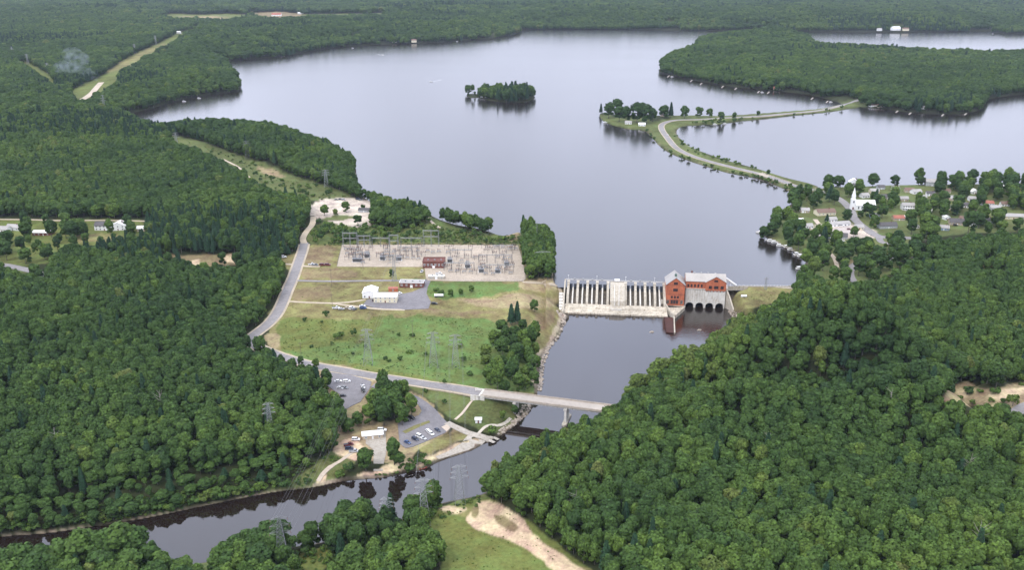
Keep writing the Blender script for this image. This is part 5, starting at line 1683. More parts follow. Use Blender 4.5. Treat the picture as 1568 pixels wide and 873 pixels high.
for z_ in (8.0, 13.5, zE - .5):
    mb.box(gu0 - .12, gu1 + .12, -vF - .12, -vF - .01, z_, z_ + .35)
mb.build('belt_course', M['brick_dark'], gh)
W_ = gu1 - gu0
for a, b, z0, z1 in ((.40, .60, zE + .3, zE + 2.4), (.38, .62, 16.8, 19.2)):
    window(gh, gu0 + W_ * a, gu0 + W_ * b, -vF, z0, z1, M['brick_dark'], nx=3)
for a in (.28, .44, .60):
    window(gh, gu0 + W_ * a, gu0 + W_ * (a + .1), -vF, 10.2, 12.2, M['brick_dark'])
for a, b in ((.06, .18), (.80, .92)):
    window(gh, gu0 + W_ * a, gu0 + W_ * b, -vF, 5.0, 8.4, M['concrete_clean'], nx=2, nzz=4)
for a in (.28, .42, .56):
    window(gh, gu0 + W_ * a, gu0 + W_ * (a + .11), -vF, 5.0, 8.6, M['brick_dark'], nx=2, nzz=4)
# apron and long thin training wall in front of it
tw = empty('training_wall', DAM_O, DAM_RZ, 'thin white training wall reaching into the water in front of the gatehouse', 'wall')
tu = damu(1033, TOEV + 4, 2)
vEnd = damloc(1033, 511, 0.5)[1]
tu2 = damu(1033, vEnd, .5)
mb = MB()
mb.add([(tu - .5, -(TOEV - 4), -1), (tu + .5, -(TOEV - 4), -1), (tu2 + .5, -vEnd, -1), (tu2 - .5, -vEnd, -1),
        (tu - .5, -(TOEV - 4), 2.6), (tu + .5, -(TOEV - 4), 2.6), (tu2 + .5, -vEnd, 1.5), (tu2 - .5, -vEnd, 1.5)],
       [(0, 3, 2, 1), (4, 5, 6, 7), (0, 1, 5, 4), (1, 2, 6, 5), (2, 3, 7, 6), (3, 0, 4, 7)])
mb.build('wall_face', M['concrete_clean'], tw)
mb = MB()
px0 = damu(1016.5, TOEV + 4, 0)
ns = 22
for k in range(ns):                        # rusty steel sheet piles left of it
    v0 = TOEV - .5 + (vEnd - 1.5 - TOEV) * k / ns; v1 = TOEV - .5 + (vEnd - 1.5 - TOEV) * (k + 1) / ns
    o_ = .35 if k % 2 else 0
    mb.box(px0 + o_, px0 + .35 + o_, -v1, -v0, -1, .95)
for k in range(12):
    a_ = px0 + (tu2 - px0 - .6) * k / 12; b_ = px0 + (tu2 - px0 - .6) * (k + 1) / 12; o_ = .35 if k % 2 else 0
    mb.box(a_, b_, -(vEnd - 1.2 + o_), -(vEnd - 1.55 + o_), -1, .95)
mb.box(px0 + .5, tu - .6, -(vEnd - 2), -(TOEV - .5), -1, .55)
mb.build('sheet_pile_cell', M['rust'], tw)
mb = MB()
a0 = damu(1014, PV, 6)
prof = [(a0, PV + .5), (gu0 - .2, vF + .4), (tu - 2.2, TOEV - 2), (tu - .4, TOEV + 1.5), (tu + 1.0, TOEV + 1), (gu1 + .8, vF + 3.0), (gu1 + .8, vF + .35), (gu0, vF + .35)]
n = len(prof)
vs = [(u_, -v_, -1) for u_, v_ in prof] + [(u_, -v_, 3.3) for u_, v_ in prof]
mb.add(vs, [(i, (i + 1) % n, n + (i + 1) % n, n + i) for i in range(n)] + [tuple(range(n - 1, -1, -1)), tuple(range(n, 2 * n))])
mb.build('forebay_slab', M['concrete_apron'], tw)
mb = MB()
for (a1, b1, z1), (a2, b2, z2) in zip([(a0 - .6, PV - 4, 9.5), (gu0 - .9, vF + 1, 7), (tu - 2.4, TOEV - 1.8, 4.4)], [(gu0 - .9, vF + 1, 7), (tu - 2.4, TOEV - 1.8, 4.4), (tu - .2, TOEV + 1.6, 3.6)]):
    mb.add([(a1 - .5, -b1, 0), (a1 + .5, -b1, 0), (a2 + .5, -b2, 0), (a2 - .5, -b2, 0), (a1 - .5, -b1, z1), (a1 + .5, -b1, z1), (a2 + .5, -b2, z2), (a2 - .5, -b2, z2)],
           [(0, 3, 2, 1), (4, 5, 6, 7), (0, 1, 5, 4), (1, 2, 6, 5), (2, 3, 7, 6), (3, 0, 4, 7)])
mb.build('sloping_wing', M['concrete_clean'], tw)

# powerhouse
vP = damloc(1082, 472, 0.0)[1]
pu0 = damu(1050, vP, 20); pu1 = damu(1111.5, vP, 20); pg0 = damu(1080, vP, 18)
zb = zat(442.5, (pu0 + pu1) / 2, vP); ze = zat(431.5, (pu0 + pu1) / 2, vP)
pd = vP - 17
zr = ze + 4.6
print('POWERHOUSE', pu0, pu1, pg0, vP, zb, ze)
ph = empty('powerhouse', DAM_O, DAM_RZ, 'long orange-red brick powerhouse with pale gable roof on a high concrete base', 'building')
mb = MB()
dbox(mb, pu0, pu1, pd - 5, vP, 5.6, zb)
# piers between the draft tube arches and the arch soffits
na_ = 4
aw = (pu1 - pu0) / na_
for k in range(na_):
    c = pu0 + aw * (k + .5); r_ = aw * .40
    segs = 10
    pts = [(c + math.cos(math.pi * (1 - j / segs)) * r_, 2.0 + math.sin(math.pi * (1 - j / segs)) * 3.0) for j in range(segs + 1)]
    for (x_a, z_a), (x_b, z_b) in zip(pts, pts[1:]):
        mb.add([(x_a, -vP, z_a), (x_b, -vP, z_b), (x_b, -vP, 5.6), (x_a, -vP, 5.6), (x_a, -pd, z_a), (x_b, -pd, z_b), (x_b, -pd, 5.6), (x_a, -pd, 5.6)],
               [(0, 1, 2, 3), (0, 4, 5, 1), (4, 7, 6, 5)])
    for s_ in (c - aw / 2, c + r_):
        e_ = s_ + aw / 2 - r_
        dbox(mb, s_, e_, pd, vP, -2, 5.6)
mb.build('concrete_base', M['concrete'], ph)
mb = MB(); dbox(mb, pu0 + .1, pu1 - .1, pd, pd + 1, -2, 5.6); mb.build('draft_tube_back', M['gate'], ph)
mb = MB()
for k in range(9):
    uu = pu0 + .4 + (pg0 - pu0 - .8) * k / 8
    dbox(mb, uu - .12, uu + .12, vP, vP + .28, 6.0, zb - .5)
dbox(mb, pu0 - .2, pu1 + .2, vP - .1, vP + .55, zb - .45, zb - .02)
mb.build('ledge', M['concrete_clean'], ph)
mb = MB(); gable_walls(mb, pu0 + .3, pu1 - .3, -(vP - .6), -pd, zb, ze, zr, 'x'); mb.build('wall', M['brick'], ph)
mb = MB(); gable_roof(mb, pu0 + .3, pu1 - .3, -(vP - .6), -pd, ze, zr, 'x', .6, .3); mb.build('roof', M['roof_pale'], ph)
mb = MB()
gz = zb - 1.2
xm = (pg0 + pu1) / 2; zpk = ze + (pu1 - pg0) * .29
gable_walls(mb, pg0, pu1 + .1, -(vP + 1.0), -(vP - 9), gz, ze - .2, zpk, 'y'); mb.build('cross_gable_wall', M['brick'], ph)
mb = MB(); gable_roof(mb, pg0, pu1 + .1, -(vP + 1.0), -(vP - 9), ze - .2, zpk, 'y', .5, .28); mb.build('cross_gable_roof', M['roof_pale'], ph)
mb = MB()
for k in range(6):
    uu = pg0 + (pu1 - pg0) * (k + .5) / 6
    mb.prism([(-(vP + 1.0), gz), (-(vP + .02), gz), (-(vP + .02), gz - 1.6)], uu - .3, uu + .3)
mb.build('corbel', M['brick'], ph)
gw = pu1 - pg0
for a, b in ((.16, .30), (.42, .62), (.74, .88)):
    window(ph, pg0 + gw * a, pg0 + gw * b, -(vP + 1.0), zb + .6, zb + 3.2, M['brick_dark'], nx=3)
window(ph, xm - 1.6, xm + 1.6, -(vP + 1.0), ze + .3, ze + 2.0, M['brick_dark'], nx=3)
for k in range(5):
    uu = pu0 + 1.6 + (pg0 - pu0 - 2.6) * k / 5
    window(ph, uu, uu + 1.3, -(vP - .6), zb + 1.2, zb + 3.8, M['brick_dark'])
mb = MB(); dbox(mb, pu0 + 5, pu0 + 6.4, pd + 6, pd + 7.4, zr - 2, zr + 1.8); mb.build('chimney', M['brick_dark'], ph)
for k in range(3):
    uu = pu0 + 8 + k * 6
    h = MB(); h.tube((uu, -(pd + 7.6), zr - .4), (uu, -(pd + 7.6), zr + 1.1), .5, .5, 8); h.tube((uu, -(pd + 7.6), zr + 1.1), (uu, -(pd + 7.6), zr + 1.4), .8, .1, 8); h.build('roof_vent', M['galv'], ph)
# wing wall and crest wall
ww = empty('wing_wall', DAM_O, DAM_RZ, 'pale wing wall sloping down from the right end of the powerhouse', 'wall')
e1, f1 = damloc(1126, 482, .5)
mb = MB()
segs = [(pu1 + .15, vP - 3, zb), (pu1 + 3.0, vP + 1, zb - 6), (e1 - 2.2, f1 - 4, 4.5), (e1, f1, 1.6)]
for (a1, b1, z1), (a2, b2, z2) in zip(segs, segs[1:]):
    mb.add([(a1, -b1, -1), (a1 + 1.3, -b1, -1), (a2 + 1.3, -b2, -1), (a2, -b2, -1), (a1, -b1, z1), (a1 + 1.3, -b1, z1), (a2 + 1.3, -b2, z2), (a2, -b2, z2)],
           [(0, 3, 2, 1), (4, 5, 6, 7), (0, 1, 5, 4), (1, 2, 6, 5), (2, 3, 7, 6), (3, 0, 4, 7)])
mb.build('wall_face', M['concrete_clean'], ww)
mb = MB(); dbox(mb, pu1 + .15, pu1 + 2.5, pd - 5, vP - 3, 5, zb); mb.build('abutment_block', M['concrete'], ww)
cw = empty('crest_wall', (0, 0, 0), 0, 'low white parapet along the dam crest right of the powerhouse', 'wall')
mb = MB(); pr = MB()
cpts = [Vector((*map(float, at_z(a, b, 16.2)), 16.2)) for a, b in [(1113, 438.5), (1140, 438), (1180, 438.5), (1218, 438.5)]]
for a, b in zip(cpts, cpts[1:]):
    d = (b - a).normalized(); n_ = Vector((-d.y, d.x, 0)) * .3
    mb.add([a - n_ - Vector((0, 0, 4)), a + n_ - Vector((0, 0, 4)), b + n_ - Vector((0, 0, 4)), b - n_ - Vector((0, 0, 4)), a - n_, a + n_, b + n_, b - n_],
           [(0, 3, 2, 1), (4, 5, 6, 7), (0, 1, 5, 4), (1, 2, 6, 5), (2, 3, 7, 6), (3, 0, 4, 7)])
    L = (b - a).length; k = 0
    while k < L:
        q = a + d * k; pr.tube(q, q + Vector((0, 0, 1.1)), .06); k += 3
    pr.tube(a + Vector((0, 0, 1.1)), b + Vector((0, 0, 1.1)), .06)
mb.build('parapet', M['concrete_clean'], cw); pr.build('handrail', M['white'], cw)
lot('crest_path', [(1113, 439), (1216, 439.5), (1214, 443), (1113, 442.5)], M['concrete_clean'], .5)
a = at_z(1111.5, 426, 24); b = at_z(1127, 437, 17)
mb = MB(); mb.tube((float(a[0]), float(a[1]), 24), (float(b[0]), float(b[1]), 17), 1.0, 1.0, 10)
for t in (.2, .5, .8):
    q = Vector((float(a[0]), float(a[1]), 24)).lerp(Vector((float(b[0]), float(b[1]), 17)), t); mb.tube(q, (q.x, q.y, 14), .2)
tag(mb.build('conveyor_pipe', M['white']), 'sloping white covered conveyor from powerhouse roof to dam crest', 'pipe')
x, y, z = ground(1139, 455)
mb = MB(); mb.tube((x - 2.4, y, z + 1.1), (x + 2.4, y, z + 1.1), 1.0, 1.0, 10); mb.box(x - 1.8, x - 1.4, y - .8, y + .8, z - .2, z + .5); mb.box(x + 1.4, x + 1.8, y - .8, y + .8, z - .2, z + .5)
tag(mb.build('fuel_tank', M['white']), 'small white tank lying on the dry embankment right of the powerhouse', 'tank')
# log boom buoys and turbulence rocks in the tailwater
for i, (px, py, lb) in enumerate([(998, 509, 'grey rock breaking the water left of the rusty cell'), (1071, 506, 'pale rock breaking the dark water right of the training wall')]):
    x, y = map(float, at_z(px, py, 0)); mb = MB()
    for k in range(4):
        mb.tube((x + k * .9 - 1.4, y + (k % 2) * .7, -.4), (x + k * .9 - 1.2, y + (k % 2) * .6, .5 + .3 * (k % 3)), 1.0, .35, 7)
    tag(mb.build('rock', M['rock']), lb, 'rock')

# ------------------------------------------------------------------ road bridge
DECKZ = 13.2
P0 = Vector((*map(float, at_z(741, 602, DECKZ)), DECKZ)); P1 = Vector((*map(float, at_z(962, 630, DECKZ)), DECKZ))
bd = (P1 - P0); BL = bd.length
br = empty('road_bridge', P0, math.atan2(bd.y, bd.x), 'long flat concrete road bridge over the river on tall wall piers', 'bridge')
mb = MB(); mb.box(-1, BL, -5.3, 5.3, -.55, 0); mb.build('deck', M['concrete_deck'], br)
mb = MB(); mb.box(-1, BL, -4.5, 4.5, 0, .07); mb.build('roadway', mat('bridge_roadway', (.36, .32, .28), .9, .14, .4), br)
for s_ in (-1, 1):
    mb = MB(); mb.box(-1, BL, s_ * 5.0 - .2, s_ * 5.0 + .2, 0, .8)
    k = 0
    while k < BL:
        mb.box(k, k + .35, s_ * 5.0 - .24, s_ * 5.0 + .24, .8, 1.05); k += 3.2
    mb.tube((-1, s_ * 5.0, 1.12), (BL, s_ * 5.0, 1.12), .08); mb.build('parapet', M['concrete_deck'], br)
for s_ in (-3.9, -1.3, 1.3, 3.9):
    mb = MB(); mb.box(0, BL, s_ - .28, s_ + .28, -2.0, -.56); mb.build('girder', M['concrete'], br)
bdn = bd.normalized(); bnn = Vector((-bdn.y, bdn.x, 0))
for px, py in ((787, 640), (864, 652)):
    x, y = at_z(px, py, 0)
    k = (Vector((float(x), float(y), 0)) - P0).dot(bdn)
    mb = MB(); mb.box(k - .8, k + .8, -4.6, 4.6, -DECKZ - 1, -3.0); mb.box(k - 1.1, k + 1.1, -5.2, 5.2, -3.0, -2.02)
    pr = mb.build('pier', M['concrete'], br)
    mb = MB(); mb.box(k - 1.6, k + 1.6, -7.5, 8.5, -DECKZ - 1, -DECKZ + 1.2); mb.add([(k - 1.6, -7.5, -DECKZ - 1), (k + 1.6, -7.5, -DECKZ - 1), (k, -9.6, -DECKZ - 1), (k - 1.6, -7.5, -DECKZ + 1.2), (k + 1.6, -7.5, -DECKZ + 1.2), (k, -9.6, -DECKZ + 1.2)],
            [(0, 1, 2), (3, 5, 4), (0, 2, 5, 3), (2, 1, 4, 5)])
    mb.build('footing', M['concrete_clean'], pr)
mb = MB(); mb.box(-2.5, -1.02, -5.6, 5.6, -5, -.1)
for s_ in (-1, 1): mb.prism([(s_ * 5.6, -4), (s_ * 5.2, -4), (s_ * 5.2, .3), (s_ * 5.6, .3)], -8, 2)
mb.build('abutment', M['concrete'], br)

# ------------------------------------------------------------------ gravel yard of the substation
def wpx(px, py):
    return Vector(ground(px, py))


def on(name, label, cat, px, py, group=None, rz=0.0, lift=0.0):
    p = wpx(px, py)
    return empty(name, (p.x, p.y, p.z + lift), rz, label, cat, group)


def lattice_post(mb_, x, y, z0, z1, w, r_=.07):
    c = [(x - w, y - w), (x + w, y - w), (x + w, y + w), (x - w, y + w)]
    for a in c: mb_.tube((*a, z0), (*a, z1), r_)
    n = max(2, int((z1 - z0) / (w * 3.2)))
    for k in range(n):
        a0 = z0 + (z1 - z0) * k / n; a1 = z0 + (z1 - z0) * (k + 1) / n
        for i in range(4):
            p, q = c[i], c[(i + 1) % 4]
            if k % 2: p, q = q, p
            mb_.tube((*p, a0), (*q, a1), r_ * .6)


def lattice_beam(mb_, a, b, w, r_=.07):
    a = Vector(a); b = Vector(b); d = (b - a); L = d.length; d.normalize()
    s = Vector((-d.y, d.x, 0)) * w; u = Vector((0, 0, w))
    offs = [s + u, s - u, -s - u, -s + u]
    for o_ in offs: mb_.tube(a + o_, b + o_, r_)
    n = max(2, int(L / (w * 3)))
    for k in range(n):
        p = a + d * L * k / n; q = a + d * L * (k + 1) / n
        for i in range(4):
            mb_.tube(p + offs[i], q + offs[(i + 1) % 4], r_ * .6)


def insul(mb_, p, L=1.4, r_=.12):
    """Ribbed porcelain stack standing on p."""
    x, y, z = p
    n = 5
    for k in range(n):
        mb_.tube((x, y, z + L * k / n), (x, y, z + L * (k + .6) / n), r_ * 1.5, r_ * .9, 6)
    mb_.tube((x, y, z), (x, y, z + L), r_ * .6, None, 6)


GANT = [  # x0, x1, foot y, height, bays, label
    (526, 547, 379, 16, 2, 'tall lattice gantry at the far left corner of the gravel yard'), (549, 567, 379, 13, 2, 'second lattice gantry along the far edge of the gravel yard'), (597, 610, 384, 17, 1, 'narrow tall lattice gantry in the left middle of the yard'),
    (649, 672, 378, 18, 2, 'tallest lattice gantry behind the maroon control building'), (545, 566, 399, 9, 2, 'low lattice gantry in the front left of the yard'), (588, 606, 400, 10, 2, 'low lattice gantry left of the control building'),
    (613, 640, 392, 10, 3, 'three bay gantry in the centre left of the yard'), (690, 722, 395, 9, 3, 'grey gantry right of the control building'), (733, 784, 403, 9, 4, 'long low gantry at the right of the yard'), (755, 785, 388, 9, 3, 'gantry in the far right of the yard'),
    (680, 726, 414, 8, 4, 'long gantry along the front edge of the yard'), (738, 786, 417, 8, 4, 'front gantry near the right corner of the yard'), (570, 596, 378, 10, 2, 'thin gantry along the far edge left of centre'), (614, 646, 378, 10, 2, 'thin gantry along the far edge at the centre')]
for x0, x1, y, h_, nb, lb in GANT:
    a = wpx(x0, y); b = wpx(x1, y)
    d = b - a; L = d.length
    g = empty('substation_gantry', a, math.atan2(d.y, d.x), lb, 'gantry', 'steel gantries in the substation')
    for k in range(nb + 1):
        mb = MB(); lattice_post(mb, L * k / nb, 0, -.3, h_, .45, .09); mb.tube((L * k / nb, 0, h_), (L * k / nb, 0, h_ + 2.2), .1, .03)
        mb.build('post', M['galv_dark'] if h_ < 12 else M['galv'], g)
    mb = MB(); lattice_beam(mb, (0, 0, h_ - .5), (L, 0, h_ - .5), .4, .08)
    if h_ > 11: lattice_beam(mb, (0, 0, h_ * .62), (L, 0, h_ * .62), .35, .07)
    mb.build('beam', M['galv'], g)
    mb = MB()
    for k in range(nb):
        for j in (.25, .5, .75):
            insul(mb, (L * (k + j) / nb, 0, h_ - 2.2), 1.3)
    mb.build('insulator_string', M['insul'], g)


def breaker():
    r0 = empty('circuit_breaker', (0, 0, 0), 0, '', 'breaker')
    mb = MB()
    for x in (-1.5, 1.5):
        for y in (-.5, .5): mb.tube((x, y, -.3), (x, y, 1.7), .09)
    mb.box(-1.9, 1.9, -.65, .65, 1.7, 1.85); mb.build('frame', M['galv'], r0)
    mb = MB()
    for x in (-1.2, 0, 1.2): mb.tube((x, -.9, 2.2), (x, .9, 2.2), .38, n=8)
    mb.box(-1.9, -1.3, -1.3, -.7, .6, 2.0); mb.build('tank', M['equip'], r0)
    mb = MB()
    for x in (-1.2, 0, 1.2):
        for y in (-.55, .55): insul(mb, (x, y, 2.5), 1.7, .13)
    mb.build('bushing', M['insul'], r0)
    return r0


def switch():
    r0 = empty('disconnect_switch', (0, 0, 0), 0, '', 'switch')
    mb = MB()
    for x in (-2, 2): mb.tube((x, 0, -.3), (x, 0, 3.6), .14)
    mb.box(-2.6, 2.6, -.2, .2, 3.6, 3.85); mb.build('frame', M['galv_dark'], r0)
    mb = MB()
    for x in (-2, 0, 2):
        insul(mb, (x, -.15, 3.85), 1.3); insul(mb, (x + .5, .15, 3.85), 1.3)
        mb.tube((x, -.15, 5.2), (x + .5, .15, 5.25), .07)
    mb.build('insulator', M['insul'], r0)
    return r0


def transformer():
    r0 = empty('power_transformer', (0, 0, 0), 0, '', 'transformer')
    mb = MB(); mb.box(-2.4, 2.4, -1.5, 1.5, .2, 3.6); mb.box(-2.6, 2.6, -1.7, 1.7, 3.6, 3.8); mb.tube((-2.2, 1.2, 4.9), (1.4, 1.2, 4.9), .5, n=8); mb.tube((-1.6, 1.2, 3.7), (-1.6, 1.2, 4.6), .1); mb.tube((.9, 1.2, 3.7), (.9, 1.2, 4.6), .1); mb.build('tank', M['equip'], r0)
    mb = MB()
    for k in range(9):
        x = -2.1 + k * .52; mb.box(x, x + .14, -2.5, -1.55, .7, 3.3); mb.box(x, x + .14, 1.55, 2.4, .7, 3.3)
    mb.build('radiator', M['galv_dark'], r0)
    mb = MB()
    for x in (-1.4, 0, 1.4): insul(mb, (x, -.5, 3.8), 2.0, .16)
    mb.build('bushing', M['insul'], r0)
    mb = MB(); mb.box(-3.2, 3.2, -3, 3, -.3, .2); mb.build('plinth', M['concrete'], r0)
    return r0


def put_copies(maker, spots, labels, group, rz=0):
    pr_ = maker()
    for i, s_ in enumerate(spots):
        o = pr_ if i == 0 else copy_tree(pr_)
        p = wpx(s_[0], s_[1]); o.location = (p.x, p.y, p.z + .22)
        o.rotation_euler = (0, 0, s_[2] if len(s_) > 2 else rz)
        o['label'] = labels(i, s_); o['group'] = group


def yard_where(x, y):
    a = 'far' if y < 387 else ('middle' if y < 402 else 'front')
    if x < 560: b = 'left end'
    elif x < 610: b = 'left part'
    elif x < 650: b = 'centre by the brick building'
    elif x < 700: b = 'centre beside the brick building'
    elif x < 750: b = 'right part'
    else: b = 'right end'
    return f'{a} row at the {b} of the yard'


BR = [(530, 383), (536, 383), (542, 383), (548, 384), (532, 390), (541, 391), (553, 392), (562, 388), (586, 391), (594, 394), (601, 394), (592, 385), (604, 386), (616, 396), (624, 397), (633, 397), (641, 398), (618, 385), (628, 385), (640, 386), (655, 386), (663, 388), (672, 387),
      (686, 388), (695, 386), (707, 401), (716, 403), (727, 396), (736, 394), (760, 381), (770, 381), (781, 383), (790, 383), (762, 396), (773, 397), (781, 397), (690, 417), (700, 417), (711, 418), (721, 418), (735, 411), (745, 412), (765, 411), (775, 412), (782, 420), (755, 421), (744, 421), (556, 404)]
put_copies(breaker, BR, lambda i, s_: 'circuit breaker, ' + yard_where(s_[0], s_[1]), 'circuit breakers of the substation')
SWS = [(535, 387), (552, 388), (568, 385), (590, 381), (608, 390), (622, 391), (635, 391), (648, 392), (684, 383), (700, 394), (714, 397), (742, 399), (757, 392), (772, 391), (688, 413), (703, 413), (718, 413), (749, 416), (764, 416), (779, 415), (559, 397), (598, 398), (640, 381), (750, 385), (738, 405), (772, 404)]
_r = random.Random(77)
SWS += [(_r.uniform(528, 645), _r.uniform(378, 400)) for _ in range(22)] + [(_r.uniform(690, 792), _r.uniform(379, 421)) for _ in range(24)]
put_copies(switch, SWS, lambda i, s_: 'disconnect switch, ' + yard_where(s_[0], s_[1]), 'disconnect switches of the substation')
TRS = [(544, 401), (551, 401), (562, 394), (689, 402), (716, 410), (737, 417), (762, 418), (776, 407), (611, 399), (586, 398)]
put_copies(transformer, TRS, lambda i, s_: ('darkest' if i == 3 else 'grey') + ' transformer in the ' + yard_where(s_[0], s_[1]), 'power transformers of the substation')


def fence(px, label, step=6.0, h=2.2):
    pts = [wpx(*p) for p in px]
    f_ = empty('chain_link_fence', pts[0], 0, label, 'fence')
    o0 = pts[0]
    rail = MB()
    cnt = 0
    for a, b in zip(pts, pts[1:]):
        L = (b - a).length; n = max(1, int(L / step))
        for k in range(n):
            p = a.lerp(b, k / n) - o0; q = a.lerp(b, (k + 1) / n) - o0
            if cnt < 95:
                m_ = MB(); m_.tube(p - Vector((0, 0, .2)), p + Vector((0, 0, h)), .05); m_.build('post', M['galv'], f_)
            cnt += 1
            for zz in (.1, h * .5, h): rail.tube(p + Vector((0, 0, zz)), q + Vector((0, 0, zz)), .03)
            for j in range(4):
                r0 = p.lerp(q, j / 4); r1 = p.lerp(q, (j + 1) / 4)
                rail.tube(r0 + Vector((0, 0, .1)), r1 + Vector((0, 0, h)), .015, n=3); rail.tube(r1 + Vector((0, 0, .1)), r0 + Vector((0, 0, h)), .015, n=3)
    rail.build('wire_mesh', M['galv_dark'], f_)


fence([(516, 408.5), (524, 375), (640, 374.5), (793, 375.5), (801, 403), (805.5, 427), (800, 431.5), (700, 431.5)], 'thin chain link fence round the gravel yard of the substation', 7.0)


# ------------------------------------------------------------------ buildings
def house(px, py, w, d, h, roof_h, wall, roof, label, rz=0.0, axis='x', group=None, name='house', cat='house', nwin=3, door=True, porch=False, chimney=False, garage=False, lift=0.0):
    """px, py: middle of the foot of the front wall."""
    p = wpx(px, py)
    r0 = empty(name, (p.x, p.y, p.z + lift), rz, label, cat, group)
    mb = MB(); gable_walls(mb, -w / 2, w / 2, 0, d, -.8, h, h + roof_h, axis); mb.build('wall', M[wall], r0)
    mb = MB(); gable_roof(mb, -w / 2, w / 2, 0, d, h, h + roof_h, axis, .45, .18); rf_ = mb.build('roof', M[roof], r0)
    if chimney:
        mb = MB(); mb.box(w * .2, w * .2 + .8, d * .45, d * .45 + .8, h + roof_h * .5, h + roof_h + 1.0); mb.build('chimney', M['brick_dark'], rf_)
    fr = M['white'] if wall not in ('white',) else M['grey_siding']
    for k in range(nwin):
        u = -w / 2 + w * (k + .5) / nwin
        if door and k == nwin // 2:
            mb = MB(); mb.box(u - .5, u + .5, -.08, -.01, 0, 2.1)
            dd = mb.build('door', M['brick_dark'] if wall in ('white', 'cream') else M['white'], r0)
            mb = MB(); mb.box(u + .3, u + .38, -.14, -.085, 1.0, 1.1); mb.build('handle', M['galv'], dd)
            continue
        window(r0, u - .55, u + .55, 0, 1.0, 2.2, fr)
    if h > 5:
        for k in range(nwin):
            u = -w / 2 + w * (k + .5) / nwin; window(r0, u - .5, u + .5, 0, 3.7, 4.9, fr)
    if garage:
        mb = MB(); mb.box(-w * .42, -w * .42 + 2.8, -.1, -.012, 0, 2.3); mb.build('garage_door', M['white'] if wall != 'white' else M['grey_siding'], r0)
    if porch:
        mb = MB(); mb.box(-w * .35, w * .35, -2.2, -.02, -.3, .2); mb.box(-w * .38, w * .38, -2.4, -.02, 2.5, 2.65)
        for x in (-w * .34, 0, w * .34): mb.tube((x, -2.1, .2), (x, -2.1, 2.5), .09)
        mb.build('porch', M['white'], r0)
    return r0


# industrial buildings by the yard
def flat_building(px, py, w, d, h, wall, roof, label, rz=0.0, name='building', doors=0, nwin=0, par=.35, arch=0.0, frame=None):
    p = wpx(px, py)
    r0 = empty(name, (p.x, p.y, p.z), rz, label, 'building')
    mb = MB(); mb.box(-w / 2, w / 2, 0, d, -.8, h); mb.build('wall', M[wall], r0)
    mb = MB(); mb.box(-w / 2 - .15, w / 2 + .15, -.15, d + .15, h, h + .22)
    rf_ = mb.build('roof', M[roof], r0)
    mb = MB()
    for a in ((-w / 2 - .2, w / 2 + .2, -.2, .1), (-w / 2 - .2, w / 2 + .2, d - .1, d + .2), (-w / 2 - .2, -w / 2 + .1, .1, d - .1), (w / 2 - .1, w / 2 + .2, .1, d - .1)): mb.box(*a, h + .22, h + .22 + par)
    mb.build('parapet', M[frame or wall], rf_)
    mb = MB()
    for k in range(3):
        x = -w * .3 + w * .3 * k; mb.box(x, x + 1.4, d * .4, d * .4 + 1.2, h + .22, h + 1.1)
    mb.build('roof_unit', M['galv'], rf_)
    for k in range(nwin):
        u = -w / 2 + w * (k + .5) / nwin; window(r0, u - .7, u + .7, 0, h * .45, h * .75, M['white'])
    for k in range(doors):
        u = -w / 2 + w * (k + .9) / (doors + .8); mb = MB(); mb.box(u - 1.2, u + 1.2, -.1, -.01, 0, 2.6); mb.build('door', M['white'], r0)
    return r0


flat_building(664, 411, 21, 14, 6.0, 'brick_dark', 'brick_dark', 'maroon brick control building in the middle of the gravel yard', nwin=6, doors=1, par=.8)
flat_building(630, 441, 22, 9, 4.6, 'brick_dark', 'roof_grey', 'maroon brick shed with pale flat roof above the paved yard', rz=-.05, nwin=5, doors=1, par=.25, frame='white')
flat_building(668, 428, 15, 6, 2.6, 'concrete_clean', 'roof_white', 'low whitish equipment building in front of the control building', nwin=3, doors=1, par=.2)
house(602, 447, 8, 5, 3, .7, 'brick', 'roof_red', 'little red roofed shed behind the white warehouse', name='shed', cat='shed', nwin=1, door=False)
w1 = house(565.5, 457, 12, 15, 5.0, 2.0, 'white', 'roof_white', 'white metal warehouse, the upper left one with its gable end in front', axis='y', name='warehouse', cat='warehouse', nwin=3)
w2 = house(590, 464, 20, 12, 5.2, 1.8, 'cream', 'roof_white', 'long cream warehouse with bright white roof by the paved yard', name='warehouse', cat='warehouse', nwin=5)
# trailer tank, small vehicles
def trailer(px, py, label, rz=0):
    p = wpx(px, py); r0 = empty('tank_trailer', (p.x, p.y, p.z + .2), rz, label, 'trailer')
    mb = MB(); mb.tube((-4, 0, 1.9), (4, 0, 1.9), 1.15, n=12); mb.build('tank', M['white'], r0)
    mb = MB(); mb.box(-4, 4, -.5, .5, .55, .8); mb.build('chassis', M['galv_dark'], r0)
    for x in (-3, -1.8):
        for y in (-.85, .85):
            mb = MB(); mb.tube((x, y - .15, .5), (x, y + .15, .5), .5, n=12); mb.build('wheel', M['tyre'], r0)


trailer(672, 455.5, 'long white tank trailer at the right edge of the paved yard')


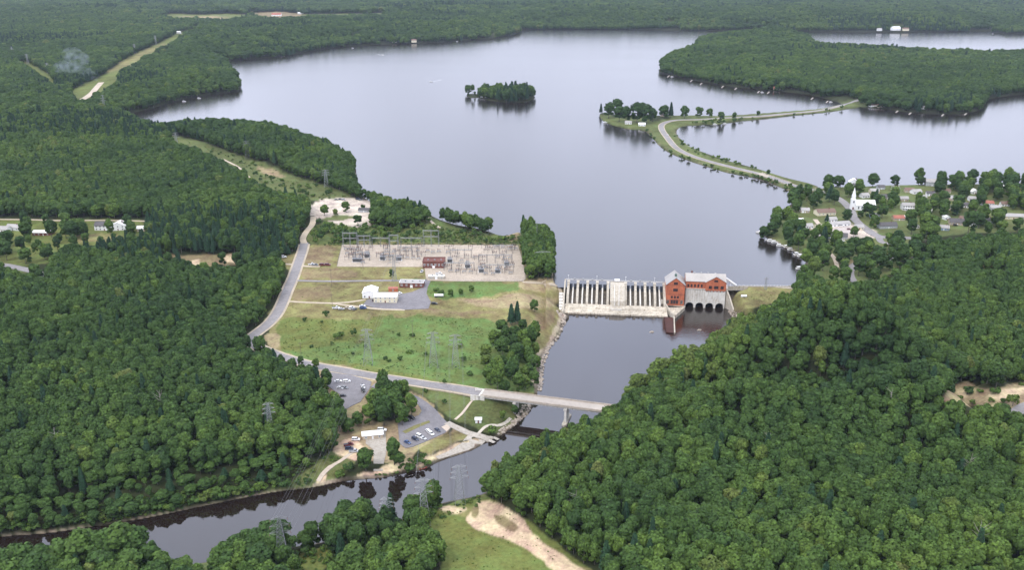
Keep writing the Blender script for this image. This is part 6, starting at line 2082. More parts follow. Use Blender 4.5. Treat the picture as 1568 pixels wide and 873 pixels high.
def car_proto(kind='sedan'):
    """x forward. Lofted body, glass house, wheels with rims, lamps."""
    L, W_, = {'sedan': (4.6, 1.8), 'suv': (4.8, 1.9), 'pickup': (5.6, 1.95), 'van': (5.4, 2.0)}[kind]
    r0 = empty('parked_car' if kind != 'pickup' else 'pickup_truck', (0, 0, 0), 0, '', {'sedan': 'car', 'suv': 'car', 'pickup': 'pickup truck', 'van': 'van'}[kind])
    hh_ = {'sedan': 1.42, 'suv': 1.72, 'pickup': 1.8, 'van': 2.1}[kind]
    belt = hh_ * .60
    f = L / 2
    body = [(-f, .45), (-f, belt * .92), (-f + .1, belt), (f * .42, belt), (f - .35, belt * .86), (f, belt * .66), (f, .38), (f - .15, .28), (-f + .1, .28)]
    mb = MB()
    n = len(body)
    ys = [(-W_ / 2, .93), (-W_ / 2 + .12, 1.0), (W_ / 2 - .12, 1.0), (W_ / 2, .93)]
    vs = []
    for y, k in ys:
        vs += [(x * k, y, z * (1 if k == 1 else .97)) for x, z in body]
    fs = []
    for j in range(3):
        for i in range(n):
            fs.append((j * n + i, j * n + (i + 1) % n, (j + 1) * n + (i + 1) % n, (j + 1) * n + i))
    fs += [tuple(range(n - 1, -1, -1)), tuple(range(3 * n, 4 * n))]
    mb.add(vs, fs)
    paint = CARP['white']
    mb.build('body', paint, r0)
    if kind == 'pickup': c0, c1, c2, c3 = -.2, .15, 1.15, 1.75
    elif kind == 'sedan': c0, c1, c2, c3 = -1.7, -1.1, .35, 1.05
    else: c0, c1, c2, c3 = -f + .12, -f + .35, .55, 1.25
    def cab(s, z0, z1, grow=0):
        a = W_ / 2 * .93 + grow; b = W_ / 2 * .76 + grow
        return [(c0, -a, z0), (c3, -a, z0), (c3, a, z0), (c0, a, z0), (c1, -b, z1), (c2, -b, z1), (c2, b, z1), (c1, b, z1)]
    q = [(0, 3, 2, 1), (4, 5, 6, 7), (0, 1, 5, 4), (1, 2, 6, 5), (2, 3, 7, 6), (3, 0, 4, 7)]
    mb = MB(); mb.add(cab(1, belt - .02, hh_ - .07), q); mb.build('windows', M['glass'], r0)
    mb = MB(); b_ = W_ / 2 * .76 + .02
    mb.box(c1 - .04, c2 + .04, -b_, b_, hh_ - .09, hh_); mb.build('roof_panel', paint, r0)
    mb = MB()
    for s_ in (-1, 1):
        for xa, xb in ((c0, c1), (c3, c2), ((c0 + c3) / 2, (c1 + c2) / 2)):
            mb.tube((xa, s_ * W_ / 2 * .935, belt - .02), (xb, s_ * W_ / 2 * .765, hh_ - .04), .05)
    mb.build('pillars', paint, r0)
    for x in (-L * .31, L * .32):
        for s_ in (-1, 1):
            mb = MB(); y = s_ * (W_ / 2 - .1)
            mb.tube((x, y - .11, .34), (x, y + .11, .34), .35, n=14); w_ = mb.build('wheel', M['tyre'], r0)
            mb = MB(); mb.tube((x, y + s_ * .112, .34), (x, y + s_ * .125, .34), .2, n=10); mb.build('rim', M['rim'], w_)
    for s_ in (-1, 1):
        mb = MB(); mb.box(f - .12, f + .012, s_ * W_ * .36 - .18, s_ * W_ * .36 + .18, belt * .60, belt * .74); mb.build('headlight', M['lamp_clear'], r0)
        mb = MB(); mb.box(-f - .012, -f + .1, s_ * W_ * .37 - .15, s_ * W_ * .37 + .15, belt * .66, belt * .9); mb.build('tail_light', M['lamp_red'], r0)
    if kind == 'pickup':
        mb = MB(); mb.box(-f + .12, c0 - .12, -W_ / 2 + .16, W_ / 2 - .16, belt - .01, belt + .012); mb.build('cargo_bed', M['gate'], r0)
    return r0


CARS = [  # px, py, kind, colour, heading deg, label
    (497, 580, 'van', 'white', 60, 'white van parked at the left edge of the upper car park'), (521, 596, 'sedan', 'silver', -20, 'silver car parked low at the left of the upper car park'), (528, 595.5, 'sedan', 'grey', -20, 'grey car beside a silver one in the upper car park'),
    (518, 585.5, 'sedan', 'white', 10, 'white car on the verge of the upper car park'), (531, 586, 'suv', 'white', 10, 'white high car in the middle of the upper car park'), (556, 594, 'pickup', 'white', -70, 'white pickup near the right side of the upper car park'), (556, 600, 'suv', 'black', -70, 'black car next to the white pickup in the upper car park'), (525, 608, 'sedan', 'black', 10, 'dark car at the lower left of the upper car park'),
    (624, 644.5, 'suv', 'black', -35, 'left of two black cars under the tree clump by the lower car park'), (630.5, 642, 'suv', 'black', -35, 'right of two black cars under the tree clump by the lower car park'), (670, 660.5, 'sedan', 'navy', -50, 'dark car at the right end of the lower car park row'), (656, 662, 'sedan', 'white', -50, 'small white car second from the right in the lower row'),
    (660, 666, 'suv', 'white', -50, 'white car in front of the row in the lower car park'), (643, 671, 'van', 'white', -40, 'white van in the middle of the lower car park row'), (636, 674.5, 'suv', 'navy', -40, 'dark blue car left of the white van'), (648, 673, 'sedan', 'silver', -40, 'silver car right of the white van in the lower row'), (624, 679.5, 'sedan', 'blue', -40, 'blue car at the left end of the lower car park row'),
    (534, 683, 'pickup', 'maroon', 20, 'dark red pickup beside the trees left of the forecourt'), (535, 689, 'suv', 'navy', 10, 'dark blue car in front of the dark red pickup'), (585, 661, 'van', 'white', 0, 'white van at the upper end of the pale forecourt'), (545, 675, 'suv', 'white', 0, 'white car partly under trees left of the forecourt'), (542, 693, 'pickup', 'silver', 0, 'silver pickup at the end of the sandy path'),
    (514.5, 473, 'pickup', 'white', 5, 'white pickup at the left end of the row below the warehouses'), (523, 474.5, 'sedan', 'silver', 5, 'silver car second in the row below the warehouses'), (531, 473.5, 'sedan', 'tan', 5, 'tan car third in the row below the warehouses'), (538.5, 473.5, 'van', 'white', 60, 'white van in the row below the warehouses'), (543, 475, 'sedan', 'grey', 60, 'grey car beside the white van below the warehouses'), (556, 473.5, 'van', 'blue', 10, 'blue van at the right end of the row below the warehouses'),
    (555, 470, 'sedan', 'white', 10, 'white car behind the blue van below the warehouses'), (610.5, 451, 'pickup', 'white', 20, 'white pickup at the corner of the cream warehouse'), (665, 466.5, 'suv', 'black', 0, 'black car where the track leaves the paved yard'), (560, 447, 'pickup', 'white', 90, 'white pickup behind the upper warehouse'), (573, 461, 'suv', 'black', 80, 'black car at the left wall of the cream warehouse'),
    (477, 406, 'pickup', 'white', 5, 'white pickup at the roadside left of the gravel yard'), (482.5, 407, 'pickup', 'grey', 0, 'grey pickup behind the roadside white pickup'), (494, 407, 'van', 'maroon', 0, 'dark red van near the corner of the gravel yard'), (502, 407, 'van', 'maroon', 0, 'dark red van next to the gravel yard fence'), (434, 395, 'van', 'white', 20, 'white van by the wood left of the road'),
    (515, 306.5, 'sedan', 'grey', 0, 'grey car on the lakeside parking, left'), (521, 306, 'sedan', 'navy', 0, 'dark car on the lakeside parking, centre'), (526, 306.5, 'suv', 'silver', 0, 'silver car on the lakeside parking, right'), (548, 306, 'suv', 'navy', 0, 'dark car near the far right edge of the lakeside parking'), (552, 307, 'sedan', 'grey', 0, 'grey car at the far right edge of the lakeside parking'),
    (1288, 347, 'van', 'white', 0, 'white van in front of the long grey village store'), (1262, 353, 'suv', 'navy', 20, 'dark car on the village gravel yard'), (1254, 358, 'pickup', 'white', 30, 'white pickup at the left of the village gravel yard'), (1284, 368, 'suv', 'black', 0, 'black car under the grey garage roof'), (1290, 370, 'sedan', 'white', 0, 'white car under the grey garage roof'),
    (1275, 362, 'suv', 'white', 10, 'white car at the garage in the village'), (1300, 352, 'sedan', 'maroon', 0, 'dark red car right of the village gravel yard'), (1022, 207, 'sedan', 'white', 120, 'white car driving on the causeway bend'), (1377, 370, 'sedan', 'navy', 0, 'dark car on the village crossroads'), (1463, 346, 'suv', 'black', 0, 'black car by the dark roofed village house'),
    (672, 420, 'pickup', 'white', 0, 'white pickup in front of the control building'), (646, 417, 'pickup', 'white', 80, 'white pickup at the left side of the control building')]
PROT = {}
for i, (px, py, kd, co, hd, lb) in enumerate(CARS):
    if kd not in PROT:
        PROT[kd] = car_proto(kd); o = PROT[kd]; fresh = o
    else:
        o = copy_tree(PROT[kd])
    p = wpx(px, py)
    o.location = (p.x, p.y, p.z + .34); o.rotation_euler = (0, 0, R(hd)); o['label'] = lb
    o['group'] = 'parked cars and vans' if kd != 'pickup' else 'parked pickup trucks'
    o.scale = (1.12, 1.12, 1.12)
    CARS[i] = (o, co)
for o, co in CARS:
    if co != 'white': recolour(o, CARP['white'], CARP[co])

# village
VIL = [
    (1307, 285, 12, 9, 5.5, 4, 'white', 'roof_white', 'white house with steep pale roof near the far village shore', 'y'), (1427, 285, 15, 10, 5.5, 3.2, 'grey_siding', 'roof_grey', 'large grey house on the far shore of the village', 'x'), (1393, 295, 11, 8, 3, 2.6, 'tan_siding', 'roof_brown', 'tan house with brown roof in the upper village', 'x'),
    (1391, 322, 14, 9, 5.5, 2.8, 'white', 'roof_grey', 'white two storey house under trees in the village centre', 'x'), (1377, 338, 12, 8, 3, 2.4, 'tan_siding', 'roof_red', 'house with reddish roof left of the village centre trees', 'x'), (1388, 336, 5, 5, 2.8, 1.4, 'white', 'roof_white', 'little white outbuilding next to the reddish roof', 'x'),
    (1361, 350, 20, 9, 3.2, 3.0, 'grey_siding', 'roof_dark', 'long low house with dark grey roof above the crossroads', 'x'), (1402, 350, 9, 8, 3, 2.6, 'white', 'roof_white', 'small white house with pale roof by the big village trees', 'y'), (1451, 337, 6, 6, 3.5, 1.6, 'white', 'roof_white', 'tiny white house left of the dark roofed house', 'y'), (1466, 345, 16, 10, 3.2, 3.4, 'tan_siding', 'roof_dark', 'house with large dark roof right of the crossroads trees', 'x'),
    (1478, 339, 11, 8, 3, 2.2, 'tan_siding', 'roof_brown', 'brown roofed shed behind the dark roofed house', 'x'), (1552, 336, 27, 11, 3.4, 2.2, 'cream', 'roof_grey', 'long pale roofed building near the right edge', 'x'), (1513, 315, 14, 9, 3, 2.4, 'white', 'roof_red', 'pinkish roofed house in the right of the village', 'x'), (1494, 297, 10, 8, 3, 2.6, 'white', 'roof_white', 'white gabled house near the right lakeshore', 'y'),
    (1450, 296, 10, 8, 3, 2, 'cream', 'roof_brown', 'cream cottage with brown roof near the far shore', 'x'), (1266, 330, 22, 12, 3.6, 3.2, 'cream', 'roof_brown', 'wide cream building with tan brown roof left of the church', 'x'), (1275, 340, 11, 8, 3, 2.2, 'white', 'roof_grey', 'white shed with grey roof in front of the wide cream building', 'x'), (1289, 347, 22, 9, 3.4, 1.6, 'white', 'roof_grey', 'long low village store with grey white roof', 'x'),
    (1283, 366, 19, 9, 3.2, 2.6, 'grey_siding', 'roof_dark', 'dark roofed garage at the front of the village', 'x'), (1295, 381, 12, 7, 2.6, 1.2, 'white', 'roof_white', 'white flat shed between trees below the garage', 'x'), (1347, 392, 12, 10, 3.4, 3, 'white', 'roof_grey', 'small white house with grey roof by the curving road', 'y'), (1233, 326, 10, 8, 3, 2.4, 'tan_siding', 'roof_grey', 'cottage between trees on the village lakeside', 'x'),
    (1245, 300, 9, 7, 3, 2.2, 'tan_siding', 'roof_brown', 'brown cottage left of the village entrance road', 'x'), (1340, 296, 11, 8, 3, 2.4, 'cream', 'roof_grey', 'cream cottage halfway between church and far shore', 'x'), (1357, 305, 10, 8, 3, 2.4, 'white', 'roof_dark', 'white cottage with dark roof behind the wide church trees', 'x'), (1405, 297, 12, 8, 3, 2.4, 'white', 'roof_grey', 'white cottage with grey roof left of the large shore house', 'x'),
    (1462, 307, 12, 8, 3, 2.6, 'tan_siding', 'roof_grey', 'tan cottage with grey roof in the upper right village', 'x'), (1478, 318, 13, 8, 3, 2.6, 'white', 'roof_dark', 'white house with dark roof in the right village', 'x'), (1500, 330, 12, 8, 3, 2.6, 'cream', 'roof_brown', 'cream house left of the long pale building', 'x'), (1420, 326, 10, 8, 3, 2.4, 'white', 'roof_white', 'bright cottage in the gap of the village centre', 'x'),
    (1525, 322, 12, 8, 3, 2.6, 'grey_siding', 'roof_grey', 'grey cottage above the long pale building', 'x'), (1432, 340, 10, 7, 3, 2.2, 'tan_siding', 'roof_dark', 'tan cottage with dark roof near the large bright trees', 'x'), (1316, 352, 10, 7, 3, 2.2, 'cream', 'roof_grey', 'cream cottage right of the gravel yard', 'x'), (1225, 342, 9, 7, 3, 2.2, 'white', 'roof_white', 'white cottage above the village docks', 'x'),
    (1240, 350, 8, 7, 3, 2.2, 'white', 'roof_grey', 'white cabin left of the gravel yard', 'x'), (1490, 346, 10, 7, 3, 2.2, 'white', 'roof_dark', 'white cottage with dark roof at the wood edge', 'x'),
    (1425, 300, 10, 7, 3, 2.4, 'white', 'roof_dark', 'white bungalow with dark roof above the village centre', 'x'), (1452, 322, 11, 8, 3, 2.4, 'cream', 'roof_grey', 'cream bungalow with grey roof in the right village', 'x'), (1490, 308, 10, 7, 3, 2.4, 'white', 'roof_grey', 'white bungalow below the white gabled shore house', 'x'), (1540, 316, 10, 7, 3, 2.4, 'white', 'roof_brown', 'white bungalow with brown roof near the right edge', 'x'),
    (1385, 308, 10, 7, 3, 2.4, 'tan_siding', 'roof_grey', 'tan bungalow right of the wide church trees', 'x'), (1350, 290, 9, 7, 3, 2.2, 'grey_siding', 'roof_dark', 'grey bungalow on the shore behind the church', 'x'), (1515, 342, 12, 8, 3, 2.4, 'white', 'roof_dark', 'white bungalow with dark roof at the right wood edge', 'x'), (1475, 286, 10, 7, 3, 2.4, 'cream', 'roof_grey', 'cream bungalow on the far right lawn by the lake', 'x'),
    (1326, 303, 10, 8, 3, 2.5, 'white', 'roof_grey', 'white cottage behind the church', 'x'), (1445, 353, 11, 8, 3, 2.4, 'blue_siding', 'roof_grey', 'blue grey house among trees right of the crossroads', 'x'), (1534, 289, 11, 8, 3, 2.4, 'white', 'roof_white', 'white cottage on the lawn at the right lakeshore', 'x'), (1340, 334, 10, 7, 3, 2.2, 'blue_siding', 'roof_grey', 'cottage with grey roof hidden right of the church', 'x'),
    (1372, 292, 9, 7, 3, 2, 'white', 'roof_grey', 'white cottage by the lone dark shore tree', 'x'), (1413, 306, 10, 7, 3, 2.4, 'grey_siding', 'roof_grey', 'grey cottage in the middle of the village trees', 'x'), (1560, 300, 11, 8, 3, 2.4, 'tan_siding', 'roof_red', 'tan cottage at the right edge above the long pale building', 'x'), (1436, 314, 9, 7, 3, 2.4, 'cream', 'roof_dark', 'cream cottage with dark roof right of the village centre', 'x')]
for i, (px, py, w, d, h_, rh, wa, ro, lb, ax) in enumerate(VIL):
    house(px, py, w, d, h_, rh, wa, ro, lb, rz=((i * 37) % 9 - 4) * .06, axis=ax, chimney=i % 3 == 0, porch=i in (0, 3, 20), garage=i in (18, 21), nwin=3 if w < 13 else 5, group='houses of the lakeside village')
OTH = [
    (19, 353, 15, 9, 3.2, 2.8, 'white', 'roof_grey', 'white house with pale roof at the far left edge', 'x'), (3, 356, 12, 9, 3.2, 2.8, 'white', 'roof_grey', 'white garage cut by the left edge', 'x'), (63, 361, 19, 9, 3.4, 1.6, 'brick_dark', 'roof_white', 'open shed with white roof and dark front at the left', 'x'),
    (157, 353, 17, 11, 5.4, 3.4, 'white', 'roof_dark', 'big white farmhouse with dark roof, left of the pair', 'x'), (181, 353, 15, 11, 5.4, 3.6, 'white', 'roof_white', 'big white farmhouse with white roof, right of the pair', 'y'), (219, 354, 13, 8, 3, 2, 'tan_siding', 'roof_white', 'tan outbuilding right of the farmhouses', 'x'),
    (340, 322, 14, 10, 4, 3, 'blue_siding', 'roof_grey', 'blue grey roofed house hidden in the wood', 'x'), (273, 51, 14, 10, 6, 3, 'white', 'roof_white', 'white house beside the far power line clearing', 'x'), (274, 127, 14, 10, 4, 3, 'white', 'roof_grey', 'white lake house on the left headland', 'x'), (287, 126, 12, 10, 4, 3, 'white', 'roof_white', 'second white lake house on the left headland', 'x'),
    (304, 128, 18, 10, 4, 3, 'tan_siding', 'roof_red', 'lake house with reddish roof on the left headland', 'x'), (423, 24, 46, 22, 6, 8, 'white', 'roof_red', 'large house with pinkish roof in the far clearing', 'x'), (460, 21, 26, 16, 5, 4, 'white', 'roof_white', 'white house right of the pinkish roofed one in the far clearing', 'x'),
    (1374, 40, 34, 22, 9, 6, 'white', 'roof_white', 'brightest white house on the far right shore', 'x'), (1388, 41, 24, 16, 7, 5, 'cream', 'roof_brown', 'cream house beside the bright one on the far right shore', 'x'), (1328, 17, 26, 16, 6, 5, 'white', 'roof_white', 'white house deep in the far right forest', 'x'), (1303, 36, 18, 16, 7, 5, 'white', 'roof_grey', 'white house on the far shore left of the bright one', 'x'), (1348, 41, 18, 14, 6, 4, 'white', 'roof_grey', 'grey roofed boathouse on the far right shore', 'x'),
    (431, 82, 16, 12, 6, 4, 'tan_siding', 'roof_red', 'small reddish house on the far left lake bluff', 'x'), (604, 64, 18, 14, 7, 4, 'tan_siding', 'roof_red', 'reddish cottage on the far bluff above the lake', 'x'), (634, 62, 18, 14, 7, 4, 'cream', 'roof_brown', 'cream cottage on the far bluff above the lake', 'x'),
    (962, 190, 12, 9, 3, 2.5, 'white', 'roof_grey', 'white cottage between the trees of the causeway point', 'x'), (983, 193, 12, 9, 3, 2.5, 'white', 'roof_white', 'bright white cottage right on the causeway point', 'x'), (1016, 178, 11, 8, 3, 2.5, 'tan_siding', 'roof_dark', 'dark roofed cottage on the causeway point by the road', 'x'),
    (1338, 163, 16, 10, 3, 3, 'white', 'roof_brown', 'brown roofed house at the tip of the big peninsula', 'x'), (1350, 164, 13, 10, 3, 3, 'tan_siding', 'roof_red', 'red roofed house at the tip of the big peninsula', 'x'), (1412, 167, 14, 10, 3, 3, 'white', 'roof_grey', 'white house on the peninsula shore near its docks', 'x'), (1474, 168, 14, 10, 3, 3, 'cream', 'roof_brown', 'cream house on the right shore of the peninsula', 'x'),
    (1190, 136, 15, 10, 3, 3, 'tan_siding', 'roof_red', 'red roofed cottage on the long shore of the peninsula', 'x'), (557, 325, 13, 9, 2.6, 1.6, 'grey_siding', 'roof_dark', 'dark roofed picnic shelter by the lakeside parking', 'x'), (740, 149, 12, 8, 3, 3, 'white', 'roof_grey', 'white cottage at the left end of the round island', 'x'), (785, 152, 9, 7, 3, 2.4, 'tan_siding', 'roof_red', 'reddish cottage at the front of the round island', 'x')]
for i, (px, py, w, d, h_, rh, wa, ro, lb, ax) in enumerate(OTH):
    house(px, py, w, d, h_, rh, wa, ro, lb, rz=((i * 29) % 7 - 3) * .05, axis=ax, chimney=i % 4 == 0, nwin=3 if w < 16 else 4)
house(732.5, 648.5, 4.0, 3.4, 2.6, .9, 'white', 'roof_white', 'small white pump hut on the grass above the boat ramp', name='hut', cat='hut', nwin=1, door=True)
house(571, 673, 13, 6, 3, 1.4, 'tan_siding', 'roof_white', 'pale roofed restroom building at the top of the forecourt', name='restroom_building', cat='building', nwin=3, rz=.2)

# church
p = wpx(1307, 322)
ch = empty('church', p, -.05, 'white church with a tall pointed white steeple in the village', 'church')
mb = MB(); gable_walls(mb, 2.6, 25, 0, 11, -.8, 6.5, 11.5, 'x'); mb.build('wall', M['white'], ch)
mb = MB(); gable_roof(mb, 2.6, 25, 0, 11, 6.5, 11.5, 'x', .4, .25); mb.build('roof', M['roof_white'], ch)
mb = MB(); mb.box(-2.4, 2.4, 2.6, 8.2, -.8, 13); mb.box(-1.7, 1.7, 3.5, 7.3, 13, 15.5); tw_ = mb.build('tower', M['white'], ch)
mb = MB()
mb.add([(-2.0, 3.2, 15.5), (2.0, 3.2, 15.5), (2.0, 7.6, 15.5), (-2.0, 7.6, 15.5), (0, 5.4, 27)], [(0, 3, 2, 1), (0, 1, 4), (1, 2, 4), (2, 3, 4), (3, 0, 4)]); mb.build('spire', M['white'], tw_)
mb = MB(); mb.box(-.9, .9, 2.5, 2.59, 0, 3.2); mb.build('door', M['brick_dark'], ch)
for k in range(5): window(ch, 5 + k * 4, 6.2 + k * 4, 0, 1.8, 4.8, M['grey_siding'])
window(ch, -.7, .7, 2.6, 8.5, 10.8, M['grey_siding'])

# ------------------------------------------------------------------ pylons, poles and wires
def pylon(px, py, h_, label, wbase=3.0, rz=0.0, arms=3, mt='galv', r_=.10, aw=4.2):
    p = wpx(px, py)
    r0 = empty('lattice_pylon', (p.x, p.y, p.z), rz, label, 'pylon', 'steel lattice pylons of the power lines')
    def wd(z): return wbase * (1 - z / h_) ** .9 * .86 + .42
    levels = [0]; z = 0
    while z < h_ * .97:
        z += max(1.4, wd(z) * 1.55); levels.append(min(z, h_ * .97))
    sg = [(-1, -1), (1, -1), (1, 1), (-1, 1)]
    for s_ in sg:
        mb = MB()
        for a, b in zip(levels, levels[1:]):
            mb.tube((s_[0] * wd(a), s_[1] * wd(a), a - (.4 if a == 0 else 0)), (s_[0] * wd(b), s_[1] * wd(b), b), r_)
        mb.build('leg', M[mt], r0)
    mb = MB()
    for a, b in zip(levels, levels[1:]):
        for i in range(4):
            s1, s2 = sg[i], sg[(i + 1) % 4]
            mb.tube((s1[0] * wd(a), s1[1] * wd(a), a), (s2[0] * wd(b), s2[1] * wd(b), b), r_ * .6)
            mb.tube((s2[0] * wd(a), s2[1] * wd(a), a), (s1[0] * wd(b), s1[1] * wd(b), b), r_ * .6)
            mb.tube((s1[0] * wd(b), s1[1] * wd(b), b), (s2[0] * wd(b), s2[1] * wd(b), b), r_ * .55)
    mb.build('bracing', M[mt], r0)
    att = []
    for k in range(arms):
        z = h_ * (.94 - k * .13); L = aw * (1 + .12 * k)
        mb = MB()
        for s_ in (-1, 1):
            tip = (s_ * L, 0, z)
            for a in ((s_ * wd(z), -wd(z)), (s_ * wd(z), wd(z))):
                mb.tube((*a, z), tip, r_ * .8); mb.tube((*a, min(z + 1.3, h_)), tip, r_ * .7)
        arm = mb.build('crossarm', M[mt], r0)
        for s_ in (-1, 1):
            mb = MB(); insul(mb, (s_ * L, 0, z - 1.5), 1.4, .1); att.append((s_ * L, z - 1.5))
            mb.build('insulator', M['insul'], arm)
    r0['_a'] = 0
    del r0['_a']
    return p, rz, att


PY = {}
PY['a'] = pylon(434, 870, 31, 'dark lattice pylon at the bottom, beside the leafy clump left of centre', 3.4, .25, mt='galv_dark')
PY['b'] = pylon(650, 803, 29, 'nearest pale lattice pylon at the left edge of the sandy clearing', 3.2, .2)
PY['c'] = pylon(704, 771, 25, 'lattice pylon on the small sand patch by the river', 3.0, .2)
PY['d'] = pylon(593, 808, 19, 'faint lower pylon behind the near bank clump', 2.2, .2, aw=3.2, r_=.09)
PY['e'] = pylon(564, 558, 29, 'left lattice pylon standing in the green meadow', 3.6, .1)
PY['f'] = pylon(664, 561, 28, 'middle lattice pylon in the green meadow', 3.2, .1)
PY['g'] = pylon(698, 563, 27, 'right lattice pylon in the green meadow', 3.0, .1)
PY['h'] = pylon(379, 241, 25, 'dark pylon in front of the lakeside wood on the clearing', 3.0, .4, mt='galv_dark')
PY['i'] = pylon(500, 287, 24, 'pylon where the clearing meets the lakeside parking', 2.8, .4)
PY['j'] = pylon(271, 226, 24, 'thin pylon at the lake end of the clearing', 2.4, .5)
PY['k'] = pylon(161, 174, 36, 'pale pylon in the trees below the far sandy road', 3.0, .5)
PY['l'] = pylon(239, 68, 30, 'faint pylon halfway up the far right clearing', 3.0, .5, r_=.2)
PY['m'] = pylon(207, 81, 28, 'faint pylon low in the far right clearing', 3.0, .5, r_=.2)
PY['n'] = pylon(20, 87, 30, 'faint pylon at the upper end of the far left clearing', 3.0, .5, r_=.2)
PY['o'] = pylon(43, 98, 28, 'faint pylon in the middle of the far left clearing', 3.0, .5, r_=.2)
PY['p'] = pylon(74, 112, 26, 'faint pylon at the lower end of the far left clearing', 3.0, .5, r_=.2)
PY['q'] = pylon(831, 415, 20, 'short broad armed pylon in the trees by the lake edge', 1.4, .1, arms=1, aw=8)
PY['r'] = pylon(604, 430, 26, 'tall pylon between the gravel yard and the warehouses', 1.8, .1)
PY['s'] = pylon(415, 668, 24, 'pylon rising out of the wood left of the upper car park', 2.2, .3, aw=3.4)
PY['t'] = pylon(1172, 444, 12, 'small lattice mast on the dam crest', .7, 0, arms=1, aw=1.6, r_=.08)


def att_w(k):
    p, rz, at_ = PY[k]
    return [Vector((p.x + math.cos(rz) * x, p.y + math.sin(rz) * x, p.z + z)) for x, z in at_]


def wires(k1, k2, label, sag=5.0):
    A_, B_ = att_w(k1), att_w(k2)
    r0 = empty('power_line', A_[0], 0, label, 'cable')
    for a, b in zip(A_, B_):
        mb = MB(); n = 14; prev = None
        for i in range(n + 1):
            t = i / n; q = a.lerp(b, t) - A_[0]; q.z -= sag * 4 * t * (1 - t)
            if prev is not None: mb.tube(prev, q, .035, n=3)
            prev = q
        mb.build('conductor', M['galv_dark'], r0)


wires('a', 'e', 'thin power line from the bottom dark pylon to the left meadow pylon')
wires('b', 'f', 'thin power line from the nearest pale pylon to the middle meadow pylon')
wires('c', 'g', 'thin power line from the sand patch pylon to the right meadow pylon')
wires('e', 'r', 'thin power line from the left meadow pylon to the gravel yard', 3)
wires('i', 'h', 'thin power line along the lakeside clearing', 4)


def pole(px, py, h_, label, arm=True, mt='wood', r_=.16):
    p = wpx(px, py); r0 = empty('utility_pole', p, .2, label, 'pole', 'wooden utility poles')
    mb = MB(); mb.tube((0, 0, -.5), (0, 0, h_), r_, r_ * .6, 8); mb.build('pole_shaft', M[mt], r0)
    if arm:
        mb = MB(); mb.box(-1.3, 1.3, -.08, .08, h_ - .9, h_ - .74); cr = mb.build('crossarm', M[mt], r0)
        for x in (-1.15, 0, 1.15):
            mb = MB(); mb.tube((x, 0, h_ - .74), (x, 0, h_ - .45), .07, .05, 6); mb.build('insulator', M['insul'], cr)


for a in [(632, 517, 15, 'tall wooden pole in the middle of the meadow'), (461, 545, 11, 'wooden pole beside the bridge road at the left of the meadow'), (745, 585, 12, 'wooden pole in the brush above the bridge road'), (508, 440, 17, 'dark pole between the two access roads'), (509, 470, 12, 'dark pole beside the row of parked cars'), (556, 412, 13, 'dark pole in front of the gravel yard'),
          (822, 376, 26, 'very tall white pole in the lakeside trees', False, 'galv', .3), (660, 545, 10, 'short pole near the middle meadow pylon'), (440, 389, 12, 'pole by the white van at the road'), (1171, 366, 11, 'pole at the tip of the village lawn'), (1450, 360, 12, 'pole beside the village crossroads trees'), (1332, 375, 11, 'pole behind the two big trees at the curving road')]:
    pole(*a)

# ------------------------------------------------------------------ docks and boats
def pontoon(px, py, label, rz, canopy=True):
    x, y = map(float, at_z(px, py, LAKE)); r0 = empty('pontoon_boat', (x, y, LAKE), rz, label, 'boat', 'boats moored along the lake shores')
    mb = MB()
    for s_ in (-1, 1): mb.tube((-3.6, s_ * .9, .05), (3.2, s_ * .9, .05), .36, n=8); mb.tube((3.2, s_ * .9, .05), (4.0, s_ * .9, .25), .36, .05, 8)
    mb.build('float', M['galv'], r0)
    mb = MB(); mb.box(-3.7, 3.7, -1.25, 1.25, .42, .55); mb.build('deck', M['wood_pale'], r0)
    mb = MB()
    for a in ((-3.6, 3.6, -1.25, -1.15), (-3.6, 3.6, 1.15, 1.25), (-3.6, -3.5, -1.15, 1.15)): mb.box(*a, .55, 1.2)
    mb.build('fence', M['white'], r0)
    mb = MB(); mb.box(-3.3, -.8, -1.1, -.6, .55, 1.0); mb.box(-3.3, -.8, .6, 1.1, .55, 1.0); mb.build('seat', M['cream'], r0)
    mb = MB(); mb.box(-3.0, 1.0, -1.3, 1.3, 2.5, 2.58)
    for xx in (-2.8, .8):
        for s_ in (-1.2, 1.2): mb.tube((xx, s_, .55), (xx, s_, 2.5), .04)
    mb.build('canopy', M['white'] if canopy else M['blue_siding'], r0)


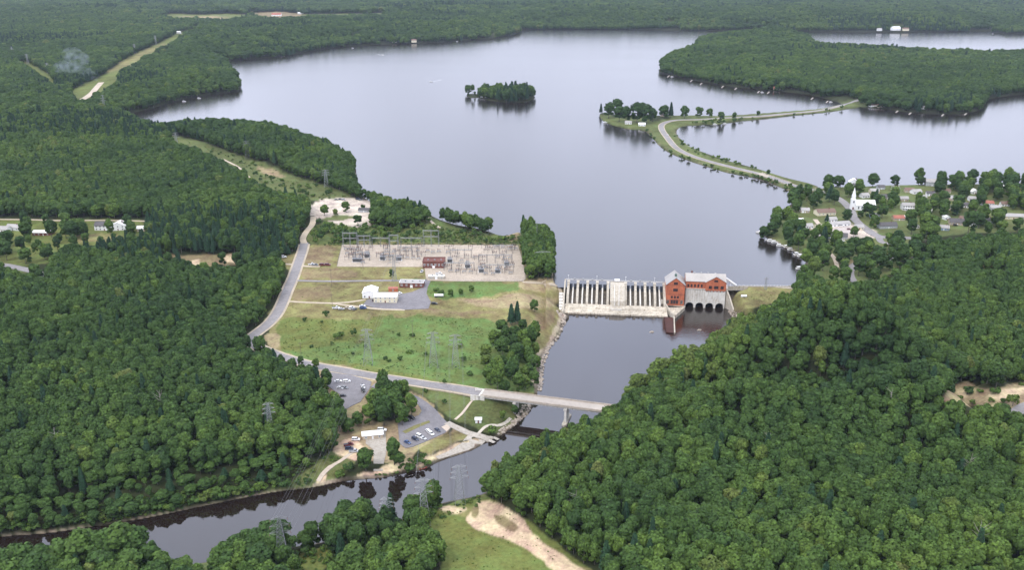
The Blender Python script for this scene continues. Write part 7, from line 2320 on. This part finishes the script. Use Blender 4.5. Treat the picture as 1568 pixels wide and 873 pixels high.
def speedboat(px, py, label, rz, L=6.0):
    x, y = map(float, at_z(px, py, LAKE)); r0 = empty('motorboat', (x, y, LAKE + .1), rz, label, 'boat', 'motorboats out on the lake')
    mb = MB(); s = L / 6
    st = [(-3, 1.05, -.2, .75), (-1, 1.15, -.25, .8), (1, 1.0, -.2, .9), (2.3, .55, -.05, 1.0), (3.1, .04, .35, 1.08)]
    vs = []
    for x_, w_, zk, zt in st:
        vs += [(x_ * s, 0, zk * s), (x_ * s, -w_ * s, .3 * s), (x_ * s, -w_ * s, zt * s), (x_ * s, w_ * s, zt * s), (x_ * s, w_ * s, .3 * s)]
    fs = []
    for k in range(4):
        for j in range(5): fs.append((k * 5 + j, k * 5 + (j + 1) % 5, (k + 1) * 5 + (j + 1) % 5, (k + 1) * 5 + j))
    fs += [(4, 3, 2, 1, 0), tuple(range(20, 25))]
    mb.add(vs, fs); mb.build('hull', M['white'], r0)
    mb = MB(); mb.add([(.3 * s, -.8 * s, .85 * s), (.3 * s, .8 * s, .85 * s), (-.1 * s, -.7 * s, 1.5 * s), (-.1 * s, .7 * s, 1.5 * s), (.35 * s, -.8 * s, .85 * s), (.35 * s, .8 * s, .85 * s), (-.05 * s, -.7 * s, 1.5 * s), (-.05 * s, .7 * s, 1.5 * s)], [(0, 1, 3, 2), (4, 6, 7, 5), (2, 3, 7, 6)]); mb.build('windscreen', M['glass'], r0)
    mb = MB(); mb.box(-3.5 * s, -3.05 * s, -.25 * s, .25 * s, -.1, 1.2 * s); mb.build('outboard_motor', M['gate'], r0)


def dock(pa, pb, label, w=2.0, z=LAKE, group='wooden boat docks'):
    a = at_z(*pa, z + .8); b = at_z(*pb, z + .8)
    A_ = Vector((float(a[0]), float(a[1]), z)); B_ = Vector((float(b[0]), float(b[1]), z)); d = B_ - A_; L = d.length
    r0 = empty('boat_dock', A_, math.atan2(d.y, d.x), label, 'dock', group)
    mb = MB(); mb.box(0, L, -w / 2, w / 2, .62, .82); mb.build('deck', M['wood_pale'], r0)
    k = 0; mb = MB()
    while k <= L + .1:
        for s_ in (-1, 1): mb.tube((k, s_ * w * .45, -2), (k, s_ * w * .45, 1.3), .12, n=6)
        k += 3.0
    mb.build('piling', M['wood'], r0)


for a in [((1172, 352), (1158, 355), 'pale dock at the tip of the village lawn'), ((1190, 371), (1172, 367), 'long dock with moored boats below the village lawn'), ((1210, 381), (1196, 376), 'dock in the middle of the village shore'), ((1232, 391), (1216, 391), 'dock near the dam end of the village shore'), ((1234, 410), (1220, 411), 'small dark dock nearest the dam crest'),
          ((1216, 384), (1206, 381), 'short dock between two longer village docks')]:
    dock(*a)
for a in [(1163, 357, 'white canopied pontoon boat at the lawn tip dock', 2.6), (1180, 370, 'white pontoon boat at the long village dock', .1), (1186, 372, 'second pontoon boat at the long village dock', .1), (1194, 377, 'pontoon boat outside the long village dock', -.2), (1211, 383, 'pontoon boat at the middle village dock', 0.2), (1205, 379, 'pontoon boat between the village docks', .2), (1226, 393, 'pontoon boat at the dock near the dam end', .4), (1220, 390, 'pontoon boat outside the dock near the dam end', .4), (1224, 412, 'pontoon boat at the dock nearest the dam crest', 0.3),
          (927, 188, 'pontoon boat at the tip of the causeway point', .3), (1095, 191, 'white pontoon boat by the causeway corner', .2), (1110, 190, 'second white pontoon boat by the causeway corner', .2)]:
    pontoon(*a)
sh = [(1025, 117), (1040, 120.5), (1060, 124), (1075, 128.5), (1083, 129), (1108, 133), (1128, 136), (1145, 138), (1163, 141), (1178, 142), (1216, 145), (1245, 151), (1268, 156), (1335, 168), (1375, 171), (1395, 174), (1425, 176), (1445, 176.5), (1480, 175), (1495, 172)]
for i, (x, y) in enumerate(sh):
    if i % 3 == 1: continue
    dock((x, y - 2), (x - 3, y + .8), ['short pale dock on the long left shore of the peninsula', 'short pale dock below the peninsula tip houses'][x > 1300], 3.0, group='pale docks of the peninsula' + (' tip' if x > 1300 else ''))
    if i % 4 == 0:
        pontoon(x + 4, y + .6, ['white boat moored on the long left shore of the peninsula', 'white boat moored below the peninsula tip houses'][x > 1300], .4)
for i, (x, y) in enumerate([(366, 86), (376, 85), (282, 154), (305, 149), (540, 72), (700, 62), (1520, 50)]):
    pontoon(x, y + 1.5, ['white boat moored at the far left headland, first', 'white boat moored at the far left headland, second', 'white boat below the headland houses, left', 'white boat below the headland houses, right', 'white boat under the far left bluff', 'white boat under the far middle bluff', 'white boat at the far right shore'][i], .2)
speedboat(660, 125, 'white motorboat at the head of a long curved wake', 2.9, 8)
speedboat(586, 84, 'white motorboat in the far part of the lake', .1, 9)
# wake foam on the water
foam = mat('wake_foam', (.6, .62, .66), .8, .3, .3)
def wake(pts, w0, w1, label):
    P_ = [Vector((*map(float, at_z(a, b, LAKE)), LAKE + .05)) for a, b in smooth_poly(pts, False, 6)]
    mb = MB(); vs = []
    for i, p in enumerate(P_):
        a = P_[max(0, i - 1)]; b = P_[min(len(P_) - 1, i + 1)]; d = (b - a).normalized(); n_ = Vector((-d.y, d.x, 0))
        w = w0 + (w1 - w0) * i / len(P_)
        vs += [p - n_ * w / 2, p + n_ * w / 2]
    mb.add(vs, [(2 * i, 2 * i + 1, 2 * i + 3, 2 * i + 2) for i in range(len(P_) - 1)])
    tag(mb.build('wake_foam', foam), label, 'foam', kind='stuff')
wake([(661.5, 125), (668, 123.5), (676, 121.8)], 1.5, 2.2, 'short foam trail behind the nearer motorboat')
wake([(578, 83), (586, 84.2)], 5, 3, 'foam trail of the far motorboat')
# river dock and canoes by the ramp
dock((744, 672), (757, 678), 'dark wooden dock at the foot of the boat ramp', 2.4, RIVER)
dock((752, 668), (763, 673.5), 'second dark wooden dock at the boat ramp', 2.2, RIVER)
for i, (px, py, co, lb) in enumerate([(648, 718, 'red', 'orange red canoe pulled up on the bank below the car park'), (629, 729, 'black', 'dark canoe on the water under the bank')]):
    p = Vector((*map(float, at_z(px, py, .3)), .25)); r0 = empty('canoe', p, .5, lb, 'canoe')
    mb = MB(); vs = []; K = 9
    for k in range(K):
        t = k / (K - 1) * 2 - 1; w = .45 * (1 - t * t) + .03; up = .25 * t * t
        vs += [(t * 2.6, 0, -.1 + up * .4), (t * 2.6, -w, .15 + up), (t * 2.6, -w * .85, .4 + up), (t * 2.6, w * .85, .4 + up), (t * 2.6, w, .15 + up)]
    fs = []
    for k in range(K - 1):
        for j in (0, 1, 3, 4): fs.append((k * 5 + j, k * 5 + (j + 1) % 5, (k + 1) * 5 + (j + 1) % 5, (k + 1) * 5 + j))
    mb.add(vs, fs); mb.build('hull', CARP[co], r0)
    mb = MB(); mb.box(-1.2, -.9, -.38, .38, .3, .34); mb.box(.9, 1.2, -.38, .38, .3, .34); mb.build('seat', M['wood_pale'], r0)

# causeway bridge: pale railings over the gap
a = Vector(ground(1161, 266)); b = Vector(ground(1206, 281)); d = b - a; L = d.length
cb = empty('causeway_bridge', (a.x, a.y, 14.6), math.atan2(d.y, d.x), 'small low concrete bridge at the village end of the causeway', 'bridge')
mb = MB(); mb.box(0, L, -6.3, 6.3, -.7, 0.35); mb.build('deck', M['concrete_deck'], cb)
for s_ in (-1, 1):
    mb = MB(); mb.box(0, L, s_ * 6.15 - .15, s_ * 6.15 + .15, .35, 1.35); mb.build('parapet', M['concrete_clean'], cb)
for k in (0.04, .35, .65, .96):
    mb = MB(); mb.box(L * k - .5, L * k + .5, -5.5, 5.5, -5, -.71); mb.build('pier', M['concrete'], cb)

# ------------------------------------------------------------------ smoke over the far clearing
p = wpx(147, 124)
bm = bmesh.new()
for dx, dy, dz, s in ((0, 0, 3, 6), (-6, 3, 8, 9), (-14, 5, 15, 13), (-26, 6, 23, 17), (-40, 8, 33, 22), (-34, 12, 50, 22), (-62, 8, 36, 24), (-52, 12, 60, 24), (-80, 8, 30, 20)):
    mt_ = Matrix.Translation((p.x + dx, p.y + dy, p.z + dz)) @ Matrix.Diagonal((s, s * 1.1, s * .8, 1))
    bmesh.ops.create_icosphere(bm, subdivisions=2, radius=1, matrix=mt_)
me = bpy.data.meshes.new('smoke'); bm.to_mesh(me); bm.free()
sm = bpy.data.materials.new('smoke_volume'); sm.use_nodes = True; nt = sm.node_tree
for n in list(nt.nodes): nt.nodes.remove(n)
om = nt.nodes.new('ShaderNodeOutputMaterial'); pv = nt.nodes.new('ShaderNodeVolumePrincipled')
pv.inputs['Color'].default_value = (.75, .85, 1, 1)
geo = nt.nodes.new('ShaderNodeNewGeometry'); nn = nt.nodes.new('ShaderNodeTexNoise'); nn.inputs['Scale'].default_value = .07; nn.inputs['Detail'].default_value = 4
nt.links.new(geo.outputs['Position'], nn.inputs['Vector'])
mrr = nt.nodes.new('ShaderNodeMapRange'); mrr.inputs['From Min'].default_value = .42; mrr.inputs['From Max'].default_value = .72; mrr.inputs['To Min'].default_value = 0; mrr.inputs['To Max'].default_value = .014
nt.links.new(nn.outputs['Fac'], mrr.inputs['Value']); nt.links.new(mrr.outputs[0], pv.inputs['Density'])
nt.links.new(pv.outputs[0], om.inputs['Volume'])
me.materials.append(sm)
smo = bpy.data.objects.new('smoke', me); COL.objects.link(smo)
tag(smo, 'thin bluish smoke drifting from the far clearing on the left', 'smoke', kind='stuff')

# ------------------------------------------------------------------ haze
HB = MB(); HB.box(-14000, 14000, -600, 26000, -6, 330)
hm = bpy.data.materials.new('haze_air'); hm.use_nodes = True; nt = hm.node_tree
for n in list(nt.nodes): nt.nodes.remove(n)
om = nt.nodes.new('ShaderNodeOutputMaterial'); pv = nt.nodes.new('ShaderNodeVolumePrincipled')
pv.inputs['Color'].default_value = (.72, .84, 1.0, 1)
pv.inputs['Density'].default_value = HAZE_DENSITY
pv.inputs['Anisotropy'].default_value = .2
nt.links.new(pv.outputs[0], om.inputs['Volume'])
hz = HB.build('haze', hm)
tag(hz, kind='stuff')
hz['label'] = 'thin bluish air haze over the whole valley'


# bare dead trees that stand out of the near woods
dead_bark = mat('dead_wood', (.30, .27, .24), .9, .2, 2)
for i, (px, py, h_, lb) in enumerate([(1480, 745, 21, 'bare grey dead tree in the right part of the big wood'), (1492, 858, 22, 'bare grey dead tree near the bottom right corner'), (1175, 710, 20, 'bare dead tree in the middle of the big wood'), (250, 640, 20, 'bare dead tree in the wood left of the river car parks'), (90, 700, 20, 'bare dead tree near the left edge above the river'), (880, 800, 20, 'bare dead tree in the wood near the sandy clearing'), (1360, 640, 20, 'bare dead tree at the foot of the wooded hill')]):
    o = trunk_mesh('dead_tree', 900 + i, h_ * 1.15, .32, 9, .45).build('dead_tree', dead_bark)
    o.location = wpx(px, py); tag(o, lb, 'tree', 'bare dead trees')

# ------------------------------------------------------------------ tell like things apart by their place among their equals
ORD = ['leftmost', 'second from left', 'third from left', 'fourth from left', 'fifth from left', 'sixth from left', 'seventh from left']
ROWS = ['front row', 'second row', 'third row', 'fourth row', 'fifth row', 'sixth row', 'seventh row', 'eighth row', 'ninth row', 'back row']
bpy.context.view_layer.update()
by_label = {}
for o in SC.objects:
    if o.parent is None and o.get('label') and o.get('category'):
        by_label.setdefault(o['label'], []).append(o)
for lb, os_ in by_label.items():
    n = len(os_)
    if n < 2: continue
    q = [(o, *map(float, proj(o.location.x, o.location.y, o.location.z))) for o in os_]
    if n <= 7:
        rows = [q]
    else:
        q.sort(key=lambda t: -t[2])
        nr = min(10, math.ceil(n / 7)); k = math.ceil(n / nr)
        rows = [q[i:i + k] for i in range(0, n, k)]
    for ri, row in enumerate(rows):
        row.sort(key=lambda t: t[1])
        for i, t in enumerate(row):
            suf = ORD[min(i, 6)] if n <= 7 else f'{ORD[min(i, 6)]}, {ROWS[ri] if ri < len(rows) - 1 else "back row"}'
            s_ = lb
            for a_, b_ in (('light ', ''), (' round leafy', ''), (' broad crowned', ''), (' riverside', ''), (' lakeside', ''), (' of the village', ' of village'), ('between the lakeside parking and the fenced yard', 'above the fenced yard'), (' the ', ' ')):
                if len((s_ + ' ' + suf).split()) > 16: s_ = s_.replace(a_, b_)
            t[0]['label'] = s_ + ', ' + suf
            if not t[0].get('group'): t[0]['group'] = lb
